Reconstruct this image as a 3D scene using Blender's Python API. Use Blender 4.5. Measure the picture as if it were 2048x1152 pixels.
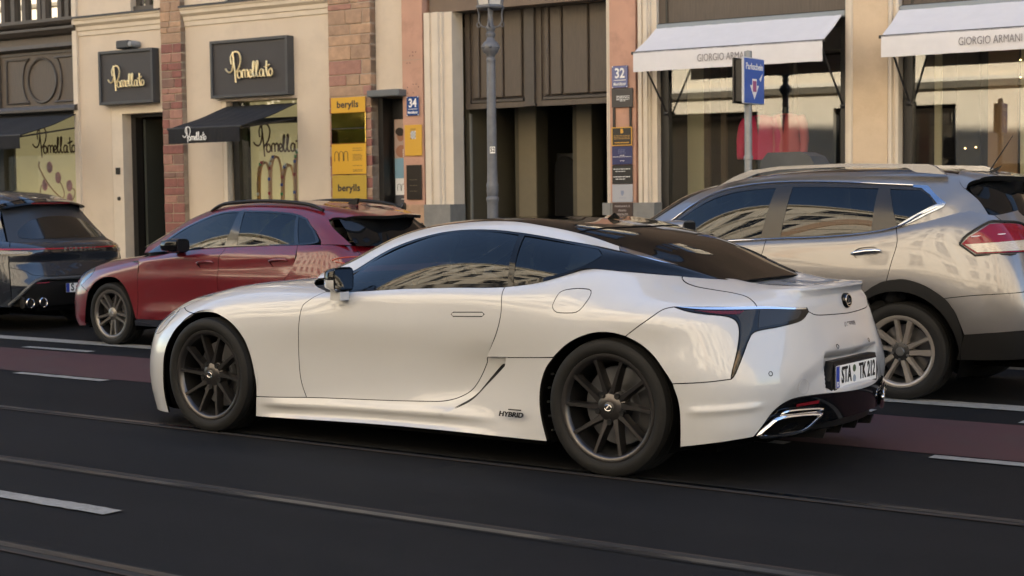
import bpy, bmesh, math, random
from mathutils import Vector, Matrix, geometry
import numpy as np
random.seed(7)
scene = bpy.context.scene
for o in list(bpy.data.objects): bpy.data.objects.remove(o)
COL = scene.collection

# ---------------------------------------------------------------- camera
cam_d = bpy.data.cameras.new('camera'); cam = bpy.data.objects.new('camera', cam_d); COL.objects.link(cam)
yaw, pitch, roll = math.radians(35.765), math.radians(3.368), math.radians(.66)
fw = Vector((-math.sin(yaw) * math.cos(pitch), math.cos(yaw) * math.cos(pitch), -math.sin(pitch)))
rt = Vector((math.cos(yaw), math.sin(yaw), 0)); dn = fw.cross(rt)
r2 = rt * math.cos(roll) + dn * math.sin(roll); d2 = dn * math.cos(roll) - rt * math.sin(roll)
cam.matrix_world = Matrix(((r2.x, -d2.x, -fw.x, 0), (r2.y, -d2.y, -fw.y, 0), (r2.z, -d2.z, -fw.z, 1.4125), (0, 0, 0, 1)))
cam_d.sensor_width = 36; cam_d.lens = 3070 / 2048 * 36; cam_d.clip_start = .1; cam_d.clip_end = 600
cam_d.dof.use_dof = True; cam_d.dof.focus_distance = 9.2; cam_d.dof.aperture_fstop = 4.5
scene.camera = cam

# ---------------------------------------------------------------- sky and sun
SUN_EL, SUN_AZ = 32, 14          # the sun stands behind the shop buildings (over their roofs), a little to the right
world = bpy.data.worlds.new('World'); scene.world = world; world.use_nodes = True
wn = world.node_tree.nodes; bg = wn['Background']
sky = wn.new('ShaderNodeTexSky'); sky.sky_type = 'NISHITA'; sky.sun_disc = False
sky.sun_elevation = math.radians(SUN_EL); sky.sun_rotation = math.radians(SUN_AZ)
sky.air_density = 1.0; sky.dust_density = .6; sky.ozone_density = 1.0
world.node_tree.links.new(sky.outputs[0], bg.inputs[0]); bg.inputs[1].default_value = .115
sun_d = bpy.data.lights.new('sun', 'SUN'); sun_d.energy = 4.9; sun_d.angle = math.radians(.5); sun_d.color = (1, .93, .83)
sun = bpy.data.objects.new('sun', sun_d); COL.objects.link(sun)
el, az = math.radians(SUN_EL), math.radians(SUN_AZ)
sdir = Vector((math.sin(az) * math.cos(el), math.cos(az) * math.cos(el), math.sin(el)))
sun.rotation_euler = sdir.to_track_quat('Z', 'Y').to_euler(); sun.location = (0, 0, 40)

vs = scene.view_settings
vs.view_transform = 'Standard'; vs.look = 'None'; vs.gamma = 1; vs.use_curve_mapping = False; vs.exposure = 2.1
scene.cycles.max_bounces = 10; scene.cycles.diffuse_bounces = 5; scene.cycles.glossy_bounces = 5
scene.cycles.transparent_max_bounces = 12; scene.cycles.sample_clamp_indirect = 6
import numpy as np

# ---------------------------------------------------------------- smooth surfaces
def spline_basis(t, x):
    """rows of natural cubic interpolation weights for query x on knots t"""
    n = len(t); h = np.diff(t)
    A = np.eye(n); B = np.zeros((n, n))
    for i in range(1, n - 1):
        A[i, i - 1] = h[i - 1]; A[i, i] = 2 * (h[i - 1] + h[i]); A[i, i + 1] = h[i]
        B[i, i - 1] = 6 / h[i - 1]; B[i, i] = -6 / h[i - 1] - 6 / h[i]; B[i, i + 1] = 6 / h[i]
    M2 = np.linalg.solve(A, B)
    x = np.asarray(x, float)
    k = np.clip(np.searchsorted(t, x) - 1, 0, n - 2)
    hk = h[k]; a = (t[k + 1] - x) / hk; b = 1 - a
    W = np.zeros((len(x), n)); r = np.arange(len(x))
    W[r, k] += a; W[r, k + 1] += b
    W += ((a ** 3 - a) * hk ** 2 / 6)[:, None] * M2[k] + ((b ** 3 - b) * hk ** 2 / 6)[:, None] * M2[k + 1]
    return W

class Surf:
    """tensor spline through a grid of points G[i][j] = (x, y, z); u, v run in metres"""
    def __init__(s, G, mu=(0, 0), mv=(0, 0)):
        G = np.array(G, float)
        s.u0 = s.v0 = 0
        fl = np.array([1, -1, 1])
        if mu[0]: G = np.concatenate([G[mu[0]:0:-1] * fl, G]); 
        if mu[1]: G = np.concatenate([G, G[-2:-2 - mu[1]:-1] * fl])
        if mv[0]: G = np.concatenate([G[:, mv[0]:0:-1] * fl, G], 1)
        if mv[1]: G = np.concatenate([G, G[:, -2:-2 - mv[1]:-1] * fl], 1)
        du = np.linalg.norm(np.diff(G, axis=0), axis=2).mean(1)
        dv = np.linalg.norm(np.diff(G, axis=1), axis=2).mean(0)
        s.tu = np.concatenate([[0], np.cumsum(np.maximum(du, .02))]); s.tv = np.concatenate([[0], np.cumsum(np.maximum(dv, .02))])
        s.tu -= s.tu[mu[0]]; s.tv -= s.tv[mv[0]]
        s.U = s.tu[len(s.tu) - 1 - mu[1]]; s.V = s.tv[len(s.tv) - 1 - mv[1]]
        s.G = G
    def __call__(s, u, v):
        u = np.atleast_1d(np.asarray(u, float)); v = np.atleast_1d(np.asarray(v, float))
        Bu = spline_basis(s.tu, u); Bv = spline_basis(s.tv, v)
        return np.einsum('mi,mj,ijk->mk', Bu, Bv, s.G, optimize=True)
    def normal(s, u, v, flip=1):
        e = .004
        a = s(np.add(u, e), v) - s(np.subtract(u, e), v); b = s(u, np.add(v, e)) - s(u, np.subtract(v, e))
        n = np.cross(a, b) * flip
        return n / np.maximum(np.linalg.norm(n, axis=1), 1e-9)[:, None]
# ---------------------------------------------------------------- helpers: materials
MATS = {}
def mat(name, col=(.5, .5, .5), rough=.5, metal=0, coat=0, spec=.5, noise=0, nscale=20, bump=0, bscale=200, emit=None, estr=1, coatr=.03, alpha=None, flake=0, stretch=None, dirt=None):
    if name in MATS: return MATS[name]
    m = bpy.data.materials.new(name); m.use_nodes = True; n = m.node_tree.nodes; l = m.node_tree.links
    b = n['Principled BSDF']; b.inputs['Base Color'].default_value = (*col, 1); b.inputs['Roughness'].default_value = rough
    b.inputs['Metallic'].default_value = metal; b.inputs['Coat Weight'].default_value = coat; b.inputs['Coat Roughness'].default_value = coatr
    b.inputs['Specular IOR Level'].default_value = spec
    tc = n.new('ShaderNodeTexCoord'); src = tc.outputs['Object']
    if stretch:
        mp = n.new('ShaderNodeMapping'); mp.inputs['Scale'].default_value = stretch; l.new(src, mp.inputs[0]); src = mp.outputs[0]
    if noise:
        t = n.new('ShaderNodeTexNoise'); t.inputs['Scale'].default_value = nscale; t.inputs['Detail'].default_value = 6; t.inputs['Roughness'].default_value = .65
        l.new(src, t.inputs['Vector'])
        r = n.new('ShaderNodeMapRange'); r.inputs[1].default_value = .25; r.inputs[2].default_value = .75
        r.inputs[3].default_value = 1 - noise; r.inputs[4].default_value = 1 + noise; l.new(t.outputs[0], r.inputs[0])
        x = n.new('ShaderNodeMix'); x.data_type = 'RGBA'; x.blend_type = 'MULTIPLY'; x.inputs[0].default_value = 1
        x.inputs[6].default_value = (*col, 1); l.new(r.outputs[0], x.inputs[7]); out = x.outputs[2]
        if dirt:
            t2 = n.new('ShaderNodeTexNoise'); t2.inputs['Scale'].default_value = dirt[1]; t2.inputs['Detail'].default_value = 8; t2.inputs['Roughness'].default_value = .7
            l.new(src, t2.inputs['Vector'])
            r2_ = n.new('ShaderNodeMapRange'); r2_.inputs[1].default_value = .5; r2_.inputs[2].default_value = .72; r2_.inputs[4].default_value = dirt[2]; l.new(t2.outputs[0], r2_.inputs[0])
            x2 = n.new('ShaderNodeMix'); x2.data_type = 'RGBA'; l.new(r2_.outputs[0], x2.inputs[0]); l.new(out, x2.inputs[6]); x2.inputs[7].default_value = (*dirt[0], 1); out = x2.outputs[2]
        l.new(out, b.inputs['Base Color'])
        rr = n.new('ShaderNodeMapRange'); rr.inputs[3].default_value = max(0, rough - noise * .25); rr.inputs[4].default_value = min(1, rough + noise * .25)
        l.new(t.outputs[0], rr.inputs[0]); l.new(rr.outputs[0], b.inputs['Roughness'])
    if bump:
        t = n.new('ShaderNodeTexNoise'); t.inputs['Scale'].default_value = bscale; t.inputs['Detail'].default_value = 4; l.new(src, t.inputs['Vector'])
        bp = n.new('ShaderNodeBump'); bp.inputs['Strength'].default_value = bump; bp.inputs['Distance'].default_value = .01
        l.new(t.outputs[0], bp.inputs['Height']); l.new(bp.outputs[0], b.inputs['Normal'])
    if flake:
        v = n.new('ShaderNodeTexVoronoi'); v.inputs['Scale'].default_value = 900; l.new(src, v.inputs['Vector'])
        mx = n.new('ShaderNodeMix'); mx.data_type = 'RGBA'; mx.inputs[0].default_value = flake
        g = n.new('ShaderNodeNewGeometry'); l.new(g.outputs['Normal'], mx.inputs[6]); l.new(v.outputs['Color'], mx.inputs[7])
        vm = n.new('ShaderNodeVectorMath'); vm.operation = 'NORMALIZE'; l.new(mx.outputs[2], vm.inputs[0]); l.new(vm.outputs[0], b.inputs['Normal'])
    if emit: b.inputs['Emission Color'].default_value = (*emit, 1); b.inputs['Emission Strength'].default_value = estr
    MATS[name] = m; return m

def glass(name, tint=(.3, .3, .3), base=.05, refl=1.0, rough=.0, wav=0):
    """window glass: clear tinted sheet under a fresnel mirror layer"""
    if name in MATS: return MATS[name]
    m = bpy.data.materials.new(name); m.use_nodes = True; n = m.node_tree.nodes; l = m.node_tree.links
    n.remove(n['Principled BSDF']); o = n['Material Output']
    t = n.new('ShaderNodeBsdfTransparent'); t.inputs[0].default_value = (*tint, 1)
    g = n.new('ShaderNodeBsdfGlossy'); g.inputs['Roughness'].default_value = rough; g.inputs[0].default_value = (refl, refl, refl, 1)
    f = n.new('ShaderNodeLayerWeight'); p5 = n.new('ShaderNodeMath'); p5.operation = 'POWER'; l.new(f.outputs['Facing'], p5.inputs[0]); p5.inputs[1].default_value = 4.5
    a = n.new('ShaderNodeMapRange'); a.inputs[3].default_value = base; a.inputs[4].default_value = 1; l.new(p5.outputs[0], a.inputs[0])
    x = n.new('ShaderNodeMixShader'); l.new(a.outputs[0], x.inputs[0]); l.new(t.outputs[0], x.inputs[1]); l.new(g.outputs[0], x.inputs[2])
    if wav:
        tc = n.new('ShaderNodeTexCoord'); ns = n.new('ShaderNodeTexNoise'); ns.inputs['Scale'].default_value = .9; ns.inputs['Detail'].default_value = 0
        l.new(tc.outputs['Object'], ns.inputs['Vector']); bp = n.new('ShaderNodeBump'); bp.inputs['Strength'].default_value = wav; bp.inputs['Distance'].default_value = .05
        l.new(ns.outputs[0], bp.inputs['Height']); l.new(bp.outputs[0], g.inputs['Normal'])
    l.new(x.outputs[0], o.inputs[0]); MATS[name] = m; return m

# ---------------------------------------------------------------- helpers: objects
def link(o, parent=None):
    COL.objects.link(o)
    if parent is not None: o.parent = parent
    return o
def tag(o, label=None, cat=None, group=None, kind=None):
    for k, v in (('label', label), ('category', cat), ('group', group), ('kind', kind)):
        if v: o[k] = v
    return o
def thing(name, label, cat, loc=(0, 0, 0), rz=0, group=None):
    o = bpy.data.objects.new(name, None); o.empty_display_size = .2; link(o); o.location = loc; o.rotation_euler = (0, 0, rz)
    return tag(o, label, cat, group)
def mesh(name, verts, faces, m, parent=None, smooth=None, normals=None, mats=None, mi=None):
    me = bpy.data.meshes.new(name); me.from_pydata([tuple(v) for v in verts], [], [tuple(f) for f in faces])
    for mm in (mats or [m]): me.materials.append(mm)
    if mi is not None: me.polygons.foreach_set('material_index', mi)
    me.update()
    if normals is not None:
        me.polygons.foreach_set('use_smooth', [True] * len(me.polygons))
        me.normals_split_custom_set_from_vertices([tuple(x) for x in normals])
    elif smooth is not None:
        if smooth >= 180: me.polygons.foreach_set('use_smooth', [True] * len(me.polygons))
        else:
            me.polygons.foreach_set('use_smooth', [True] * len(me.polygons)); me.set_sharp_from_angle(angle=math.radians(smooth))
    return link(bpy.data.objects.new(name, me), parent)

class MB:
    """collects simple solids, builds ONE mesh object"""
    def __init__(s): s.v = []; s.f = []
    def add(s, v, f):
        k = len(s.v); s.v += [tuple(x) for x in v]; s.f += [tuple(i + k for i in q) for q in f]; return s
    def box(s, a, b, bev=0):
        (x0, y0, z0), (x1, y1, z1) = a, b
        if bev <= 0:
            v = [(x0, y0, z0), (x1, y0, z0), (x1, y1, z0), (x0, y1, z0), (x0, y0, z1), (x1, y0, z1), (x1, y1, z1), (x0, y1, z1)]
            return s.add(v, [(0, 3, 2, 1), (4, 5, 6, 7), (0, 1, 5, 4), (1, 2, 6, 5), (2, 3, 7, 6), (3, 0, 4, 7)])
        e = min(bev, abs(x1 - x0) * .45, abs(y1 - y0) * .45, abs(z1 - z0) * .45); bm = bmesh.new()
        bmesh.ops.create_cube(bm, size=1, matrix=Matrix.Translation(((x0 + x1) / 2, (y0 + y1) / 2, (z0 + z1) / 2)) @ Matrix.Diagonal((x1 - x0, y1 - y0, z1 - z0, 1)))
        bmesh.ops.bevel(bm, geom=bm.edges[:], offset=e, segments=1, affect='EDGES')
        bm.verts.index_update(); r = s.add([v.co for v in bm.verts], [[v.index for v in f.verts] for f in bm.faces]); bm.free(); return r
    def quad(s, *p): return s.add(p, [tuple(range(len(p)))])
    def tube(s, pts, r, n=8, caps=True, close=False):
        pts = [Vector(p) for p in pts]; rr = r if hasattr(r, '__len__') else [r] * len(pts); vs_ = []; fs = []; up = None
        for i, p in enumerate(pts):
            if close: t = pts[(i + 1) % len(pts)] - pts[i - 1]
            else: t = pts[min(i + 1, len(pts) - 1)] - pts[max(i - 1, 0)]
            t.normalize()
            if up is None: up = t.orthogonal().normalized()
            up = (up - t * up.dot(t)).normalized(); w = t.cross(up)
            for k in range(n):
                a = 2 * math.pi * k / n; vs_.append(p + (up * math.cos(a) + w * math.sin(a)) * rr[i])
        L = len(pts)
        for i in range(L if close else L - 1):
            j = (i + 1) % L
            for k in range(n): fs.append((i * n + k, i * n + (k + 1) % n, j * n + (k + 1) % n, j * n + k))
        if caps and not close: fs.append(tuple(range(n - 1, -1, -1))); fs.append(tuple((L - 1) * n + k for k in range(n)))
        return s.add(vs_, fs)
    def lathe(s, prof, n=24, axis='z', c=(0, 0, 0), a0=0, a1=2 * math.pi):
        full = abs(a1 - a0 - 2 * math.pi) < 1e-6; m = n if full else n + 1; vs_ = []; fs = []
        for i in range(m):
            a = a0 + (a1 - a0) * i / n; ca, sa = math.cos(a), math.sin(a)
            for r, h in prof:
                p = (r * ca, r * sa, h) if axis == 'z' else (r * ca, h, r * sa) if axis == 'y' else (h, r * ca, r * sa)
                vs_.append((p[0] + c[0], p[1] + c[1], p[2] + c[2]))
        L = len(prof)
        for i in range(n):
            j = (i + 1) % m
            for k in range(L - 1): fs.append((i * L + k, j * L + k, j * L + k + 1, i * L + k + 1))
        return s.add(vs_, fs)
    def prism(s, poly, a, b, axis='y'):
        """2-D outline extruded from a to b along an axis"""
        def P(p, h): return (p[0], h, p[1]) if axis == 'y' else (p[0], p[1], h) if axis == 'z' else (h, p[0], p[1])
        n = len(poly); v = [P(p, a) for p in poly] + [P(p, b) for p in poly]
        tri = geometry.tessellate_polygon([[Vector((p[0], p[1], 0)) for p in poly]])
        f = [tuple(t) for t in tri] + [tuple(i + n for i in t[::-1]) for t in tri] + [(i, (i + 1) % n, (i + 1) % n + n, i + n) for i in range(n)]
        return s.add(v, f)
    def build(s, name, m, parent=None, smooth=None, fix=True):
        o = mesh(name, s.v, s.f, m, parent, None)
        if fix:
            bm = bmesh.new(); bm.from_mesh(o.data); bmesh.ops.recalc_face_normals(bm, faces=bm.faces[:]); bm.to_mesh(o.data); bm.free()
        if smooth:
            o.data.polygons.foreach_set('use_smooth', [True] * len(o.data.polygons))
            if smooth < 180: o.data.set_sharp_from_angle(angle=math.radians(smooth))
        return o

def copy_tree(o, parent=None):
    c = o.copy(); COL.objects.link(c); c.parent = parent
    for ch in list(o.children): copy_tree(ch, c)
    return c

# ---------------------------------------------------------------- text and strokes
def text_mesh(txt, size, depth=.004, font_bold=0, sx=1, shear=0, align='CENTER', spacing=1):
    """lettering as vertices and faces: x right, z up, y = 0 at the back, front at -depth"""
    cu = bpy.data.curves.new('lettering', 'FONT'); cu.body = txt; cu.size = size; cu.extrude = depth / 2; cu.align_x = align; cu.align_y = 'CENTER'
    cu.offset = font_bold; cu.shear = shear; cu.space_character = spacing; cu.resolution_u = 3
    ob = bpy.data.objects.new('lettering', cu); COL.objects.link(ob); dg = bpy.context.evaluated_depsgraph_get()
    me = ob.evaluated_get(dg).to_mesh()
    v = [(p.co.x * sx, -depth / 2 - p.co.z, p.co.y) for p in me.vertices]; f = [tuple(p.vertices) for p in me.polygons]
    ob.evaluated_get(dg).to_mesh_clear(); bpy.data.objects.remove(ob); bpy.data.curves.remove(cu)
    return v, f
def lettering(name, txt, size, loc, m, parent, depth=.004, **k):
    v, f = text_mesh(txt, size, depth, **k)
    return mesh(name, [(a + loc[0], b + loc[1], c + loc[2]) for a, b, c in v], f, m, parent)
def smooth_line(pts, step=None, n=6):
    """Catmull-Rom through points"""
    p = np.array(pts, float)
    if len(p) < 3: q = p
    else:
        e = np.concatenate([[2 * p[0] - p[1]], p, [2 * p[-1] - p[-2]]]); out = []
        for i in range(len(p) - 1):
            a, b, c, d = e[i:i + 4]
            for t in np.arange(n) / n: out.append(.5 * (2 * b + (c - a) * t + (2 * a - 5 * b + 4 * c - d) * t * t + (3 * b - a - 3 * c + d) * t ** 3))
        out.append(p[-1]); q = np.array(out)
    if step:
        s = np.concatenate([[0], np.cumsum(np.linalg.norm(np.diff(q, axis=0), axis=1))]); k = max(1, int(round(s[-1] / step)))
        t = np.linspace(0, s[-1], k + 1); q = np.stack([np.interp(t, s, q[:, i]) for i in range(q.shape[1])], 1)
    return q

# ---------------------------------------------------------------- body panels cut from a smooth surface
def inside(poly, pts):
    x, y = pts[:, 0], pts[:, 1]; r = np.zeros(len(pts), bool); a = poly; b = np.roll(poly, -1, 0)
    for (x0, y0), (x1, y1) in zip(a, b):
        if y0 == y1: continue
        c = ((y0 > y) != (y1 > y)) & (x < (x1 - x0) * (y - y0) / (y1 - y0) + x0); r ^= c
    return r
def edge_dist(poly, pts):
    a = poly; b = np.roll(poly, -1, 0); d = np.full(len(pts), 1e9)
    for p, q in zip(a, b):
        w = q - p; L = max(w @ w, 1e-12); t = np.clip((pts - p) @ w / L, 0, 1); d = np.minimum(d, np.linalg.norm(pts - p - t[:, None] * w, axis=1))
    return d
def outline(segs, step):
    """segments [(smooth?, [(u, v)...], free?)]: joined head to tail -> points and a flag 'has a gap'"""
    P, Fg = [], []
    for sg in segs:
        pts = np.array(sg[1], float); q = smooth_line(pts, step) if sg[0] else smooth_line_lin(pts, step)
        fl = [not (len(sg) > 2 and sg[2])] * len(q)
        P += list(q[:-1] if True else q); Fg += fl[:-1]
    P = np.array(P); Fg = np.array(Fg)
    keep = np.linalg.norm(P - np.roll(P, 1, 0), axis=1) > step * .15
    return P[keep], Fg[keep]
def smooth_line_lin(p, step):
    out = []
    for a, b in zip(p[:-1], p[1:]):
        n = max(1, int(round(np.linalg.norm(b - a) / step)))
        out += [a + (b - a) * t for t in np.arange(n) / n]
    out.append(p[-1]); return np.array(out)
def shrink(P, Fg, d):
    area = .5 * np.sum(P[:, 0] * np.roll(P[:, 1], -1) - np.roll(P[:, 0], -1) * P[:, 1])
    if area < 0: P = P[::-1]; Fg = np.roll(Fg[::-1], -1)
    e = np.roll(P, -1, 0) - P; e /= np.maximum(np.linalg.norm(e, axis=1), 1e-9)[:, None]
    n = np.stack([-e[:, 1], e[:, 0]], 1)      # inward for CCW
    n1, n2 = np.roll(n, 1, 0), n; f1, f2 = np.roll(Fg, 1), Fg
    out = P.copy()
    for i in range(len(P)):
        if f1[i] and f2[i]:
            m = n1[i] + n2[i]; m /= max(np.linalg.norm(m), .3); out[i] += d * m / max(m @ n2[i], .5)
        elif f1[i]: out[i] += d * n1[i]
        elif f2[i]: out[i] += d * n2[i]
    return out, Fg
GAP_DARK = None
def panel(name, S, segs, m, parent, grid=.035, gap=.0025, thick=.012, sides='n', off=0, holes=(), step=.018, both=False, flip=1):
    """sides: 'n' near side only, 'f' far side only (mirrored), 'b' both sides in ONE mesh (a part that crosses the middle)"""
    loops = [shrink(*outline(segs, step), gap)] + [shrink(*outline(h, step), -gap) for h in holes]
    B = []; edges = []
    for P, _ in loops:
        k = len(B); B += list(P); edges += [(k + i, k + (i + 1) % len(P)) for i in range(len(P))]
    B = np.array(B); lo, hi = B.min(0), B.max(0)
    gu = np.arange(lo[0] + grid / 2, hi[0], grid); gv = np.arange(lo[1] + grid / 2, hi[1], grid)
    if len(gu) and len(gv):
        A, Bv = np.meshgrid(gu, gv); A[1::2] += grid / 2; Q = np.stack([A.ravel(), Bv.ravel()], 1)
        ok = inside(loops[0][0], Q)
        for P, _ in loops[1:]: ok &= ~inside(P, Q)
        Q = Q[ok]
        if len(Q):
            d = edge_dist(loops[0][0], Q)
            for P, _ in loops[1:]: d = np.minimum(d, edge_dist(P, Q))
            Q = Q[d > grid * .4]
    else: Q = np.zeros((0, 2))
    allp = np.concatenate([B, Q]) if len(Q) else B
    r = geometry.delaunay_2d_cdt([Vector(p) for p in allp], edges, [], 0, 1e-6)
    V2 = np.array([tuple(v) for v in r[0]]); F = [tuple(f) for f in r[2]]
    cen = np.array([V2[list(f)].mean(0) for f in F]); ok = inside(loops[0][0], cen)
    for P, _ in loops[1:]: ok &= ~inside(P, cen)
    F = [f for f, k in zip(F, ok) if k]
    P3 = S(V2[:, 0], V2[:, 1]); N = S.normal(V2[:, 0], V2[:, 1], flip); P3 = P3 + N * off
    verts = list(P3); norms = list(N); faces = list(F) if flip > 0 else [f[::-1] for f in F]
    if thick:
        for P, Fg in loops:
            p3 = S(P[:, 0], P[:, 1]); nn = S.normal(P[:, 0], P[:, 1], flip); p3 = p3 + nn * off; n = len(P)
            t = np.roll(p3, -1, 0) - np.roll(p3, 1, 0); sd = np.cross(t, nn); sd /= np.maximum(np.linalg.norm(sd, axis=1), 1e-9)[:, None]
            sd = -sd if flip > 0 and False else sd
            k = len(verts); verts += list(p3) + list(p3 - nn * thick); norms += list(.75 * sd + .65 * nn) + list(sd)
            for i in range(n):
                if Fg[i]:
                    j = (i + 1) % n; faces.append((k + i, k + n + i, k + n + j, k + j))
    global GAP_DARK
    if GAP_DARK is None: GAP_DARK = mat('gap_dark', (.004, .004, .004), .8, spec=.1)  # panel edges coloured black to stand for the shade in the gaps
    nf_ = len(F); mi = [0] * nf_ + [1] * (len(faces) - nf_); two = [m, GAP_DARK]
    verts = np.array(verts); norms = np.array(norms); norms /= np.maximum(np.linalg.norm(norms, axis=1), 1e-9)[:, None]
    fl = np.array([1, -1, 1])
    if sides == 'n': return mesh(name, verts, faces, m, parent, normals=norms, mats=two, mi=mi)
    if sides == 'f': return mesh(name, verts * fl, [f[::-1] for f in faces], m, parent, normals=norms * fl, mats=two, mi=mi)
    if sides == 'nf':
        a = mesh(name, verts, faces, m, parent, normals=norms, mats=two, mi=mi); b = mesh(name, verts * fl, [f[::-1] for f in faces], m, parent, normals=norms * fl, mats=two, mi=mi); return a, b
    k = len(verts)
    return mesh(name, np.concatenate([verts, verts * fl]), faces + [tuple(i + k for i in f[::-1]) for f in faces], m, parent, normals=np.concatenate([norms, norms * fl]), mats=two, mi=mi + mi)

def even_glass(objs, deg=2):
    """one even curve for all panes of a side: normals from a cubic fit y(x, z)"""
    P = np.concatenate([np.array([v.co[:] for v in o.data.vertices]) for o in objs]); s = np.sign(P[:, 1].mean()); cx, cz = P[:, 0].mean(), P[:, 2].mean()
    ex = [(i, j) for i in range(deg + 1) for j in range(deg + 1 - i) if j <= 2]
    A = np.stack([(P[:, 0] - cx) ** i * (P[:, 2] - cz) ** j for i, j in ex], 1); k = np.linalg.lstsq(A, P[:, 1], rcond=None)[0]
    for o in objs:
        Q = np.array([v.co[:] for v in o.data.vertices]); X, Z = Q[:, 0] - cx, Q[:, 2] - cz
        fx = sum(c * i * X ** max(i - 1, 0) * Z ** j for c, (i, j) in zip(k, ex)); fz = sum(c * j * X ** i * Z ** max(j - 1, 0) for c, (i, j) in zip(k, ex))
        y = sum(c * X ** i * Z ** j for c, (i, j) in zip(k, ex)); Q[:, 1] = .3 * Q[:, 1] + .7 * y
        N = np.stack([-fx, np.ones_like(fx), -fz], 1) * s; N /= np.linalg.norm(N, axis=1)[:, None]
        o.data.vertices.foreach_set('co', Q.ravel()); o.data.normals_split_custom_set_from_vertices([tuple(n) for n in N]); o.data.update()

class Shaped:
    """a surface with pressed lines: sum of (function(u, v) -> metres) moved along the normal"""
    def __init__(s, base, *fs): s.b = base; s.fs = fs; s.U, s.V, s.tu, s.tv = base.U, base.V, base.tu, base.tv
    def __call__(s, u, v):
        u = np.atleast_1d(np.asarray(u, float)); v = np.atleast_1d(np.asarray(v, float)); d = sum(f(u, v) for f in s.fs)
        return s.b(u, v) + s.b.normal(u, v) * d[:, None]
    normal = Surf.normal
def ramp(x, a, b):
    t = np.clip((x - a) / (b - a), 0, 1); return t * t * (3 - 2 * t)
def line_side(poly):
    """signed distance to an open polyline, positive on its left"""
    p = np.array(poly, float)
    def f(u, v):
        q = np.stack([u, v], 1); best = np.full(len(q), 1e9); sg = np.ones(len(q))
        for a, b in zip(p[:-1], p[1:]):
            w = b - a; L = w @ w; t = np.clip((q - a) @ w / L, 0, 1); dv = q - a - t[:, None] * w; d = np.linalg.norm(dv, axis=1)
            c = w[0] * (q[:, 1] - a[1]) - w[1] * (q[:, 0] - a[0]); m_ = d < best; best[m_] = d[m_]; sg[m_] = np.sign(c[m_])
        return best * sg
    return f
def shell(name, S, u0, u1, v0, v1, m, parent, off=-.02, nu=80, nv=16, cut=(), both=True, flip=1):
    """dark inner skin behind the panels, open where the wheels are"""
    u = np.linspace(u0, u1, nu); v = np.linspace(v0, v1, nv); Ug, Vg = np.meshgrid(u, v, indexing='ij')
    P = S(Ug.ravel(), Vg.ravel()) + S.normal(Ug.ravel(), Vg.ravel(), flip) * off
    f = []
    for i in range(nu - 1):
        for j in range(nv - 1):
            q = (i * nv + j, (i + 1) * nv + j, (i + 1) * nv + j + 1, i * nv + j + 1); c = P[list(q)].mean(0)
            if all(math.hypot(c[0] - a, c[2] - b) > r for a, b, r in cut): f.append(q)
    V = list(P); 
    if both: k = len(P); V += list(P * np.array([1, -1, 1])); f += [tuple(i + k for i in q[::-1]) for q in f]
    return mesh(name, V, f, m, parent)
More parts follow.
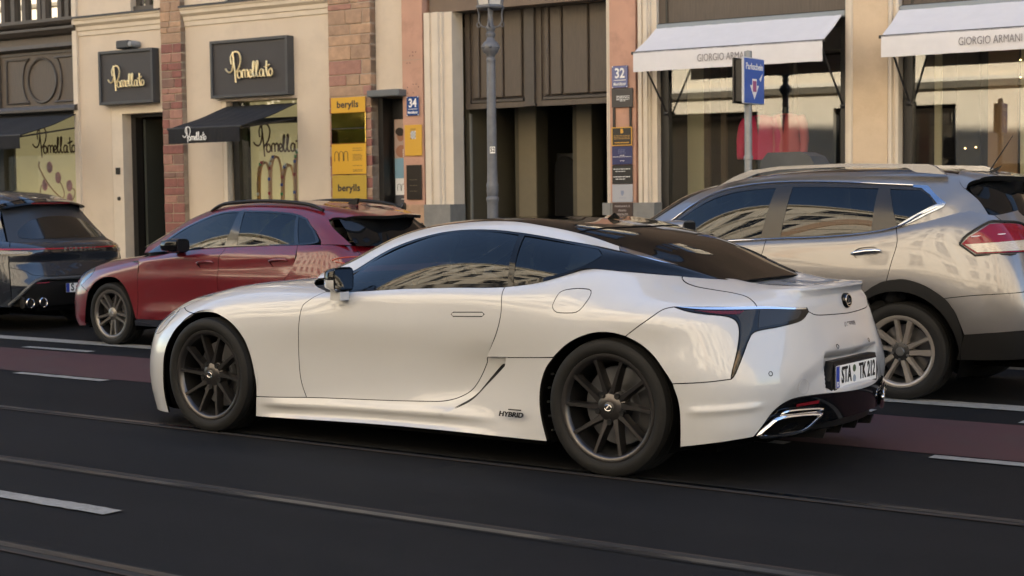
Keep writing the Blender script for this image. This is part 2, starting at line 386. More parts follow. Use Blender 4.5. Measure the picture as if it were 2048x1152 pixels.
# ---------------------------------------------------------------- wheels (axis along y, outer face towards -y, centre at origin)
def tyre_mesh(R, rim, w, n=72):
    """w: half width; profile with sidewall bulge and grooves, tread blocks notched around the shoulder"""
    sh = R - rim; prof = []
    base = [(rim - .006, -w * .80), (rim + .004, -w * .90), (rim + sh * .22, -w * 1.0), (rim + sh * .5, -w * 1.035), (rim + sh * .74, -w * 1.0), (rim + sh * .90, -w * .93), (R - .006, -w * .84), (R - .001, -w * .74)]
    tread = []
    for k, g in enumerate((-.62, -.2, .2, .62)):
        y = g * w; tread += [(R, y - .012), (R, y - .005), (R - .008, y - .004), (R - .008, y + .004), (R, y + .005), (R, y + .012)]
    prof = base + tread + [(r, -y) for r, y in base[::-1]]
    mb = MB(); mb.lathe(prof, n, 'y'); return mb
def wheel_thing(parent, loc, R, rim, w, style, mats, flip=1, rz=0, ang=0):
    """wheel part with tyre, spokes, cap, disc and caliper as sub-parts"""
    mr, mt, md, mc, mcap, mdark = mats
    mb = MB(); lip = rim
    mb.lathe([(lip - .028, -w * .74), (lip - .045, -w * .2), (lip - .05, w * .5), (lip - .01, w * .9), (lip, w * .95)], 72, 'y')
    wh = mb.build('wheel', mdark, parent, 40); m = MB(); m.lathe([(lip - .004, -w * .86), (lip + .006, -w * .90), (lip + .004, -w * .93), (lip - .010, -w * .935), (lip - .018, -w * .90), (lip - .024, -w * .84), (lip - .030, -w * .74)], 72, 'y'); m.build('rim_lip', mr, wh, 40); wh.location = loc; wh.rotation_euler = (0, ang, rz); wh.scale = (1, flip, 1)
    t = tyre_mesh(R, rim, w); t.build('tyre', mt, wh, 35)
    yo = -w * .80     # spoke face
    ri = rim - .018
    if style == 'twist10':
        for k in range(10):
            ao = math.radians(107 - 36 * k); ai = ao + math.radians(13 if k % 2 else 3); m = MB()
            po = (ri * math.cos(ao), ri * math.sin(ao)); pi = (.062 * math.cos(ai), .062 * math.sin(ai))
            d = Vector((po[0] - pi[0], po[1] - pi[1])); L = d.length; d.normalize(); nn = Vector((-d.y, d.x)); V = []
            for f, hw, y in ((0, .024, yo + .012), (.35, .0155, yo + .004), (.8, .0125, yo - .006), (1.0, .016, yo - .010)):
                c = Vector(pi) + d * L * f
                for s_, dy in ((-1, .022), (-.62, 0), (.62, 0), (1, .022), (1, .05), (-1, .05)):
                    V.append((c.x + nn.x * hw * s_, y + dy, c.y + nn.y * hw * s_))
            F = []
            for i in range(3):
                for j in range(6): F.append((i * 6 + j, i * 6 + (j + 1) % 6, (i + 1) * 6 + (j + 1) % 6, (i + 1) * 6 + j))
            m.add(V, F).build('spoke', mr, wh, 50)
        m = MB(); m.lathe([(0, yo + .006), (.03, yo + .004), (.068, yo + .010), (.088, yo + .026), (.09, yo + .06)], 30, 'y'); m.build('hub', mr, wh, 40)
        for k in range(5):
            a = math.radians(53 - 72 * k); m = MB(); cx, cz = .074 * math.cos(a), .074 * math.sin(a)
            m.lathe([(0, yo + .004), (.0145, yo + .003), (.0165, yo + .006), (.016, yo + .02)], 12, 'y', (cx, 0, cz)); m.build('lug_hole', mdark, wh, 40)
        m = MB(); m.lathe([(0, yo - .004), (.022, yo - .003), (.029, yo + .001), (.030, yo + .01)], 24, 'y'); m.build('centre_cap', mcap, wh, 40)
    elif style == 'split5':
        for k in range(5):
            for s_ in (-1, 1):
                a0 = math.radians(90 + 72 * k); ao = a0 + s_ * math.radians(15 if s_ > 0 else 12); m = MB()
                po = (ri * math.cos(ao), ri * math.sin(ao)); pi = (.05 * math.cos(a0 + s_ * .35), .05 * math.sin(a0 + s_ * .35))
                d = Vector((po[0] - pi[0], po[1] - pi[1])); L = d.length; d.normalize(); nn = Vector((-d.y, d.x)); V = []
                for f, hw, y in ((0, .02, yo + .012), (.5, .013 if s_ > 0 else .018, yo + .002), (1.0, .016 if s_ > 0 else .024, yo - .008)):
                    c = Vector(pi) + d * L * f
                    for q, dy in ((-1, .01), (-.7, 0), (.7, 0), (1, .01), (1, .045), (-1, .045)): V.append((c.x + nn.x * hw * q, y + dy, c.y + nn.y * hw * q))
                F = [(i * 6 + j, i * 6 + (j + 1) % 6, (i + 1) * 6 + (j + 1) % 6, (i + 1) * 6 + j) for i in range(2) for j in range(6)]
                m.add(V, F).build('spoke', mr, wh, 50)
        m = MB(); m.lathe([(0, yo + .0), (.04, yo + .002), (.07, yo + .014), (.075, yo + .05)], 24, 'y'); m.build('hub', mdark, wh, 40)
        for k in range(5):
            a = math.radians(126 + 72 * k); m = MB(); m.lathe([(0, yo - .002), (.009, yo - .002), (.010, yo + .006)], 8, 'y', (.057 * math.cos(a), 0, .057 * math.sin(a))); m.build('lug_nut', mcap, wh, 40)
        m = MB(); m.lathe([(0, yo - .008), (.026, yo - .007), (.031, yo + .0)], 20, 'y'); m.build('centre_cap', mcap, wh, 40)
    elif style == 'ten5':
        for k in range(5):
            for s_ in (-1, 1):
                a0 = math.radians(90 + 72 * k); ao = a0 + s_ * math.radians(10.5); m = MB()
                po = (ri * math.cos(ao), ri * math.sin(ao)); pi = (.05 * math.cos(a0 + s_ * .3), .05 * math.sin(a0 + s_ * .3))
                d = Vector((po[0] - pi[0], po[1] - pi[1])); L = d.length; d.normalize(); nn = Vector((-d.y, d.x)); V = []
                for f, hw, y in ((0, .02, yo + .012), (.5, .013, yo + .004), (1.0, .015, yo - .006)):
                    c = Vector(pi) + d * L * f
                    for q, dy in ((-1, .01), (-.7, 0), (.7, 0), (1, .01), (1, .045), (-1, .045)): V.append((c.x + nn.x * hw * q, y + dy, c.y + nn.y * hw * q))
                F = [(i * 6 + j, i * 6 + (j + 1) % 6, (i + 1) * 6 + (j + 1) % 6, (i + 1) * 6 + j) for i in range(2) for j in range(6)]
                m.add(V, F).build('spoke', mr, wh, 50)
        m = MB(); m.lathe([(0, yo - .002), (.03, yo - .002), (.065, yo + .012), (.07, yo + .05)], 24, 'y'); m.build('hub', mr, wh, 40)
        m = MB(); m.lathe([(0, yo - .008), (.026, yo - .007), (.031, yo + .0)], 20, 'y'); m.build('centre_cap', mcap, wh, 40)
    m = MB(); rd = rim * .74
    m.lathe([(rim * .30, .0), (rd, .0), (rd + .002, .012), (rd, .026), (rim * .30, .026)], 40, 'y'); m.lathe([(0, -.02), (rim * .3, -.018), (rim * .31, .03)], 24, 'y'); m.build('brake_disc', md, wh, 40)
    m = MB(); a0, a1 = (math.radians(-38), math.radians(30)) if style == 'twist10' and ang >= 0 else (math.radians(150), math.radians(215))
    P = [(rd * .72, -.03), (rd * 1.06, -.03), (rd * 1.08, .04), (rd * .72, .04), (rd * .72, -.03)]
    m.lathe(P, 10, 'y', a0=a0, a1=a1); m.build('brake_caliper', mc, wh, 40)
    m = MB(); m.lathe([(0, w * .75), (rim * .985, w * .75)], 32, 'y'); m.build('backing_plate', mdark, wh)
    return wh
# ---------------------------------------------------------------- street: road, markings, rails, pavement
def ground_sheet(name, x0, x1, y0, y1, z, m, kind='structure', nx=1):
    mb = MB(); mb.quad((x0, y0, z), (x1, y0, z), (x1, y1, z), (x0, y1, z)); o = mb.build(name, m); tag(o, kind=kind); return o
def asphalt_mat():
    m = mat('road_asphalt', (.008, .0082, .009), .8, spec=.12); n = m.node_tree.nodes; l = m.node_tree.links; b = n['Principled BSDF']
    tc = n['Texture Coordinate'].outputs['Object']
    def noise(sc, det=4, rough=.6, vec=tc):
        t = n.new('ShaderNodeTexNoise'); t.inputs['Scale'].default_value = sc; t.inputs['Detail'].default_value = det; t.inputs['Roughness'].default_value = rough; l.new(vec, t.inputs['Vector']); return t.outputs[0]
    def mr(x, a, b_, c, d):
        r = n.new('ShaderNodeMapRange'); l.new(x, r.inputs[0]); [setattr(r.inputs[i + 1], 'default_value', v) for i, v in enumerate((a, b_, c, d))]; return r.outputs[0]
    def mul(a, b_):
        r = n.new('ShaderNodeMath'); r.operation = 'MULTIPLY'; l.new(a, r.inputs[0]); l.new(b_, r.inputs[1]); return r.outputs[0]
    mp = n.new('ShaderNodeMapping'); mp.inputs['Scale'].default_value = (.12, 1.3, 1); l.new(tc, mp.inputs[0])
    streak = mr(noise(1.6, 6, .65, mp.outputs[0]), .3, .7, .82, 1.22); big = mr(noise(.55, 5), .3, .7, .85, 1.2); fine = mr(noise(130, 3), .3, .7, .70, 1.35)
    v = n.new('ShaderNodeTexVoronoi'); v.inputs['Scale'].default_value = 24; l.new(tc, v.inputs['Vector'])
    chip = mr(v.outputs['Distance'], .05, .14, 3.0, 1.0)
    v2 = n.new('ShaderNodeTexWhiteNoise'); l.new(v.outputs['Color'], v2.inputs['Vector'])
    sel = mr(v2.outputs['Value'], .955, .96, 0, 1); one = mr(sel, 0, 1, 1, 1)
    mx = n.new('ShaderNodeMix'); l.new(sel, mx.inputs[0]); mx.inputs[2].default_value = 1; l.new(chip, mx.inputs[3])
    f = mul(mul(streak, big), mul(fine, mx.outputs[0]))
    c = n.new('ShaderNodeMix'); c.data_type = 'RGBA'; c.blend_type = 'MULTIPLY'; c.inputs[0].default_value = 1; c.inputs[6].default_value = (.008, .0082, .009, 1); l.new(f, c.inputs[7]); l.new(c.outputs[2], b.inputs['Base Color'])
    bp = n.new('ShaderNodeBump'); bp.inputs['Strength'].default_value = .5; bp.inputs['Distance'].default_value = .006; l.new(noise(170, 2), bp.inputs['Height']); l.new(bp.outputs[0], b.inputs['Normal'])
    return m
ASPH = asphalt_mat()
LINE = mat('line_paint', (.22, .22, .21), .7, noise=.35, nscale=14, bump=.2, bscale=150, dirt=((.10, .10, .10), 45, .75))
REDL = mat('cycle_lane_red', (.045, .011, .013), .8, noise=.22, nscale=6, bump=.3, bscale=170, dirt=((.03, .02, .02), 1.3, .7))
ground_sheet('ground', -140, 140, -140, 140, -.10, mat('earth', (.05, .05, .045), .9))
ground_sheet('road', -120, 120, -3.2, 12.2, 0, ASPH)
ground_sheet('cycle_lane', -60, 60, 8.01, 9.26, .004, REDL)
def marking(x0, x1, y0, y1, sk=.0):
    n = max(4, int((x1 - x0) / .06)); r = random.Random(int(x0 * 100)); V = []; F = []
    for i in range(n + 1):
        x = x0 + (x1 - x0) * i / n; j = .005 if 0 < i < n else 0
        V += [(x, y0 + r.uniform(-j, j), .008), (x + sk, y1 + r.uniform(-j, j), .008)]
    F = [(2 * i, 2 * i + 2, 2 * i + 3, 2 * i + 1) for i in range(n)]
    o = mesh('road_marking', V, F, LINE); tag(o, kind='structure'); return o
marking(-30, 30, 9.845, 10.085)
for k in range(-8, 12): marking(-12.66 + k * 1.945, -11.66 + k * 1.945, 9.335, 9.44)
for k in range(-8, 8):
    x = -2.944 + k * 1.959; marking(x, x + 1.12, 7.855, 7.955)
for k in range(-3, 4): marking(-8.5 + k * 6.1, -5.51 + k * 6.1, 4.475, 4.585)
# grooved tram rails: head, groove, guard lip
STEEL = mat('rail_steel', (.05, .053, .062), .36, metal=1, noise=.25, nscale=12, stretch=(.2, 8, 8)); GRV = mat('rail_groove', (.006, .006, .006), .9); RUST = mat('rail_rust', (.03, .018, .012), .8, metal=.1, noise=.4, nscale=30)
def rail(y, sgn, head=.05):
    r = thing('tram_rail', '', '', (0, y, 0)); 
    def strip(name, a, b, z, m):
        mb = MB(); y0, y1 = sorted((a * sgn, b * sgn)); mb.quad((-60, y0, z), (60, y0, z), (60, y1, z), (-60, y1, z)); return mb.build(name, m, r)
    strip('rail_head', -.012, head - .012, .006, STEEL); strip('rail_groove', head - .012, head + .030, .0045, GRV); strip('rail_lip', head + .030, head + .044, .0055, RUST); strip('rail_joint', -.026, -.012, .0045, GRV)
    return r
R_ = [rail(6.547, -1), rail(5.150, 1), rail(3.878, -1)]
for r_, la in zip(R_, ('polished tram rail under the near wheels of the white coupe', 'middle dark tram rail between the coupe and the dashed line', 'tram rail at the bottom left corner of the road')): tag(r_, la, 'tram rail', 'tram rails set in the road')
# kerb and pavement
KERB = mat('granite_kerb', (.20, .195, .185), .8, noise=.25, nscale=25, bump=.2, bscale=90)
PAVE = mat('paving_slab', (.17, .16, .145), .85, noise=.22, nscale=7, bump=.15, bscale=120)
pv = ground_sheet('pavement', -60, 60, 12.36, 22, .119, mat('paving_joint', (.05, .048, .045), .95))
kb = thing('kerb', None, None); kb['kind'] = 'structure'
me = None
for k in range(-16, 10):
    if me is None:
        mb = MB(); mb.box((0, 12.2, -.05), (.99, 12.355, .13), .012); o = mb.build('kerb_stone', KERB, kb); me = o.data
    else: o = link(bpy.data.objects.new('kerb_stone', me), kb)
    o.location = (k * 1.0 + .5, 0, 0)
sl = None; rs = random.Random(3)
for i in range(-22, 5):
    for j in range(10):
        if sl is None:
            mb = MB(); mb.box((0, 0, .05), (.593, .493, .13), .006); o = mb.build('paving_slab', PAVE, pv); sl = o.data
        else: o = link(bpy.data.objects.new('paving_slab', sl), pv)
        o.location = (i * .6 + (j % 2) * .3, 12.37 + j * .5, rs.uniform(-.0015, .0015))
# ---------------------------------------------------------------- the shop buildings (local frame: x along the front, y into the house, z up)
FO = (-17 * math.tan(math.radians(35.765)), 17.0, 0); FR = .068
CREAM = mat('stucco_cream', (.60, .505, .395), .85, noise=.10, nscale=2.2, bump=.25, bscale=45, dirt=((.46, .37, .27), 1.1, .5))
UPST = mat('upper_wall_dimmed', (.17, .125, .09), .85, noise=.15, nscale=2)  # unseen upper walls, coloured dark so the coupe's glass reflects them dimly
CREAM2 = mat('stucco_trim', (.63, .545, .435), .8, noise=.08, nscale=3, bump=.15, bscale=60)
PIER = mat('pier_stucco', (.60, .465, .32), .85, noise=.10, nscale=1.6, bump=.2, bscale=50, dirt=((.42, .30, .18), .9, .5))
PINK = mat('pink_stone', (.50, .285, .20), .85, noise=.22, nscale=5, bump=.3, bscale=70, dirt=((.32, .20, .14), 2.5, .6))
WOOD = mat('brown_wood', (.085, .066, .050), .55, noise=.22, nscale=9, stretch=(6, 6, .5), bump=.1, bscale=60)
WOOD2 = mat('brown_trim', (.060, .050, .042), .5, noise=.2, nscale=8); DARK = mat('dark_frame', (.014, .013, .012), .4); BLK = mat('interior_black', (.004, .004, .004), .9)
LEAD = mat('lead_flashing', (.035, .037, .042), .5, noise=.3, nscale=14); PLIN = mat('plinth_grey', (.20, .195, .18), .85, noise=.2, nscale=6, bump=.2, bscale=60)
STONES = [mat('sandstone_%s' % n_, c_, .9, noise=.25, nscale=9, bump=.5, bscale=60, dirt=(d_, 4, .6)) for n_, c_, d_ in (('red', (.25, .105, .085), (.16, .08, .07)), ('rose', (.34, .18, .135), (.22, .12, .09)), ('tan', (.36, .235, .155), (.24, .16, .11)), ('ochre', (.42, .27, .17), (.30, .19, .13)), ('umber', (.22, .13, .10), (.15, .09, .07)))]
MORT = mat('mortar', (.36, .29, .22), .95, noise=.2, nscale=20)
SG = glass('shop_glass', (.86, .88, .86), .09, .95, wav=.0); SGP = glass('upper_glass', (.25, .25, .25), .45, 1)
GOLD = mat('sign_gold', (.80, .66, .38), .3, metal=.4); SIGNB = mat('sign_board', (.035, .032, .034), .55, noise=.1, nscale=5); SIGNF = mat('sign_frame', (.05, .052, .055), .5)
WHITE = mat('white_print', (.8, .8, .78), .6); YEL = mat('sign_yellow', (.62, .34, .025), .35, coat=.3); MUST = mat('sign_mustard', (.44, .29, .035), .35, coat=.3); BLUE = mat('enamel_blue', (.012, .055, .22), .25, coat=.6); NAVY = mat('navy_plate', (.016, .022, .10), .3, coat=.4)
BRN = mat('brown_print', (.13, .06, .045), .6); BPR = mat('black_print', (.02, .018, .02), .5)
def fthing(name, label, cat, group=None):
    return thing(name, label, cat, FO, FR, group)
def fbox(name, a, b, m, par, bev=.0):
    mb = MB(); mb.box(a, b, bev); return mb.build(name, m, par)
def wall_with_holes(name, x0, x1, z0, z1, y0, y1, holes, m, par):
    """a wall slab whose openings are real gaps (pieces butt end to end)"""
    xs = sorted({x0, x1, *[h[0] for h in holes], *[h[1] for h in holes]}); xs = [x for x in xs if x0 <= x <= x1]; mb = MB()
    for a, b in zip(xs[:-1], xs[1:]):
        hs = sorted([(h[2], h[3]) for h in holes if h[0] <= a + 1e-6 and h[1] >= b - 1e-6]); z = z0
        for c, d in hs:
            if c > z: mb.box((a, y0, z), (b, y1, c))
            z = max(z, d)
        if z < z1: mb.box((a, y0, z), (b, y1, z1))
    return mb.build(name, m, par)
def moulding(name, x0, x1, prof, m, par):
    """horizontal moulding: profile [(y, z)...] run along x"""
    mb = MB(); mb.prism(prof, x0, x1, 'x'); return mb.build(name, m, par)
def vmould(name, prof, z0, z1, m, par):
    mb = MB(); mb.prism(prof, z0, z1, 'z'); return mb.build(name, m, par)
def stone_pillar(par, x0, x1, z0, z1, y0, seed, pal, upper=None, bev=.008, hmin=.10, hmax=.17):
    r = random.Random(seed); p = fbox('stone_pillar', (x0 + .006, y0 + .012, z0), (x1 - .006, .30, z1), MORT, par); z = z0; cache = {}
    while z < z1 - .02:
        h = min(r.choice((.09, .12, .15, .16, .21)), z1 - z); 
        if z1 - z - h < .06: h = z1 - z
        cuts = [x0]; 
        if r.random() < .75: cuts.append(x0 + (x1 - x0) * r.uniform(.32, .68))
        if (x1 - x0) > .55 and r.random() < .6: cuts.append(x0 + (x1 - x0) * r.uniform(.7, .82))
        cuts = sorted(cuts) + [x1]
        for a, b in zip(cuts[:-1], cuts[1:]):
            j = r.uniform(-.006, .006); mm = pal(z, r)
            mb = MB(); mb.box((a + .006, y0 + j, z + .006), (b - .006, y0 + .16, z + h - .006), bev); mb.build('stone', mm, p)
        z += h
    return p
# script lettering drawn as pen strokes (x right, z up, about one unit wide)
def script_strokes():
    S = [[(337, 357), (346, 368), (360, 374), (374, 366), (382, 345), (385, 320), (383, 296)], [(372, 338), (369, 312), (380, 291), (402, 284), (420, 294), (427, 318), (421, 345), (408, 365), (394, 378)], [(381, 283), (386, 322), (392, 370), (396, 420)],
         [(424, 370), (412, 371), (407, 386), (413, 400), (424, 399), (430, 386), (424, 370)], [(436, 402), (437, 373), (446, 367), (452, 374), (453, 401)], [(453, 376), (462, 367), (469, 374), (470, 401)], [(476, 388), (489, 383), (488, 371), (479, 370), (475, 386), (482, 400), (494, 397)],
         [(494, 397), (504, 362), (506, 336), (499, 338), (498, 380), (505, 400), (513, 396)], [(513, 396), (524, 362), (526, 334), (519, 337), (518, 380), (525, 400), (533, 397)], [(557, 372), (545, 369), (537, 384), (543, 400), (554, 396), (559, 370)], [(559, 370), (560, 398), (568, 400)], [(577, 333), (577, 380), (583, 400), (590, 397)], [(563, 361), (578, 358), (594, 351)], [(602, 369), (592, 373), (589, 388), (597, 400), (606, 395), (609, 380), (602, 369)]]
    return [[((x - 473) / 275, (354 - y) / 275) for x, y in s] for s in S]
def script_word(name, w, loc, r, m, par, flat=False):
    mb = MB()
    for s in script_strokes():
        q = smooth_line(s, None, 4); mb.tube([(loc[0] + x * w, loc[1], loc[2] + z * w) for x, z in q], r, 6 if not flat else 5)
    if flat: mb.v = [(x, loc[1] + (y - loc[1]) * .12, z) for x, y, z in mb.v]
    return mb.build(name, m, par, 60, fix=False)
def lines_of_print(name, x0, x1, zs, y, m, par, h=.008, seed=0):
    """rows of small print: word-length dashes"""
    r = random.Random(seed); mb = MB()
    for z in zs:
        x = x0
        while x < x1 - .01:
            w = min(r.uniform(.015, .05), x1 - x); mb.box((x, y - .001, z - h / 2), (x + w, y, z + h / 2)); x += w + .008
    o = mb.build(name, m, par); o['kind'] = 'stuff'; return o

# ======================================================== house number 34: dark wood shop, cream jeweller's, stone pillars, side door
h34 = fthing('shop_building', 'cream corner-shop house with red sandstone pillars left of the big wooden gate', 'building')
TOP = 19.0
# masses above the photograph's top edge and behind the shops
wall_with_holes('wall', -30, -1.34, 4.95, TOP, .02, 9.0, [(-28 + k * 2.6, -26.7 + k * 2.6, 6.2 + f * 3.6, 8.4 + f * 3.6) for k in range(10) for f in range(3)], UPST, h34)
for f in range(3):
    for k in range(10):
        x = -28 + k * 2.6; z = 6.2 + f * 3.6
        w_ = fbox('window', (x, .16, z), (x + 1.3, .20, z + 2.2), DARK, h34); fbox('pane', (x + .08, .14, z + .08), (x + 1.22, .155, z + 2.12), SGP, w_)
fbox('wall', (-30, .9, 0), (-10.6, 9, 4.95), CREAM, h34)
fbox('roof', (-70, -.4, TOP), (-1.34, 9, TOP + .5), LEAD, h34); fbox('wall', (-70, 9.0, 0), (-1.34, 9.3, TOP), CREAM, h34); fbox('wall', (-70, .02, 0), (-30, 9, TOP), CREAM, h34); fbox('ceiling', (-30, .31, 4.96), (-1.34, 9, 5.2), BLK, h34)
# --- far left: brown timber shopfront
X0, X1 = -13.4, -8.31
sf = fbox('timber_front', (X0, .06, 2.93), (X1, .30, 4.44), WOOD, h34)
moulding('moulding', X0, X1, [(.06, 4.44), (-.06, 4.44), (-.06, 4.41), (-.02, 4.36), (.06, 4.33)], WOOD2, sf)
moulding('moulding', X0, X1, [(.06, 4.31), (-.10, 4.31), (-.10, 4.27), (-.03, 4.20), (.06, 4.18)], WOOD2, sf)
moulding('moulding', X0, X1, [(.06, 4.06), (-.04, 4.05), (-.05, 3.99), (.0, 3.96), (.06, 3.95)], WOOD2, sf)
moulding('moulding', X0, X1, [(.06, 3.04), (-.10, 3.02), (-.13, 2.97), (-.13, 2.93), (.06, 2.93)], WOOD2, sf)
moulding('moulding', X0, X1, [(.06, 3.93), (.035, 3.93), (.035, 3.90), (.06, 3.90)], WOOD2, sf)
fbox('stile', (X1 - .09, .02, 3.04), (X1, .06, 3.95), WOOD2, sf); fbox('stile', (-10.42, .02, 3.04), (-10.28, .06, 3.95), WOOD2, sf)
def ring(name, pts, r, m, par, close=True):
    mb = MB(); mb.tube(pts, r, 6, close=close); return mb.build(name, m, par, 60)
yo_ = .055
ring('round_moulding', [(-9.255 + .345 * math.cos(a), yo_, 3.465 + .365 * math.sin(a)) for a in np.linspace(0, 2 * math.pi, 48)[:-1]], .026, WOOD2, sf)
for sgn, xa in ((-1, -10.12), (1, -8.41)):
    xi = -9.255 + sgn * .30; arc = [(-9.255 + sgn * (.30 + .17 * math.sin(a)), yo_, 3.465 - .365 * math.cos(a)) for a in np.linspace(0, math.pi, 15)]
    ring('side_moulding', [(xa, yo_, 3.10)] + arc + [(xa, yo_, 3.83)], .022, WOOD2, sf)
# timber window row above
for a, b in ((-12.0, -11.2), (-11.05, -10.25), (-9.98, -9.30), (-9.20, -8.74), (-8.66, -8.37)):
    pass
wr = fbox('upper_window', (X0, .19, 4.445), (X1, .22, 4.95), DARK, h34)
fbox('window_sill', (X0, .0, 4.40 + .045), (X1, .19, 4.475), WOOD2, wr)
for x in (-12.1, -11.1, -10.22, -9.97, -9.70, -9.33, -9.21, -8.83, -8.66, -8.36): fbox('mullion', (x - .05, .09, 4.475), (x + .04, .19, 4.95), WOOD2, wr)
fbox('pane', (X0, .16, 4.475), (X1, .185, 4.95), SGP, wr)
# shop window below with its backing board, brightened by an added glow
wl = fbox('shop_window', (X0, .28, .10), (-10.34, .34, 2.93), DARK, h34)
fbox('window_frame', (X0, .12, .10), (X1, .30, .55), WOOD2, wl); fbox('window_frame', (-10.47, .1, .55), (-10.32, .28, 2.93), DARK, wl); fbox('window_frame', (X1 - .06, .1, .55), (X1, .28, 2.93), DARK, wl); fbox('window_frame', (X0, .12, 2.86), (X1, .28, 2.93), DARK, wl)
POST = mat('poster_cream', (.62, .53, .30), .6, noise=.05, nscale=1.5)
POSTL = mat('poster_glow', (.62, .53, .30), .6, noise=.05, nscale=1.5, emit=(.62, .50, .26), estr=.12)  # faint emission added to brighten the poster boards
bd_ = fbox('display_board', (-10.32, .36, .55), (X1 - .06, .38, 2.93), POSTL, wl); fbox('pane', (-10.32, .15, .55), (X1 - .06, .16, 2.86), SG, wl)
script_word('display_lettering', 1.05, (-9.36, .352, 2.44), .016, BRN, wl, True)
PGEM = mat('pink_gem', (.55, .22, .26), .3); ROSEG = mat('rose_gold', (.42, .22, .10), .4)
mb = MB(); mb.tube(smooth_line([(-9.72, .35, 2.12), (-9.72, .35, 2.0), (-9.5, .35, 1.72), (-9.25, .35, 1.52), (-9.0, .35, 1.42)], None, 5), .012, 5); mb.tube(smooth_line([(-9.3, .35, 1.85), (-9.18, .35, 1.70), (-9.13, .35, 1.55), (-9.2, .35, 1.45)], None, 5), .009, 5); mb.tube(smooth_line([(-9.02, .35, 1.7), (-8.88, .35, 1.62), (-8.9, .35, 1.5), (-9.0, .35, 1.42)], None, 5), .009, 5); mb.tube(smooth_line([(-9.68, .35, 1.72), (-9.72, .35, 1.6), (-9.6, .35, 1.45)], None, 5), .008, 5); mb.build('earring_wire', ROSEG, wl)
for x, z in ((-9.47, 2.02), (-9.27, 1.84), (-9.0, 1.70), (-9.6, 1.72), (-9.0, 1.48)):
    mb = MB(); mb.lathe([(0, -.012), (.05, -.008), (.075, 0)], 10, 'y', (0, 0, 0)); o_ = mb.build('gemstone', PGEM, wl); o_.location = (x, .349, z); o_.scale = (1, 1, 1.35)
# --- cream walls of the jeweller's
wall_with_holes('wall', -8.31, -3.06, 0.11, 4.95, 0, .30, [(-7.60, -6.375, .11, 2.93), (-5.21, -3.72, .75, 2.93), (-7.10, -6.60, 4.45, 4.95), (-5.1, -3.4, 4.42, 4.95)], CREAM, h34)
fbox('wall', (-8.31, .30, 2.93), (-3.06, .9, 4.95), CREAM, h34)
fbox('corner_strip', (-8.40, -.05, .11), (-8.30, .06, 4.95), CREAM2, h34)
for a, b in ((-8.29, -6.36), (-5.93, -3.07)):
    moulding('cornice', a, b, [(0, 4.43), (-.13, 4.41), (-.13, 4.375), (-.11, 4.365), (-.10, 4.31), (-.05, 4.27), (-.045, 4.21), (-.025, 4.20), (-.02, 4.13), (0, 4.12)], CREAM2, h34)
    moulding('flashing', a - .01, b + .01, [(.0, 4.455), (-.15, 4.43), (-.15, 4.40), (-.13, 4.41), (0, 4.43)], LEAD, h34)
for a, b in ((-7.10, -6.60), (-5.1, -3.4)):
    w_ = fbox('upper_window', (a, .20, 4.44), (b, .24, 4.95), DARK, h34); fbox('window_sill', (a, .06, 4.44), (b, .20, 4.53), WOOD2, w_); fbox('mullion', ((a + b) / 2 - .05, .12, 4.53), ((a + b) / 2 + .05, .19, 4.95), WOOD2, w_)
    fbox('frame', (a, .12, 4.53), (a + .08, .19, 4.95), WOOD2, w_); fbox('frame', (b - .08, .12, 4.53), (b, .19, 4.95), WOOD2, w_); fbox('pane', (a + .08, .15, 4.53), (b - .08, .16, 4.95), SGP, w_)
# shop door

dr = fbox('shop_door', (-6.45, .30, .13), (-6.375, .42, 2.80), CREAM2, h34)
fbox('door_reveal', (-7.60, .005, .13), (-7.36, .30, 2.93), CREAM2, dr); fbox('door_head', (-7.36, .005, 2.83), (-6.375, .30, 2.93), CREAM2, dr); fbox('door_frame', (-7.36, .20, .13), (-7.26, .34, 2.83), DARK, dr); fbox('door_frame', (-7.26, .20, 2.78), (-6.375, .34, 2.83), DARK, dr)
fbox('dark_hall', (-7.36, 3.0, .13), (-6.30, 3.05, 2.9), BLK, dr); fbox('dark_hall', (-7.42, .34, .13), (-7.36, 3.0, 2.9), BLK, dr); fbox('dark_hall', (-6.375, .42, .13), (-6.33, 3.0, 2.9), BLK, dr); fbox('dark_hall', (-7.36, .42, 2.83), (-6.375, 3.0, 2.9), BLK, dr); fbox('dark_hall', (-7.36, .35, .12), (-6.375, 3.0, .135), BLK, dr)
fbox('door_leaf', (-7.25, .36, .14), (-7.20, .80, 2.75), mat('door_glass_edge', (.05, .055, .05), .15), dr); fbox('card_reader', (-7.52, -.012, 1.86), (-7.43, .004, 1.97), DARK, dr)
m_ = MB(); m_.lathe([(0, -.02), (.03, -.018), (.035, 0)], 14, 'y', (-7.47, .004, 1.47)); m_.build('door_bell', DARK, dr)
mb = MB(); mb.lathe([(0, 0), (.06, 0), (.06, .02)], 14, 'z', (-6.9, 1.0, 2.80)); mb.build('ceiling_lamp', mat('lamp_warm', (.9, .7, .4), .5, emit=(1, .65, .25), estr=2.0), dr)
fbox('plinth', (-8.31, -.02, .11), (-7.60, .0, .75), PLIN, h34)
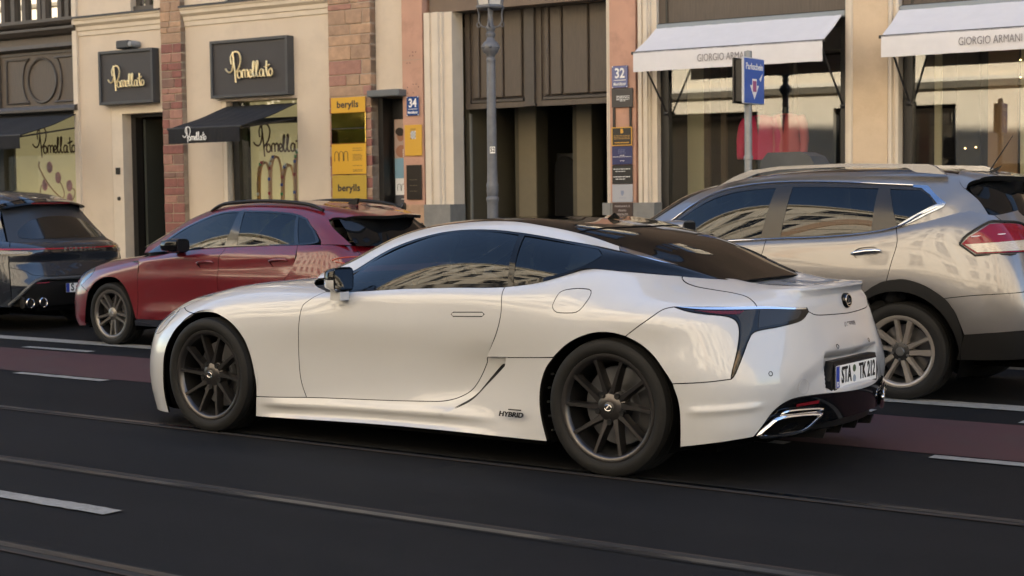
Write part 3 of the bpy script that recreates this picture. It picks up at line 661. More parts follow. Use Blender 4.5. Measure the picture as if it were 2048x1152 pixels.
# shop window with bracelets poster
w2 = fbox('shop_window', (-5.21, .28, .75), (-5.06, .34, 2.93), DARK, h34)
fbox('window_reveal', (-5.21, .006, .75), (-5.13, .28, 2.93), CREAM2, w2); fbox('window_frame', (-5.08, .10, .75), (-4.97, .30, 2.93), DARK, w2); fbox('window_frame', (-3.78, .10, .75), (-3.72, .30, 2.93), DARK, w2); fbox('window_frame', (-4.97, .10, 2.58), (-3.78, .30, 2.66), DARK, w2)
fbox('display_board', (-4.97, .37, .75), (-3.78, .39, 2.93), POSTL, w2); fbox('pane', (-4.97, .14, .75), (-3.78, .15, 2.93), SG, w2)
script_word('display_lettering', 1.02, (-4.40, .362, 2.33), .016, BRN, w2, True)
BR = [mat('bracelet_gold', (.45, .24, .08), .35, metal=.5), mat('bracelet_rose', (.5, .28, .18), .4), mat('gem_red', (.4, .03, .05), .2), mat('gem_blue', (.03, .07, .4), .2), mat('gem_white', (.7, .7, .7), .3), mat('gem_green', (.05, .3, .08), .2)]
rb = random.Random(5)
for i, (x, zt) in enumerate(((-4.78, 2.0), (-4.55, 2.08), (-4.30, 1.95), (-4.05, 2.17))):
    path = smooth_line([(x - .02, .36, 1.0), (x - .03, .36, 1.45), (x - .02, .36, zt - .22), (x + .03, .36, zt - .03), (x + .08, .36, zt)] , None, 6)
    mb = MB(); mb.tube(path, .034, 6); mb.build('bracelet', BR[i % 2], w2, 60)
    mb = MB(); mb.tube([(2 * x + .17 - p[0], p[1] + .004, p[2]) for p in path], .022, 5); mb.build('bracelet_back', BR[0], w2, 60)
    for k in range(9):
        p = path[min(len(path) - 1, int(k * len(path) / 9.5))]; mb = MB(); mb.box((p[0] - .026, .32, p[2] - .024), (p[0] + .026, .336, p[2] + .024), .008); mb.build('gemstone', BR[rb.choice((2, 3, 4, 4, 5, 1))], w2)
# --- stone pillars
def pal1(z, r): return STONES[r.choice((0, 0, 1, 1, 4))] if z < 3.85 else STONES[r.choice((2, 3))]
stone_pillar(h34, -6.365, -5.93, .11, 4.95, -.11, 11, pal1)
def pal2(z, r): return STONES[r.choice((2, 2, 1, 3, 1))] if z > 2.9 else STONES[r.choice((1, 2, 0))]
stone_pillar(h34, -3.05, -2.28, .11, 4.95, -.09, 23, pal2)
# --- narrow bay with side door
fbox('wall', (-2.28, .04, 2.93), (-1.76, .9, 4.95), CREAM, h34)
cn = fbox('canopy', (-2.25, -.24, 2.86), (-1.68, .04, 2.955), mat('canopy_grey', (.11, .12, .125), .5), h34, .01)
sd_ = fbox('side_door', (-2.28, .30, .13), (-1.76, .36, 2.86), DARK, h34)
fbox('door_frame', (-2.27, .06, .13), (-2.19, .30, 2.86), DARK, sd_); fbox('door_frame', (-1.80, .06, .13), (-1.765, .30, 2.86), DARK, sd_)
ps = fbox('poster', (-2.14, .275, 1.28), (-1.80, .285, 2.56), WHITE, sd_)
fbox('poster_photo', (-2.14, .270, 2.0), (-1.80, .2745, 2.56), mat('poster_wall', (.45, .33, .27), .6), sd_); fbox('poster_sky', (-2.14, .270, 1.71), (-1.80, .2745, 2.0), mat('poster_blue', (.22, .38, .48), .6), sd_); fbox('poster_footer', (-2.14, .270, 1.28), (-1.80, .2745, 1.47), mat('poster_grey', (.06, .06, .07), .6), sd_)
SKIN = mat('poster_skin', (.36, .17, .10), .6); HAIR = mat('poster_hair', (.03, .018, .012), .6)
def blob(x, z, a, b, m_, y, nm):
    mb = MB(); mb.prism([(x + a * math.cos(t), z + b * math.sin(t)) for t in np.linspace(0, 2 * math.pi, 15)[:-1]], y, y + .002, 'y'); return mb.build(nm, m_, sd_)
blob(-2.02, 2.10, .10, .09, SKIN, .268, 'poster_arm'); blob(-2.03, 2.33, .065, .09, SKIN, .2655, 'poster_face'); blob(-2.045, 2.385, .078, .055, HAIR, .263, 'poster_hair'); blob(-2.03, 2.335, .052, .016, HAIR, .2605, 'poster_glasses'); blob(-1.925, 2.42, .055, .085, SKIN, .2655, 'poster_face'); blob(-1.90, 2.36, .05, .12, HAIR, .2672, 'poster_hair'); blob(-1.925, 2.485, .06, .03, mat('poster_cap', (.12, .05, .05), .6), .2628, 'poster_cap')
for k in range(4): fbox('poster_stripe', (-1.99, .2615, 2.02 + k * .03), (-1.83, .2625, 2.034 + k * .03), WHITE, sd_)
mb = MB()
for k in range(3): mb.tube([(-2.07 + k * .075 - .03, .2685, 1.53)] + [(-2.07 + k * .075 + .03 * math.cos(a), .2685, 1.60 + .03 * math.sin(a)) for a in np.linspace(math.pi, 0, 8)] + [(-2.07 + k * .075 + .03, .2685, 1.53)], .003, 4)
o_ = mb.build('poster_arches', BPR, sd_)
for k in range(2): lines_of_print('poster_print', -2.03, -1.90, [1.34 + .07 * k], .2695, WHITE, sd_, .008, k)
# --- pink pilaster between the two houses
p3 = fbox('pilaster', (-1.745, -.06, 1.33), (-1.395, .30, 4.95), PINK, h34); fbox('pilaster_base', (-1.76, -.075, .11), (-1.38, .30, 1.33), STONES[3], h34)
rb = random.Random(9)
for z in (3.47, 3.42, 3.32, 3.02, 2.98, 2.90):
    for x in rb.sample((-1.66, -1.61, -1.56, -1.51, -1.47), 2):
        mb = MB(); mb.lathe([(0, -.0625), (.008, -.0625), (.008, -.055)], 7, 'y', (x, 0, z)); mb.build('drill_hole', BPR, p3)
for z in (2.72, 3.36): fbox('stone_joint', (-1.745, -.0615, z), (-1.395, -.0595, z + .006), MORT, p3)

# ======================================================== house number 32: wooden gate, fashion shop
h32 = fthing('shop_building', 'tan plastered house with the tall brown gate and the fashion shop windows', 'building')
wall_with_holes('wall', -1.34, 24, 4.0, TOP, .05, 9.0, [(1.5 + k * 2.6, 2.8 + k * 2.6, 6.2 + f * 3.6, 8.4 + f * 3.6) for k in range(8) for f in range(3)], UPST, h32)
for f in range(3):
    for k in range(8):
        x = 1.5 + k * 2.6; z = 6.2 + f * 3.6; w_ = fbox('window', (x, .20, z), (x + 1.3, .24, z + 2.2), DARK, h32); fbox('pane', (x + .08, .17, z + .08), (x + 1.22, .185, z + 2.12), SGP, w_)
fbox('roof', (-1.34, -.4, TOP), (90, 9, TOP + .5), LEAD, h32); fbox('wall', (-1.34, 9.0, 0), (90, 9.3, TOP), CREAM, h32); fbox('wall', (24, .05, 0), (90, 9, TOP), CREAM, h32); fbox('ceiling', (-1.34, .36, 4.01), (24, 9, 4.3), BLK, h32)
def jamb(x0, x1, par=h32, y=0):
    w = (x1 - x0); s = 1 if w > 0 else -1; a = abs(w)
    pr = [(0, .30), (0, -.05), (.22, -.05), (.24, -.02), (.30, -.02), (.32, -.045), (.55, -.045), (.58, -.01), (.66, -.01), (.68, .03), (1.0, .03), (1.0, .30)]
    return vmould('door_jamb', [(x0 + q[0] * w, q[1] + y) for q in pr], 1.33, 4.0, CREAM2, par), fbox('plinth', (min(x0, x1) - .015, -.085, .11), (max(x0, x1) + .01, .30, 1.33), PLIN, par)
jamb(-1.375, -.955); jamb(1.565, 1.475)
# gate
gt = fbox('gate', (-.955, .40, 2.66), (1.475, .46, 4.0), WOOD, h32)
fbox('gate_rail', (-.955, .36, 2.66), (1.475, .40, 2.735), WOOD, gt)
for a, b in ((-.955, -.88), (.03, .285), (1.40, 1.475)): fbox('gate_stile', (a, .365, 2.735), (b, .40, 4.0), WOOD, gt)
fbox('gate_post', (.05, .31, 2.70), (.20, .365, 4.0), WOOD2, gt); fbox('gate_post_foot', (.03, .30, 2.665), (.22, .365, 2.70), WOOD2, gt)
for x0, x1, gs in ((-.88, .03, (-.93 + .02, -.71, -.32)), (.285, 1.40, (.42, .62, 1.03))):
    moulding('gate_moulding', x0 + .03, x1 - .03, [(.40, 2.80), (.345, 2.775), (.345, 2.745), (.40, 2.738)], WOOD2, gt)
    edges = [x0 + .04] + [g_ for g_ in gs if g_ > x0 + .1] + [x1 - .04]
    for a, b in zip(edges[:-1], edges[1:]): mb = MB(); mb.box((a + .016, .35, 2.805), (b - .016, .42, 4.0), .012); mb.build('gate_board', WOOD, gt)
# passage behind the open gate
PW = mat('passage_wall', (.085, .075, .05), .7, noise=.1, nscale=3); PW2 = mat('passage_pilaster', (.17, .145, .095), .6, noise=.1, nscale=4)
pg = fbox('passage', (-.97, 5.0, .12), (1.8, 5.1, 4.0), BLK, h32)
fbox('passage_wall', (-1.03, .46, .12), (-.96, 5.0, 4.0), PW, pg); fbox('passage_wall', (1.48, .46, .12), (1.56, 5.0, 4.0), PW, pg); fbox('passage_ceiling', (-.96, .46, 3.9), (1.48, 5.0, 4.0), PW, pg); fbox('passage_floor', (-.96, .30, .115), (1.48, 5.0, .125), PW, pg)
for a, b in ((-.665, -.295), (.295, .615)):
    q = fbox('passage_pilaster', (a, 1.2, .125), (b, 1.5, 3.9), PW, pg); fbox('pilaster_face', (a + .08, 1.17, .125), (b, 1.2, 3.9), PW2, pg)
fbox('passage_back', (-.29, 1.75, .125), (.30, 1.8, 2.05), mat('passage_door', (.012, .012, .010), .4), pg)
mb = MB(); mb.prism([(.02 * 1, .125)] + [(-.14 + .16 * math.cos(a), 1.85 + .16 * math.sin(a)) for a in np.linspace(0, math.pi, 12)] + [(-.30, .125)], 1.70, 1.75, 'y'); mb.build('passage_niche', BLK, pg)
fbox('gate_edge', (-.94, .42, .125), (-.915, .46, 2.6), mat('edge_grey', (.22, .22, .20), .5), gt)
# pilaster with the plates, jambs and window frames
fbox('pilaster', (1.57, -.06, 1.33), (1.945, .30, 4.0), PINK, h32); fbox('pilaster_base', (1.56, -.075, .11), (1.96, .30, 1.33), PLIN, h32)
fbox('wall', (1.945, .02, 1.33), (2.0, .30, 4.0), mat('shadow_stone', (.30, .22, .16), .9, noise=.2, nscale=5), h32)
jamb(1.975, 2.205)
def shop_front(x0, x1, nm='shop_window'):
    w = fbox(nm, (x0, .14, .12), (x0 + .11, .26, 3.60), DARK, h32)
    fbox('window_frame', (x1 - .09, .14, .12), (x1, .26, 3.60), DARK, w); fbox('window_frame', (x0 + .11, .14, .12), (x1 - .09, .26, .62), DARK, w); fbox('window_frame', (x0 + .11, .14, 3.42), (x1 - .09, .26, 3.60), DARK, w)
    fa = fbox('fascia', (x0, .10, 3.60), (x1, .35, 4.0), WOOD, h32); fbox('fascia_edge', (x0, .07, 3.585), (x1, .10, 3.62), DARK, fa); fbox('fascia_stile', (x0 + .10, .085, 3.62), (x0 + .13, .10, 4.0), DARK, fa)
    fbox('pane', (x0 + .11, .19, .62), (x1 - .09, .20, 3.42), SG, w); return w
s1 = shop_front(2.205, 4.705); s2 = shop_front(5.385, 9.6)
# pier
fbox('pier', (4.83, -.03, .11), (5.25, .30, 4.0), PIER, h32); fbox('pier_base', (4.72, -.075, .11), (5.38, .28, 1.0), PLIN, h32)
vmould('pier_moulding', [(4.715, .30), (4.715, .02), (4.735, -.01), (4.765, -.01), (4.775, -.045), (4.81, -.045), (4.83, -.02), (4.83, .30)], 1.0, 4.0, CREAM2, h32)
vmould('pier_moulding', [(5.25, .30), (5.25, -.02), (5.265, -.045), (5.30, -.045), (5.315, -.005), (5.335, -.005), (5.345, -.03), (5.375, -.02), (5.375, .30)], 1.0, 4.0, CREAM2, h32)
fbox('wall', (9.6, .0, .11), (24, .9, 4.0), PIER, h32)
# shop interior: floor, ceiling, back panels in cream and timber, spot lamps
ICR = mat('inner_cream', (.60, .52, .36), .7); IWD = mat('inner_wood', (.10, .06, .035), .5, noise=.3, nscale=6, stretch=(5, 5, .4)); IDK = mat('inner_dark', (.025, .022, .018), .7)
it = fbox('shop_interior', (2.0, 3.2, .12), (9.6, 3.3, 3.6), IDK, h32)
fbox('shop_floor', (2.205, .26, .13), (9.6, 3.2, .62), mat('inner_floor', (.20, .17, .13), .4), it); fbox('shop_ceiling', (2.205, .35, 3.45), (9.6, 3.2, 3.59), mat('inner_ceiling', (.20, .19, .15), .8), it); fbox('shop_side', (2.21, .27, .62), (2.24, 3.2, 3.45), IDK, it); fbox('shop_side', (4.9, .31, .62), (5.2, 3.2, 3.45), IDK, it)
for a, b, y, m_ in ((2.27, 2.50, .8, ICR), (2.50, 2.58, .82, IWD), (2.66, 2.74, 1.0, IWD), (3.0, 3.04, 1.2, IWD), (3.5, 3.54, 1.3, IWD), (3.72, 3.76, .9, IWD), (4.15, 4.45, 1.6, ICR), (4.46, 4.62, .7, IWD), (5.62, 5.70, .6, ICR), (5.72, 6.0, 1.2, IDK), (6.15, 6.5, 1.0, mat('inner_tan', (.42, .24, .13), .7)), (6.58, 6.78, .8, ICR), (6.85, 7.2, 1.4, ICR)): fbox('display_panel', (a, y, .62), (b, y + .05, 3.2), m_, it)
LWARM = mat('lamp_warm2', (.9, .7, .4), .5, emit=(1, .62, .25), estr=2.5)
for x, y, z in ((2.36, .95, 2.0), (2.36, .95, 1.45), (4.5, 1.6, 2.95), (3.35, 1.4, 2.2), (5.85, 1.1, 1.95), (5.98, 1.1, 1.96), (6.6, .7, 2.75), (6.6, .7, 2.95), (3.0, 2.2, 3.44), (6.3, 2.2, 3.44), (4.2, 2.4, 3.44)):
    mb = MB(); mb.lathe([(0, -.012), (.014, 0), (0, .012)], 10, 'z', (x, y, z)); mb.build('spot_lamp', LWARM, it)
# ---------------------------------------------------------------- signs, awnings and plates on the houses (each a thing of its own)
def sign_box(label, x0, x1, z0, z1, w, zc):
    t = fthing('shop_sign', label, 'sign', 'dark shop signs with gold script'); y = -.16
    fbox('board', (x0 + .045, y + .03, z0 + .045), (x1 - .045, 0, z1 - .045), SIGNB, t)
    for a, b in (((x0, y, z0), (x0 + .045, 0, z1)), ((x1 - .045, y, z0), (x1, 0, z1)), ((x0 + .045, y, z0), (x1 - .045, 0, z0 + .045)), ((x0 + .045, y, z1 - .045), (x1 - .045, 0, z1))): fbox('frame', a, b, SIGNF, t, .004)
    script_word('lettering', w, ((x0 + x1) / 2 + .02, y - .005, zc), .0135 * w / .86, GOLD, t); return t
sign_box('dark framed sign with gold script over the open dark shop door', -7.70, -6.50, 2.975, 3.83, .80, 3.38)
sign_box('dark framed sign with gold script over the jeweller window with black awning', -5.29, -3.76, 2.975, 3.845, .93, 3.42)
t = fthing('spotlight', 'black box lamp fixed on top of the dark sign over the shop door', 'lamp'); fbox('housing', (-7.26, -.20, 3.845), (-6.98, -.02, 3.975), mat('lamp_body', (.03, .035, .045), .4), t, .02); fbox('bracket', (-7.05, -.12, 3.832), (-6.95, -.01, 3.90), DARK, t); mb = MB(); mb.lathe([(0, -.215), (.04, -.21), (.055, -.13), (.055, -.02)], 16, 'y', (-6.93, 0, 3.91)); mb.build('lamp_head', mat('lamp_body2', (.25, .26, .27), .4), t)
BCLOTH = mat('black_canvas', (.010, .010, .012), .9, bump=.3, bscale=150); WCLOTH = mat('white_canvas', (.68, .66, .66), .85, noise=.04, nscale=6, bump=.2, bscale=140); ARM = mat('awning_arm', (.02, .02, .022), .4)
def awning(label, x0, x1, zw, yf, zf, zv, m, sag=.02, group=None, name='awning'):
    t = fthing(name, label, 'awning', group); n, k = 24, 10; V = []; F = []
    for i in range(n + 1):
        x = x0 + (x1 - x0) * i / n
        for j in range(k + 1):
            f = j / k; V.append((x, .03 + (yf - .03) * f, zw + (zf - zw) * f - sag * math.sin(math.pi * f) * (1 + .25 * math.sin(i * 1.7)) + .003 * math.sin(i * 2.1 + j)))
    V2 = V + [(a, b + .006, c - .012) for a, b, c in V]; N = len(V)
    for i in range(n):
        for j in range(k):
            a = i * (k + 1) + j; q = (a, a + k + 1, a + k + 2, a + 1); F.append(q); F.append(tuple(N + v for v in q[::-1]))
    for j in range(k):
        a = j; F.append((a, a + 1, N + a + 1, N + a)); a = n * (k + 1) + j; F.append((a, N + a, N + a + 1, a + 1))
    mesh('canopy_cloth', V2, F, m, t, 50)
    V = []; F = []; r = random.Random(int(abs(x0) * 37))
    for i in range(n * 2 + 1):
        x = x0 + (x1 - x0) * i / (2 * n); w = .006 * math.sin(i * .55 + r.uniform(0, .3)) + .004 * math.sin(i * 1.9)
        V += [(x, yf - .004, zf), (x, yf - .008 + w * .5, (zf + zv) / 2), (x, yf - .006 + w, zv + r.uniform(-.002, .002))]
    F = [(3 * i + j, 3 * i + 3 + j, 3 * i + 4 + j, 3 * i + 1 + j) for i in range(2 * n) for j in range(2)]; N = len(V); V += [(a, b + .007, c) for a, b, c in V]; F += [tuple(N + q for q in f[::-1]) for f in F]
    mesh('valance', V, F, m, t, 60)
    mb = MB(); mb.tube([(x0 - .03, yf + .015, zf - .005), (x1 + .02, yf + .015, zf - .005)], .020, 10); mb.build('front_bar', ARM, t)
    return t
a1 = awning('black awning with white script over the bracelets window of the jeweller', -5.13, -3.75, 2.86, -1.24, 2.475, 2.255, BCLOTH, .02, 'black shop awnings')
script_word('lettering', .46, (-4.60, -1.262, 2.375), .0062, WHITE, a1, True)
for x in (-5.06, -3.82): mb = MB(); mb.tube([(x, -1.2, 2.45), (x + .02, .02, 2.62)], .014, 8); mb.build('awning_arm', ARM, a1)
a0 = awning('black awning on the brown timber shopfront at the left edge', -13.0, -8.36, 2.90, -1.22, 2.49, 2.275, BCLOTH, .03, 'black shop awnings')
for x in (-9.8, -8.42): mb = MB(); mb.tube([(x, -1.2, 2.46), (x + .02, .1, 2.66)], .014, 8); mb.build('awning_arm', ARM, a0)
def white_awning(label, x0, x1, tx):
    t = awning(label, x0, x1, 3.565, -.64, 3.195, 2.955, WCLOTH, .012, 'white awnings of the fashion shop')
    v, f = text_mesh('GIORGIO ARMANI', .128, .003, sx=.66, font_bold=-.0012); mesh('lettering', [(a + tx, -.658 + b_, c + 3.075) for a, b_, c in v], f, mat('awning_print', (.19, .17, .165), .7), t)
    for xx in (x0 + .06, x1 - .05):
        mb = MB(); mb.tube([(xx, -.60, 3.18), (xx + .03, .12, 2.47)], .013, 8); mb.build('awning_arm', ARM, t); mb = MB(); mb.lathe([(0, -.03), (.025, -.03), (.03, 0), (.025, .03), (0, .03)], 10, 'x', (xx + .03, .11, 2.47)); mb.build('arm_bracket', ARM, t)
    fbox('cassette', (x0, .0, 3.525), (x1 + .04, .08, 3.60), mat('awning_cassette', (.22, .25, .27), .5), t, .01)
    return t
white_awning('white awning lettered in black nearest the brown gate', 2.215, 4.675, 3.44)
white_awning('white awning lettered in black at the right edge', 5.375, 9.5, 6.60)
# brass and enamel plates
def plate(label, x0, x1, z0, z1, m, y=-.105, d=.014, group='plates on the pillars', name='wall_plate', bev=.003, base=-.06):
    t = fthing(name, label, 'sign', group); fbox('plate', (x0, y, z0), (x1, y + d, z1), m, t, bev)
    for x in (x0 + .018, x1 - .018):
        for z in (z0 + .018, z1 - .018): mb = MB(); mb.tube([(x, y + d, z), (x, base, z)], .006, 6); mb.build('standoff', DARK, t)
    return t
DY = -.118
for la, z0, z1, m_ in (('yellow consultancy sign, topmost on the pillar right of the jeweller', 2.665, 2.885, YEL), ('mustard consultancy sign, lowest on the pillar right of the jeweller', 1.34, 1.765, MUST)):
    t = plate(la, -2.985, -2.365, z0, z1, m_, -.125, base=-.09); v, f = text_mesh('berylls', .135 if z1 > 2 else .14, .003, font_bold=.0035, sx=1.05, spacing=1.05); zc = (z0 + z1) / 2 + .005
    mesh('lettering', [(a - 2.68, b_ - .126, c + zc + (.0 if z1 > 2 else .02)) for a, b_, c in v], f, BPR, t)
t = plate('mirror-like gold plate reflecting trees between the two yellow signs', -2.985, -2.365, 2.225, 2.66, mat('mirror_gold', (.80, .62, .16), .06, metal=1), -.125, base=-.09); fbox('plate_joint', (-2.98, -.1262, 2.43), (-2.37, -.125, 2.445), DARK, t)
t = plate('yellow sign with three arches and small print on the pillar', -2.985, -2.365, 1.78, 2.215, YEL, -.125, base=-.09)
mb = MB()
for k in range(3):
    xc = -2.895 + k * .085; mb.tube([(xc - .035, -.127, 1.97)] + [(xc + .035 * math.cos(a), -.127, 2.065 + .045 * math.sin(a)) for a in np.linspace(math.pi, 0, 9)] + [(xc + .035, -.127, 1.97)], .0045, 5)
mb.build('arch_logo', BPR, t); lines_of_print('small_print', -2.60, -2.43, [2.15, 2.12, 2.06, 2.04, 2.02, 2.0, 1.98, 1.90, 1.84, 1.82], -.1255, BPR, t, .007, 2)
def house_number(label, x0, x1, z0, z1, num, y, m, street):
    t = plate(label, x0, x1, z0, z1, m, y, .01, 'blue house number plates', 'house_number', .004); xc = (x0 + x1) / 2; h = z1 - z0
    v, f = text_mesh(num, h * .62, .002, font_bold=.004, sx=.85); mesh('numerals', [(a + xc, b_ + y - .0005, c + z1 - h * .36) for a, b_, c in v], f, WHITE, t)
    fbox('rule', (x0 + .03, y - .002, z0 + h * .33), (x1 - .03, y, z0 + h * .355), WHITE, t); v, f = text_mesh(street, h * .19, .002, font_bold=.001, sx=.62); mesh('street_name', [(a + xc, b_ + y - .0005, c + z0 + h * .17) for a, b_, c in v], f, WHITE, t)
    for b in (((x0, y - .001, z0), (x0 + .006, y + .001, z1)), ((x1 - .006, y - .001, z0), (x1, y + .001, z1))): pass
    for z in (z0 + .008, z1 - .008):
        for x in (x0 + .012, x1 - .012): mb = MB(); mb.lathe([(0, y - .006), (.007, y - .004), (.008, y)], 8, 'y', (x, 0, z)); mb.build('screw', WHITE, t)
    return t
house_number('blue enamel house number 34 on the pink pilaster', -1.665, -1.452, 2.58, 2.848, '34', -.085, BLUE, 'Maximilianstr')
house_number('blue enamel house number 32 right of the gate', 1.612, 1.845, 2.815, 3.098, '32', -.085, mat('enamel_blue2', (.03, .055, .22), .3, coat=.5), 'Maximilianstr')
t = plate('yellow plate with a small chequered crest under house number 34', -1.705, -1.412, 2.018, 2.452, mat('notary_yellow', (.60, .33, .03), .4), -.085)
for i in range(4):
    for j in range(5):
        fbox('crest_check', (-1.60 + i * .022, -.0872, 2.255 + j * .022), (-1.60 + (i + 1) * .022 - .001, -.0858, 2.255 + (j + 1) * .022 - .001), WHITE if (i + j) % 2 else BPR, t)
lines_of_print('small_print', -1.60, -1.515, [2.395, 2.38], -.0858, BPR, t, .006, 4)
t = plate('dark bronze plate on the lower pink pilaster', -1.685, -1.425, 1.402, 1.888, mat('bronze_plate', (.030, .024, .020), .35, metal=.5), -.085); lines_of_print('small_print', -1.63, -1.50, [1.68, 1.60, 1.52], -.0858, mat('bronze_print', (.12, .09, .05), .5), t, .008, 5)
xs = (1.608, 1.905)
specs = [('charcoal office plate directly under house number 32', 2.562, 2.808, mat('charcoal_plate', (.045, .040, .038), .45)), ('black plate in an orange frame right of the gate', 2.068, 2.308, mat('black_plate', (.015, .013, .012), .35)), ('navy blue plate right of the gate', 1.824, 2.062, NAVY), ('black office plate with white script above the pale one', 1.575, 1.818, mat('black_plate2', (.013, .013, .014), .3)), ('pale grey plate with a shield among the gate plates', 1.336, 1.568, mat('pale_plate', (.36, .36, .38), .45)), ('dark brown plate, lowest of the gate plates', 1.07, 1.328, mat('brown_plate', (.045, .025, .020), .4))]
for i, (la, z0, z1, m_) in enumerate(specs):
    t = plate(la, xs[0], xs[1] + (.012 if i == 0 else 0), z0, z1, m_, -.088); zc = (z0 + z1) / 2; yp = -.0885
    if i == 0: lines_of_print('small_print', 1.68, 1.87, [zc + .02, zc - .0, zc - .022], yp, WHITE, t, .008, i); lines_of_print('small_print', 1.73, 1.81, [zc - .04], yp, WHITE, t, .007, i)
    if i == 1:
        for a, b in (((1.608, -.094, z0), (1.62, -.088, z1)), ((1.893, -.094, z0), (1.905, -.088, z1)), ((1.62, -.094, z0), (1.893, -.088, z0 + .012)), ((1.62, -.094, z1 - .012), (1.893, -.088, z1))): fbox('frame', a, b, mat('orange_frame', (.62, .33, .04), .35), t)
        lines_of_print('small_print', 1.64, 1.87, [zc + .01, zc - .01, zc - .03], yp, mat('orange_print', (.45, .25, .05), .5), t, .007, i); v, f = text_mesh('B', .07, .003, font_bold=.004); mesh('monogram', [(a + 1.756, b_ + yp, c + zc + .065) for a, b_, c in v], f, mat('orange_frame'), t); fbox('rule', (1.65, yp - .001, zc - .085), (1.86, yp, zc - .075), mat('orange_frame'), t)
    if i == 2: fbox('rule', (1.62, yp - .001, zc - .02), (1.89, yp, zc - .016), WHITE, t); lines_of_print('small_print', 1.70, 1.81, [zc + .07, zc + .05, zc + .03], yp, mat('navy_print', (.12, .14, .25), .5), t, .008, 7); lines_of_print('small_print', 1.73, 1.79, [zc + .0, zc - .07], yp, WHITE, t, .007, 8)
    if i == 3: lines_of_print('small_print', 1.63, 1.87, [zc + .07, zc - .03], yp, WHITE, t, .009, 9); lines_of_print('small_print', 1.66, 1.80, [zc + .04, zc - .06], yp, WHITE, t, .008, 10)
    if i == 4: mb = MB(); mb.prism([(1.735, zc + .035), (1.78, zc + .035), (1.78, zc - .005), (1.757, zc - .035), (1.735, zc - .005)], yp - .002, yp, 'y'); mb.build('shield', mat('shield_blue', (.22, .25, .33), .5), t); lines_of_print('small_print', 1.71, 1.81, [zc - .06], yp, mat('shield_blue'), t, .006, 3)
    if i == 5:
        for tx, z in (('MAXIMILIANSTR. 32', zc + .085), ('EINGANG', zc + .03), ('MARSTALLSTR.', zc - .02)): v, f = text_mesh(tx, .034, .002, sx=.75); mesh('lettering', [(a + 1.756, b_ + yp, c + z) for a, b_, c in v], f, mat('faded_print', (.45, .40, .38), .5), t)
t = fthing('plate_bracket', 'two dark bars holding the charcoal office plate', 'bracket'); fbox('bar', (1.622, -.085, 2.30), (1.652, -.06, 2.56), DARK, t); fbox('bar', (1.862, -.085, 2.30), (1.892, -.06, 2.56), DARK, t)
# clothes in the shop window
def jacket(label, x, y, z, col, w=.50, h=.56):
    t = fthing('mannequin', label, 'mannequin'); m = mat('cloth_' + label[:4], col, .8, bump=.2, bscale=60)
    mb = MB(); prof = [(.0, .075, .06), (-.02, .16, .085), (-.05, .215, .10), (-.14, .20, .115), (-.28, .175, .105), (-.42, .205, .12), (-.56, .225, .125)]; V = []; n = 18
    for dz, a, b in prof: V += [(x + a * math.cos(q), y + b * math.sin(q), z + dz * h / .56) for q in np.linspace(0, 2 * math.pi, n + 1)[:-1]]
    F = [(i * n + k, i * n + (k + 1) % n, (i + 1) * n + (k + 1) % n, (i + 1) * n + k) for i in range(len(prof) - 1) for k in range(n)]; mb.add(V, F + [tuple(range(n))]); mb.build('jacket', m, t, 180)
    for s_ in (-1, 1):
        mb = MB(); mb.tube(smooth_line([(x + s_ * .19, y, z - .05), (x + s_ * .245, y - .02, z - .2), (x + s_ * .262, y - .03, z - .38), (x + s_ * .25, y - .06, z - .55)], None, 4), [.065] * 4 + [.058] * 4 + [.05] * 4 + [.045], 10); mb.build('sleeve', m, t, 180)
    mb = MB(); mb.prism([(x - .03, z - .02), (x + .04, z - .02), (x + .015, z - .26)], y - .118, y - .112, 'y'); mb.build('lapel', mat('lapel_dark', (.12, .01, .03), .7), t)
    mb = MB(); mb.lathe([(.045, .0), (.04, .07), (.0, .08)], 12, 'z', (x, y, z)); mb.lathe([(.02, -h - .02), (.02, -1.6)], 8, 'z', (x, y, z)); mb.lathe([(0, .62), (.16, .62), (.16, .645), (0, .65)], 20, 'z', (x, y, 0)); mb.build('stand', DARK, t)
    return t
jacket('magenta jacket on a stand in the fashion shop window', 3.44, .48, 2.42, (.62, .012, .10))
jacket('rose jacket on a stand beside the magenta one', 3.76, .52, 2.43, (.62, .12, .13))
jacket('pink coat on a stand at the right edge of the shop', 7.05, .62, 1.75, (.60, .03, .22))
# ---------------------------------------------------------------- street furniture
IRON = mat('cast_iron_grey', (.115, .12, .135), .45, noise=.18, nscale=18, bump=.15, bscale=70)
lp = thing('street_lamp', 'old grey cast iron street lamp with lantern in front of the brown gate', 'street lamp', (-9.75, 13.2, .13))
mb = MB(); mb.lathe([(.16, 0), (.16, .08), (.14, .10), (.13, .42), (.10, .50), (.085, .56), (.062, .62), (.058, 1.20), (.060, 1.24), (.068, 1.26), (.068, 1.28), (.056, 1.30)], 20, 'z'); mb.build('base', IRON, lp, 40)
mb = MB(); mb.lathe([(.056, 1.30), (.060, 1.33), (.064, 1.36), (.062, 1.39), (.066, 1.42), (.056, 1.45), (.053, 1.60), (.046, 2.70), (.044, 2.72), (.050, 2.735), (.050, 2.75), (.042, 2.77)], 20, 'z'); mb.build('post', IRON, lp, 40)
mb = MB(); mb.lathe([(.042, 2.77), (.05, 2.80), (.078, 2.825), (.092, 2.86), (.094, 2.895), (.075, 2.93), (.048, 2.95), (.040, 2.98), (.050, 3.0), (.052, 3.02), (.038, 3.04), (.05, 3.07), (.052, 3.09), (.034, 3.12), (.026, 3.20), (.03, 3.29)], 20, 'z'); mb.build('capital', IRON, lp, 40)
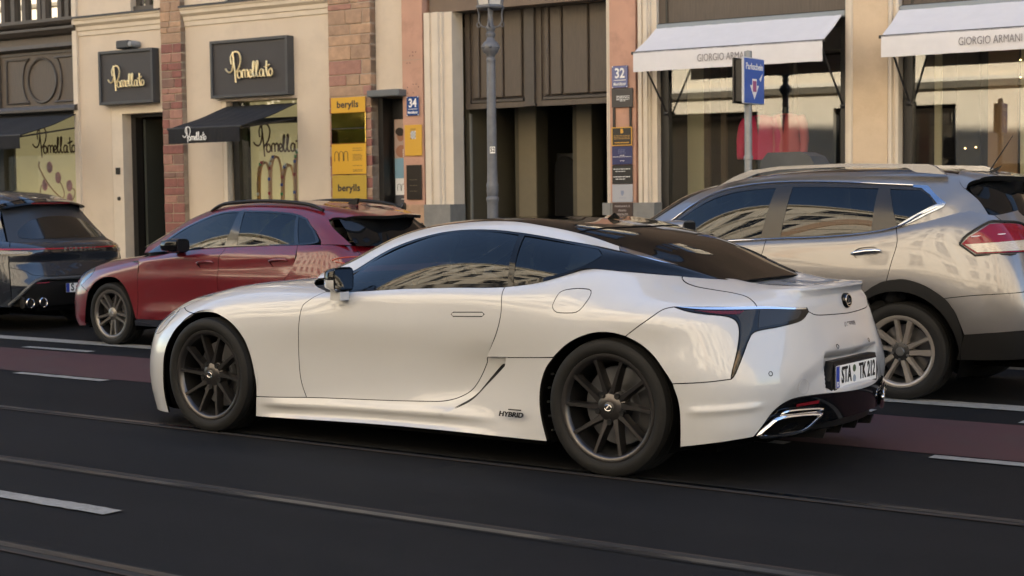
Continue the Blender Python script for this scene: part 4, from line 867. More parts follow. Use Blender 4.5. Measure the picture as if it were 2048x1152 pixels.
for k in range(6):
    a = k * math.pi / 3; mb = MB(); mb.lathe([(0, -.02), (.02, -.012), (.024, .0), (.02, .012), (0, .02)], 8, 'z', (.086 * math.cos(a), .086 * math.sin(a), 2.878)); mb.build('rosette', IRON, lp, 60)
for k in range(4):
    a = k * math.pi / 2 + .5; c, s_ = math.cos(a), math.sin(a)
    mb = MB(); mb.tube(smooth_line([(.03 * c, .03 * s_, 3.09), (.09 * c, .09 * s_, 3.10), (.125 * c, .125 * s_, 3.16), (.12 * c, .12 * s_, 3.22), (.135 * c, .135 * s_, 3.29)], None, 4), .009, 6); mb.tube(smooth_line([(.10 * c, .10 * s_, 3.11), (.13 * c, .13 * s_, 3.09), (.145 * c, .145 * s_, 3.12), (.13 * c, .13 * s_, 3.14)], None, 3), .006, 5); mb.build('bracket', IRON, lp, 60)
mb = MB(); mb.lathe([(.0, 3.275), (.155, 3.28), (.165, 3.295), (.16, 3.315), (.0, 3.32)], 6, 'z'); mb.build('lantern_base', IRON, lp)
mb = MB(); mb.lathe([(.135, 3.32), (.215, 3.85), (0, 3.85)], 6, 'z'); mb.build('lantern_glass', mat('milk_glass', (.55, .53, .50), .25, coat=.5), lp)
mb = MB(); mb.lathe([(.235, 3.85), (.24, 3.87), (.12, 4.02), (.05, 4.06), (.03, 4.16), (0, 4.2)], 6, 'z'); mb.build('lantern_roof', IRON, lp)
for k in range(6): a = k * math.pi / 3; mb = MB(); mb.tube([(.138 * math.cos(a), .138 * math.sin(a), 3.32), (.218 * math.cos(a), .218 * math.sin(a), 3.85)], .008, 5); mb.build('lantern_bar', IRON, lp)
tgp = MB(); tgp.box((-.001, -.0535, 1.755), (.056, -.0505, 1.825)); o_ = tgp.build('number_tag', WHITE, lp); o_.rotation_euler = (0, 0, .25); v, f = text_mesh('52', .062, .002, font_bold=.002, sx=.85); ot = mesh('tag_digits', [(a + .028, b_ - .0535, c + 1.79) for a, b_, c in v], f, BPR, o_)
GALV = mat('galvanised', (.24, .25, .26), .45, metal=.5, noise=.2, nscale=15)
sp = thing('parking_sign', 'blue parking ticket sign with white arrow on a grey post before the shop', 'sign', (-6.62, 13.0, .13))
mb = MB(); mb.lathe([(.036, 0), (.036, 2.62), (0, 2.63)], 16, 'z'); mb.build('post', GALV, sp, 40)
for z in (1.63, 2.2): mb = MB(); mb.lathe([(.036, z - .02), (.044, z - .018), (.044, z + .018), (.036, z + .02)], 14, 'z'); mb.build('clamp', GALV, sp, 40)
SBL = mat('sign_blue', (.010, .085, .42), .35, coat=.3)
mb = MB(); mb.box((.037, -.21, 2.125), (.062, .21, 2.555), .008); pl_ = mb.build('sign_panel', mat('sign_edge', (.5, .5, .52), .5), sp)
mb = MB(); mb.box((.0625, -.20, 2.135), (.0650, .20, 2.545)); mb.build('sign_face', SBL, pl_)
mb = MB(); mb.box((-.055, -.21, 2.13), (-.038, .21, 2.55)); mb.build('sign_back_panel', DARK, sp); mb = MB(); mb.box((-.037, -.19, 2.15), (.036, -.05, 2.53)); mb.build('sign_mount', DARK, sp)
v, f = text_mesh('Parkschein', .085, .002, font_bold=.0015, sx=.95); mesh('lettering', [(.0655 - b_, a, c + 2.47) for a, b_, c in v], f, WHITE, pl_)
mb = MB(); mb.prism([(-.09, 2.30), (-.045, 2.30), (-.045, 2.36), (.045, 2.36), (.045, 2.30), (.09, 2.30), (0, 2.17)], .0652, .0668, 'x'); mb.build('arrow', WHITE, pl_); mb = MB(); mb.prism([(.10, 2.36), (.17, 2.42), (.13, 2.34)], .0652, .0668, 'x'); mb.build('coin', WHITE, pl_)
mb = MB(); mb.box((.067, -.035, 2.24), (.0685, .035, 2.34)); mb.build('ticket', mat('ticket_red', (.35, .08, .2), .5), pl_)
cb = thing('ticket_machine', 'dark grey ticket machine with sloped top behind the silver car', 'ticket machine', (-6.35, 13.45, .13), .05)
mb = MB(); mb.box((-.26, -.18, .10), (.26, .18, 1.42), .02); mb.build('body', mat('machine_grey', (.055, .06, .062), .5, noise=.15, nscale=8), cb)
mb = MB(); mb.prism([(-.27, 1.42), (.27, 1.42), (.27, 1.56), (.22, 1.64), (.12, 1.68), (-.20, 1.68), (-.27, 1.60)], -.20, .20, 'y'); mb.build('hood', mat('machine_hood', (.06, .065, .07), .5, noise=.15, nscale=8), cb); mb = MB(); mb.box((-.22, -.14, 0), (.22, .14, .10)); mb.build('foot', DARK, cb); mb = MB(); mb.box((-.15, -.186, 1.05), (.15, -.181, 1.30)); mb.build('screen', BPR, cb)
# motorcycle parked on the pavement behind the coupe
mc = thing('motorcycle', 'black motorcycle parked on the pavement beside the street lamp', 'motorcycle', (-10.75, 13.25, .13), .25)
RB = mat('bike_rubber', (.012, .012, .012), .8); BK = mat('bike_black', (.012, .012, .014), .3, coat=.5); MT = mat('bike_metal', (.25, .25, .26), .3, metal=.9)
for x in (-.70, .70):
    mb = MB(); mb.lathe([(.21, -.05), (.27, -.06), (.31, -.03), (.315, 0), (.31, .03), (.27, .06), (.21, .05)], 28, 'y', (x, 0, .315)); w_ = mb.build('wheel', RB, mc, 40)
    for k in range(6): a = k * math.pi / 3; mb = MB(); mb.tube([(x, 0, .315), (x + .22 * math.cos(a), 0, .315 + .22 * math.sin(a))], .012, 5); mb.build('spoke', MT, w_)
mb = MB(); mb.tube([(-.70, -.09, .315), (-.42, -.09, .88)], .025, 8); mb.tube([(-.70, .09, .315), (-.42, .09, .88)], .025, 8); mb.build('fork', MT, mc, 60)
mb = MB(); mb.tube(smooth_line([(-.30, -.38, .99), (-.36, -.24, 1.03), (-.41, 0, .97), (-.36, .24, 1.03), (-.30, .38, .99)], None, 4), .016, 7); mb.build('handlebar', BK, mc, 60)
for s_ in (-1, 1):
    mb = MB(); mb.tube([(-.36, s_ * .24, 1.03), (-.38, s_ * .30, 1.16)], .008, 5); mb.lathe([(0, -.012), (.05, -.01), (.055, .008), (0, .012)], 12, 'x', (-.38, s_ * .31, 1.19)); mb.build('mirror', BK, mc, 60); mb = MB(); mb.tube([(-.28, s_ * .36, .99), (-.22, s_ * .46, .985)], .022, 8); mb.build('grip', RB, mc, 60)
mb = MB(); mb.lathe([(0, -.10), (.06, -.09), (.09, 0), (.085, .05), (0, .06)], 16, 'x', (-.50, 0, .86)); mb.build('headlight', MT, mc, 60)
def loft_y(sec, name, m, par):
    V = []; n = 14
    for x, w, z0, z1 in sec: V += [(x, w * math.cos(a), (z0 + z1) / 2 + (z1 - z0) / 2 * math.sin(a)) for a in np.linspace(0, 2 * math.pi, n + 1)[:-1]]
    F = [(i * n + k, i * n + (k + 1) % n, (i + 1) * n + (k + 1) % n, (i + 1) * n + k) for i in range(len(sec) - 1) for k in range(n)] + [tuple(range(n)), tuple((len(sec) - 1) * n + k for k in range(n))]
    return mesh(name, V, F, m, par, 60)
loft_y([(-.40, .06, .70, .86), (-.25, .15, .66, .95), (-.05, .15, .66, .96), (.10, .10, .68, .85)], 'tank', BK, mc); loft_y([(.05, .10, .72, .82), (.3, .14, .70, .83), (.6, .12, .76, .90), (.85, .06, .84, .94)], 'seat', RB, mc); loft_y([(-.35, .15, .25, .6), (-.1, .2, .2, .65), (.2, .18, .22, .62), (.3, .1, .3, .5)], 'engine', MT, mc)
mb = MB(); mb.tube([(.0, -.12, .3), (.4, -.16, .32), (.95, -.17, .45)], .045, 10); mb.build('exhaust', MT, mc, 60); mb = MB(); mb.tube([(.15, 0, .45), (.70, 0, .315)], .03, 8); mb.tube([(.0, -.1, .3), (-.05, -.32, .02)], .012, 6); mb.build('swing_arm', BK, mc, 60)
mb = MB(); mb.tube(smooth_line([(.40, 0, .58), (.55, 0, .66), (.80, 0, .64), (.98, 0, .50)], None, 4), .05, 8); mb.build('mudguard', BK, mc, 60)
# ---------------------------------------------------------------- the sunlit house across the street (behind the camera; it lights the street and shows in windows and paint)
op = thing('town_house', 'sunlit cream town house across the street reflected in the car windows', 'building', (0, -8.2, 0), math.pi)
OC = mat('sunlit_cream', (.70, .60, .45), .85, noise=.08, nscale=1.5); OT = mat('sunlit_trim', (.74, .66, .52), .85); OP = mat('sunlit_pier', (.55, .36, .22), .85, noise=.1, nscale=2)
hol = []; 
bays = [-46 + k * 2.9 for k in range(33)]
for k, x in enumerate(bays):
    for f in range(4): hol.append((x, x + 1.3, 5.6 + f * 4.0, 8.0 + f * 4.0))
    if k % 2 == 0: hol.append((x - .3, x + 3.2, .3, 3.9))
wall_with_holes('wall', -60, 60, 0, 22.0, 0, .5, hol, OC, op); fbox('wall', (-60, .9, 0), (60, 8, 22), OC, op)
wm = pm_ = None
for x, x1, z, z1 in hol:
    if z < 1:
        w_ = fbox('shop_window', (x, .30, z), (x1, .36, z1), DARK, op); fbox('pane', (x + .1, .27, z + .1), (x1 - .1, .285, z1 - .1), SGP, w_); continue
    if wm is None:
        mb = MB(); mb.box((0, .25, 0), (1.3, .32, 2.3)); mb.box((-.18, -.07, 2.3), (1.48, .02, 2.5)); mb.box((-.16, -.10, -.14), (1.46, .02, -.001)); mb.box((-.14, -.04, 0), (-.001, .02, 2.3)); mb.box((1.301, -.04, 0), (1.44, .02, 2.3)); w_ = mb.build('window', OT, op); wm = w_.data
        mb = MB()
        for a, b in ((.05, .63), (.67, 1.25)):
            for c, d in ((.05, 1.45), (1.52, 2.25)): mb.box((a, .23, c), (b, .249, d))
        p_ = mb.build('pane', mat('far_pane', (.012, .014, .018), .05), w_); pm_ = p_.data
    else: w_ = link(bpy.data.objects.new('window', wm), op); p_ = link(bpy.data.objects.new('pane', pm_), w_)
    w_.location = (x, 0, z)
for k in range(0, 33, 3):
    x = bays[k] - .95; fbox('pilaster', (x, -.14, 4.6), (x + .55, .0, 21.2), OP if k % 2 else OT, op)
for z, d, h in ((4.35, .35, .28), (8.9, .22, .2), (12.9, .22, .2), (16.9, .22, .2), (21.3, .7, .55)): moulding('cornice', -60, 60, [(0, z), (-d * .4, z), (-d, z + h * .6), (-d, z + h), (0, z + h)], OT, op)
fbox('roof', (-60, .5, 22.0), (60, 8, 22.4), LEAD, op)
ground_sheet('pavement', -60, 60, -8.2, -3.2, .12, PAVE)
# street trees on the far side, seen only in the mirror-like plate and in glass
BARK = mat('bark', (.06, .045, .035), .9, bump=.4, bscale=30); LEAF = mat('leaf', (.09, .13, .022), .55, noise=.4, nscale=3)
for tx, ty, sd in ((-31.5, -2.2, 1), (-36.5, -2.0, 2), (-27.0, -2.3, 3)):
    t = thing('street_tree', ('leafy street tree across the road, outside the frame, ' + ('nearest the middle', 'farthest down the street', 'nearest the camera')[sd - 1]), 'tree', (tx, ty, .12), group='street trees across the road')
    r = random.Random(sd); mb = MB(); mb.tube([(0, 0, 0), (.05, 0, 2), (0, .05, 4.5), (.1, 0, 7)], [.16, .13, .10, .05], 8)
    for k in range(7): a = k * .9; mb.tube([(0, 0, 3 + k * .45), (1.2 * math.cos(a), 1.2 * math.sin(a), 4.2 + k * .5)], [.06, .02], 6)
    mb.build('trunk', BARK, t, 60); V = []; F = []
    for k in range(2600):
        while True:
            p = Vector((r.uniform(-1, 1), r.uniform(-1, 1), r.uniform(-1, 1)))
            if .25 < p.length < 1: break
        c = Vector((p.x * 2.2, p.y * 2.0, 6.0 + p.z * 3.2)); d = Vector((r.gauss(0, 1), r.gauss(0, 1), r.gauss(0, 1))).normalized(); e = d.orthogonal().normalized() * .16; f = d.cross(e).normalized() * .11; i = len(V)
        V += [c - e, c + f, c + e, c - f]; F.append((i, i + 1, i + 2, i + 3))
    mesh('crown', V, F, LEAF, t)
TR = {'suv': {'belt': [[2.17, 0.914], [2.646, 0.908], [3.288, 0.898], [3.619, 0.906], [3.755, 0.976], [3.886, 1.024]], 'rdoor': [[3.619, 0.906], [3.644, 0.789], [3.618, 0.662], [3.586, 0.52]], 'fdoor': [[2.648, 0.902], [2.615, 0.677]], 'lamp': [[4.082, 0.756], [4.12, 0.777], [4.288, 0.844], [4.413, 0.842], [4.547, 0.827], [4.628, 0.8], [4.597, 0.75], [4.509, 0.691], [4.353, 0.696], [4.168, 0.699]], 'lampmid': [[4.136, 0.779], [4.502, 0.769], [4.498, 0.751], [4.116, 0.752]], 'arch': [[3.417, 0.429], [3.484, 0.478], [3.565, 0.519], [3.714, 0.536], [3.864, 0.499], [3.984, 0.428], [4.04, 0.351], [4.072, 0.261], [4.086, 0.177]], 'bump': [[3.983, 0.426], [4.175, 0.453], [4.394, 0.486]], 'bumplow': [[4.092, 0.188], [4.242, 0.211], [4.384, 0.228]], 'handle': [[3.312, 0.73], [3.549, 0.742]], 'fhandle': [[2.458, 0.711], [2.586, 0.729]], 'dlow': [[0.701, 0.0], [1.084, 0.003], [1.573, 0.002], [2.21, 0.0], [2.547, 0.003], [2.702, 0.057], [2.828, 0.097]], 'dup': [[0.656, 0.273], [0.791, 0.308], [0.961, 0.306], [1.272, 0.307], [1.622, 0.3], [2.132, 0.297], [2.402, 0.296], [2.606, 0.298], [2.682, 0.292], [2.826, 0.113]], 'fwin': [[0.743, 0.026], [1.081, 0.016], [1.528, 0.011], [1.565, 0.257], [1.366, 0.262], [1.159, 0.25], [0.961, 0.238], [0.742, 0.204]], 'rwin': [[1.683, 0.016], [2.364, 0.008], [2.345, 0.274], [1.696, 0.261]], 'qwin': [[2.55, 0.021], [2.785, 0.094], [2.692, 0.25], [2.644, 0.27], [2.43, 0.269]], 'roofedge': [[0.637, 0.386], [0.867, 0.41], [1.054, 0.555], [1.537, 0.466], [2.087, 0.423], [2.526, 0.417], [2.912, 0.391]], 'dp': [[2.987, 0.274], [3.101, 0.0]], 'spo': [[2.927, 0.335], [2.987, 0.274], [3.131, 0.492]], 'rail': [[1.052, 0.558], [1.208, 0.607], [2.785, 0.419]]}, 'hatch': {'d1': [[2.816, 0.754], [2.802, 0.702], [2.767, 0.659], [2.764, 0.584], [2.76, 0.5]], 'd2': [[3.719, 0.749], [3.757, 0.654], [3.732, 0.588], [3.681, 0.516]], 'd3': [[1.602, 0.845], [1.302, 0.993], [1.619, 0.674], [1.642, 0.474], [1.622, 0.144], [1.584, 0.06]], 'arch': [[0.823, 0.021], [0.882, 0.202], [0.923, 0.366], [1.001, 0.448], [1.125, 0.497], [1.258, 0.497], [1.375, 0.457], [1.481, 0.354], [1.543, 0.202], [1.569, 0.06], [1.563, 0.006]], 'belt': [[1.602, 0.845], [2.294, 0.767], [2.831, 0.759], [3.71, 0.749], [3.926, 0.77], [4.379, 0.753]], 'head': [[0.678, 0.726], [0.772, 0.755], [0.985, 0.623], [0.905, 0.528], [0.813, 0.451], [0.75, 0.485]], 'sillU': [[1.584, 0.06], [1.955, 0.08]], 'handle': [[2.499, 0.634], [2.688, 0.632], [2.696, 0.596], [2.506, 0.596]], 'handle2': [[3.435, 0.637], [3.653, 0.636], [3.664, 0.589], [3.446, 0.592]], 'crease': [[1.537, 0.761], [2.366, 0.687], [2.747, 0.679], [3.752, 0.662], [4.11, 0.645], [4.286, 0.63]], 'low': [[1.688, 0.145], [2.008, 0.244], [2.63, 0.298]], 'tl': [[4.164, 0.628], [4.243, 0.632], [4.373, 0.626], [4.357, 0.564], [4.234, 0.572], [4.18, 0.599]], 'fcap': [[1.421, 0.649], [1.559, 0.635]], 'badge': [[1.516, 0.668], [1.612, 0.667]], 'dlow': [[0.352, 0.0], [0.979, 0.001], [1.528, 0.002], [2.381, 0.0], [2.571, 0.013]], 'dup': [[0.332, 0.048], [0.596, 0.232], [0.996, 0.267], [1.259, 0.269], [1.554, 0.266], [2.226, 0.257], [2.396, 0.246], [2.52, 0.161], [2.576, 0.043]], 'fwin': [[0.724, 0.018], [1.485, 0.011], [1.502, 0.247], [1.273, 0.25], [1.031, 0.24], [0.66, 0.179], [0.584, 0.106]], 'rwin': [[1.642, 0.009], [2.361, 0.008], [2.217, 0.237], [1.926, 0.246], [1.571, 0.25]], 'qwin': [[2.398, 0.008], [2.555, 0.03], [2.498, 0.147], [2.392, 0.23], [2.266, 0.239]], 'spo': [[2.665, 0.309], [2.83, 0.481]], 'glass': [[2.682, 0.302], [2.877, 0.004]], 'rail': [[1.022, 0.464], [1.189, 0.518], [2.506, 0.369]], 'mir': [[0.345, 0.266], [0.589, 0.226]]}}
# ---------------------------------------------------------------- body surfaces of the parked cars
def col_(x, *yz): return [(x, y, z) for y, z in yz]
def suv_surfaces():
    S = []; c = col_
    S.append([(-3.24,0,.25),(-3.30,0,.36),(-3.33,0,.5),(-3.33,0,.64),(-3.30,0,.78),(-3.22,0,.90),(-3.08,0,.96),(-2.9,0,1.0),(-2.8,0,1.02)])
    S.append([(-3.05,-.6,.25),(-3.12,-.62,.36),(-3.15,-.62,.5),(-3.15,-.62,.64),(-3.12,-.60,.78),(-3.04,-.56,.90),(-2.92,-.52,.95),(-2.8,-.3,1.0),(-2.75,0,1.02)])
    S.append(c(-2.88,(-.80,.26),(-.82,.36),(-.835,.52),(-.84,.67),(-.82,.80),(-.77,.90),(-.68,.96),(-.4,1.0),(0,1.02)))
    S.append(c(-2.5,(-.82,.27),(-.835,.37),(-.855,.52),(-.862,.68),(-.855,.83),(-.82,.94),(-.72,.99),(-.4,1.02),(0,1.03)))
    S.append(c(-2.0,(-.82,.25),(-.835,.36),(-.845,.52),(-.852,.68),(-.855,.83),(-.835,.95),(-.79,1.04),(-.45,1.08),(0,1.1)))
    S.append(c(-1.45,(-.815,.245),(-.83,.36),(-.838,.52),(-.848,.68),(-.857,.83),(-.843,.96),(-.803,1.068),(-.45,1.15),(0,1.18)))
    S.append(c(-.95,(-.815,.245),(-.83,.36),(-.838,.52),(-.850,.68),(-.860,.83),(-.848,.97),(-.803,1.095),(-.45,1.2),(0,1.23)))
    S.append(c(-.5,(-.82,.25),(-.842,.37),(-.856,.52),(-.866,.68),(-.868,.84),(-.852,.98),(-.803,1.116),(-.45,1.22),(0,1.26)))
    S.append(c(-.1,(-.83,.26),(-.852,.38),(-.870,.53),(-.880,.70),(-.878,.86),(-.855,1.01),(-.795,1.165),(-.45,1.3),(0,1.34)))
    S.append(c(.25,(-.82,.29),(-.848,.40),(-.868,.53),(-.878,.69),(-.872,.86),(-.840,1.03),(-.755,1.24),(-.42,1.38),(0,1.40)))
    S.append([(.52,-.80,.30),(.54,-.825,.40),(.55,-.85,.53),(.55,-.858,.69),(.54,-.845,.86),(.51,-.80,1.04),(.46,-.70,1.26),(.42,-.38,1.4),(.40,0,1.42)])
    S.append([(.76,-.71,.31),(.78,-.735,.40),(.80,-.755,.53),(.80,-.765,.68),(.77,-.755,.86),(.71,-.715,1.05),(.58,-.63,1.26),(.50,-.34,1.41),(.47,0,1.43)])
    S.append([(.89,-.45,.32),(.91,-.46,.41),(.93,-.47,.54),(.92,-.47,.69),(.86,-.46,.86),(.80,-.44,1.06),(.66,-.40,1.27),(.56,-.2,1.42),(.52,0,1.44)])
    S.append([(.93,0,.33),(.95,0,.42),(.97,0,.55),(.95,0,.70),(.89,0,.87),(.83,0,1.07),(.69,0,1.28),(.59,0,1.43),(.54,0,1.44)])
    b = Surf(S, mu=(2, 2))
    g = []
    def r(*p): g.append(list(p))
    r((-2.45,-.77,1.03),(-2.44,-.74,1.05),(-2.43,-.72,1.07),(-2.45,-.66,1.09),(-2.6,-.35,1.06),(-2.65,0,1.05))
    r((-2.1,-.80,1.045),(-2.1,-.755,1.10),(-2.1,-.715,1.145),(-2.12,-.645,1.195),(-2.2,-.34,1.24),(-2.23,0,1.25))
    r((-1.88,-.80,1.052),(-1.88,-.748,1.14),(-1.88,-.67,1.233),(-1.89,-.59,1.325),(-1.96,-.32,1.38),(-1.98,0,1.39))
    r((-1.58,-.801,1.064),(-1.58,-.738,1.235),(-1.58,-.635,1.400),(-1.58,-.56,1.456),(-1.62,-.31,1.495),(-1.63,0,1.50))
    r((-1.29,-.802,1.078),(-1.29,-.738,1.285),(-1.29,-.628,1.476),(-1.29,-.555,1.519),(-1.29,-.3,1.56),(-1.29,0,1.57))
    r((-.944,-.802,1.096),(-.944,-.738,1.307),(-.944,-.625,1.502),(-.944,-.55,1.55),(-.944,-.3,1.592),(-.944,0,1.60))
    r((-.44,-.802,1.119),(-.44,-.738,1.31),(-.44,-.625,1.491),(-.44,-.55,1.553),(-.44,-.3,1.597),(-.44,0,1.605))
    r((-.1,-.795,1.165),(-.1,-.735,1.32),(-.1,-.625,1.472),(-.1,-.55,1.545),(-.1,-.3,1.585),(-.1,0,1.595))
    r((.15,-.775,1.215),(.15,-.718,1.35),(.15,-.62,1.457),(.15,-.548,1.532),(.15,-.3,1.568),(.15,0,1.578))
    r((.36,-.725,1.245),(.34,-.67,1.37),(.32,-.62,1.452),(.31,-.555,1.520),(.33,-.3,1.545),(.34,0,1.555))
    r((.58,-.64,1.255),(.52,-.595,1.36),(.46,-.57,1.44),(.43,-.525,1.49),(.60,-.28,1.515),(.64,0,1.522))
    return b, Surf(g, mv=(0, 2))
def hatch_surfaces():
    S = []; c = col_
    S.append([(-3.10,0,.17),(-3.17,0,.25),(-3.19,0,.36),(-3.19,0,.47),(-3.16,0,.58),(-3.09,0,.68),(-2.96,0,.755),(-2.8,0,.80),(-2.7,0,.83)])
    S.append([(-3.06,-.45,.17),(-3.13,-.45,.25),(-3.15,-.45,.36),(-3.15,-.45,.47),(-3.12,-.44,.58),(-3.05,-.42,.68),(-2.93,-.38,.75),(-2.78,-.2,.80),(-2.68,0,.83)])
    S.append([(-2.93,-.715,.165),(-2.96,-.735,.23),(-2.97,-.735,.34),(-2.97,-.735,.45),(-2.95,-.725,.56),(-2.91,-.69,.67),(-2.82,-.62,.745),(-2.72,-.32,.805),(-2.65,0,.835)])
    S.append([(-2.66,-.80,.19),(-2.67,-.82,.26),(-2.67,-.835,.37),(-2.665,-.84,.48),(-2.65,-.83,.60),(-2.63,-.785,.71),(-2.6,-.69,.79),(-2.58,-.38,.84),(-2.56,0,.855)])
    S.append(c(-2.31,(-.81,.20),(-.835,.28),(-.85,.40),(-.858,.52),(-.853,.645),(-.815,.75),(-.71,.83),(-.4,.865),(0,.88)))
    S.append(c(-1.95,(-.815,.205),(-.83,.29),(-.835,.41),(-.842,.53),(-.846,.66),(-.825,.78),(-.74,.87),(-.4,.90),(0,.915)))
    S.append(c(-1.6,(-.82,.205),(-.828,.29),(-.826,.41),(-.832,.53),(-.846,.66),(-.838,.79),(-.78,.905),(-.45,.96),(0,.98)))
    S.append(c(-1.1,(-.82,.205),(-.826,.29),(-.822,.41),(-.830,.53),(-.850,.67),(-.845,.81),(-.783,.96),(-.45,1.02),(0,1.04)))
    S.append(c(-.6,(-.82,.205),(-.828,.29),(-.826,.41),(-.835,.53),(-.855,.67),(-.848,.82),(-.783,.988),(-.45,1.06),(0,1.08)))
    S.append(c(-.15,(-.82,.21),(-.835,.30),(-.842,.42),(-.853,.54),(-.866,.68),(-.852,.84),(-.783,1.003),(-.45,1.1),(0,1.12)))
    S.append(c(.2,(-.82,.21),(-.845,.30),(-.862,.42),(-.872,.55),(-.875,.70),(-.853,.85),(-.778,1.01),(-.45,1.1),(0,1.12)))
    S.append(c(.48,(-.80,.23),(-.83,.32),(-.85,.43),(-.86,.56),(-.855,.71),(-.825,.86),(-.745,1.015),(-.42,1.08),(0,1.1)))
    S.append([(.72,-.70,.24),(.75,-.73,.33),(.76,-.75,.44),(.76,-.76,.57),(.74,-.75,.72),(.70,-.715,.87),(.63,-.66,1.01),(.60,-.36,1.05),(.58,0,1.06)])
    S.append([(.87,-.42,.25),(.89,-.43,.34),(.90,-.44,.45),(.89,-.45,.58),(.86,-.45,.73),(.82,-.44,.88),(.73,-.42,1.0),(.68,-.22,1.03),(.65,0,1.04)])
    S.append([(.91,0,.26),(.93,0,.35),(.94,0,.46),(.93,0,.59),(.90,0,.74),(.86,0,.89),(.77,0,1.0),(.72,0,1.02),(.68,0,1.03)])
    b = Surf(S, mu=(2, 2)); g = []
    def r(*p): g.append(list(p))
    r((-2.1,-.74,.89),(-2.09,-.72,.905),(-2.08,-.70,.92),(-2.1,-.64,.935),(-2.22,-.35,.925),(-2.26,0,.92))
    r((-1.77,-.775,.920),(-1.77,-.735,.96),(-1.77,-.70,.995),(-1.78,-.625,1.055),(-1.86,-.33,1.10),(-1.9,0,1.11))
    r((-1.5,-.78,.938),(-1.5,-.72,1.04),(-1.5,-.665,1.125),(-1.51,-.585,1.19),(-1.56,-.31,1.24),(-1.58,0,1.25))
    r((-1.2,-.782,.958),(-1.2,-.71,1.12),(-1.2,-.625,1.240),(-1.2,-.56,1.297),(-1.22,-.3,1.345),(-1.23,0,1.355))
    r((-.92,-.783,.976),(-.92,-.700,1.16),(-.92,-.617,1.303),(-.92,-.55,1.350),(-.92,-.29,1.39),(-.92,0,1.40))
    r((-.6,-.783,.992),(-.6,-.700,1.17),(-.6,-.615,1.318),(-.6,-.545,1.370),(-.6,-.29,1.405),(-.6,0,1.412))
    r((-.2,-.783,1.002),(-.2,-.70,1.17),(-.2,-.615,1.308),(-.2,-.545,1.362),(-.2,-.29,1.395),(-.2,0,1.402))
    r((.1,-.778,1.009),(.1,-.692,1.16),(.1,-.612,1.276),(.1,-.545,1.338),(.1,-.29,1.370),(.1,0,1.378))
    r((.34,-.765,1.015),(.30,-.695,1.14),(.27,-.63,1.235),(.27,-.54,1.308),(.28,-.29,1.342),(.28,0,1.35))
    r((.56,-.72,1.018),(.49,-.665,1.12),(.43,-.61,1.20),(.40,-.535,1.268),(.52,-.29,1.305),(.55,0,1.315))
    r((.72,-.64,1.01),(.62,-.60,1.10),(.54,-.57,1.17),(.50,-.52,1.228),(.74,-.30,1.26),(.80,0,1.27))
    return b, Surf(g, mv=(0, 2))
# ---------------------------------------------------------------- parked cars
def uvxz(S, pts, vmax=None):
    """(x, z) on the near side -> surface (u, v)"""
    if not hasattr(S, 'tab'):
        u, v = np.meshgrid(np.linspace(0, S.U, 150), np.linspace(0, S.V * .75, 70), indexing='ij'); S.tab = (u.ravel(), v.ravel(), S(u.ravel(), v.ravel())[:, [0, 2]])
    U, V, Q = S.tab; out = []
    for p in pts:
        p = np.array(p); i = np.argmin(((Q - p) ** 2).sum(1)); uv = np.array([U[i], V[i]])
        for _ in range(4):
            e = 1e-3; f0 = S(*uv)[0][[0, 2]]; J = np.stack([(S(uv[0] + e, uv[1])[0][[0, 2]] - f0) / e, (S(uv[0], uv[1] + e)[0][[0, 2]] - f0) / e], 1)
            uv = uv + np.clip(np.linalg.lstsq(J, p - f0, rcond=1e-2)[0], -.03, .03); uv[1] = max(uv[1], 0)
        out.append(tuple(uv))
    return out
def arc(S, cx, cz, r, a0, a1, n=13): return uvxz(S, [(cx + r * math.cos(math.radians(a)), cz + r * math.sin(math.radians(a))) for a in np.linspace(a0, a1, n)])
def on(S, pts, off=0, side=1):
    p = np.array(pts, float); q = S(p[:, 0], p[:, 1]) + S.normal(p[:, 0], p[:, 1]) * off; return [(a, b * side, c) for a, b, c in q]
def wells(car, xs, zc, r, y0, m):
    for xw in xs:
        for s_ in (-1, 1):
            mb = MB(); mb.lathe([(r, s_ * y0), (r + .005, s_ * (y0 - .3)), (0, s_ * (y0 - .31))], 24, 'y', (xw, 0, zc), a0=-.4, a1=math.pi + .4); mb.build('wheel_well', m, car)
def cabin(car, x0, x1, w, z0, seats, m, ms):
    mb = MB(); mb.box((x0, -w, z0), (x0 + .45, w, z0 + .30), .05); mb.build('dashboard', m, car)
    mb = MB(); mb.tube([(x0 + .55 + .06 * math.sin(a), -.34 + .17 * math.cos(a), z0 + .24 + .17 * math.sin(a)) for a in np.linspace(0, 2 * math.pi, 20)[:-1]], .014, 6, close=True); mb.build('steering_wheel', m, car)
    for x, ys in seats:
        for y in ys:
            mb = MB(); mb.box((x - .5, y - .24, z0 - .30), (x, y + .24, z0 - .12), .05); k = len(mb.v); mb.box((-.11, -.24, 0), (.06, .24, .52), .06); mb.box((-.07, -.12, .54), (.03, .12, .70), .04)
            R = Matrix.Translation((x, y, z0 - .18)) @ Matrix.Rotation(math.radians(16), 4, 'Y'); mb.v[k:] = [tuple(R @ Vector(p)) for p in mb.v[k:]]; mb.build('seat', ms, car, 40)
UB = mat('underbody_black', (.002, .002, .002), .9, spec=.05); RUB = mat('tyre_rubber', (.0075, .0075, .0075), .7, spec=.28, noise=.3, nscale=30, bump=.15, bscale=120)
SB = mat('satin_black', (.006, .006, .0065), .45, spec=.3); BGL = mat('gloss_black', (.003, .003, .0035), .05, spec=.35); CHR = mat('chrome', (.72, .72, .74), .08, metal=1)
CLAD = mat('cladding_plastic', (.006, .006, .006), .6, spec=.25, bump=.1, bscale=300); INT = mat('cabin_dark', (.02, .02, .022), .7); SEAT = mat('cabin_seat', (.05, .05, .05), .8)
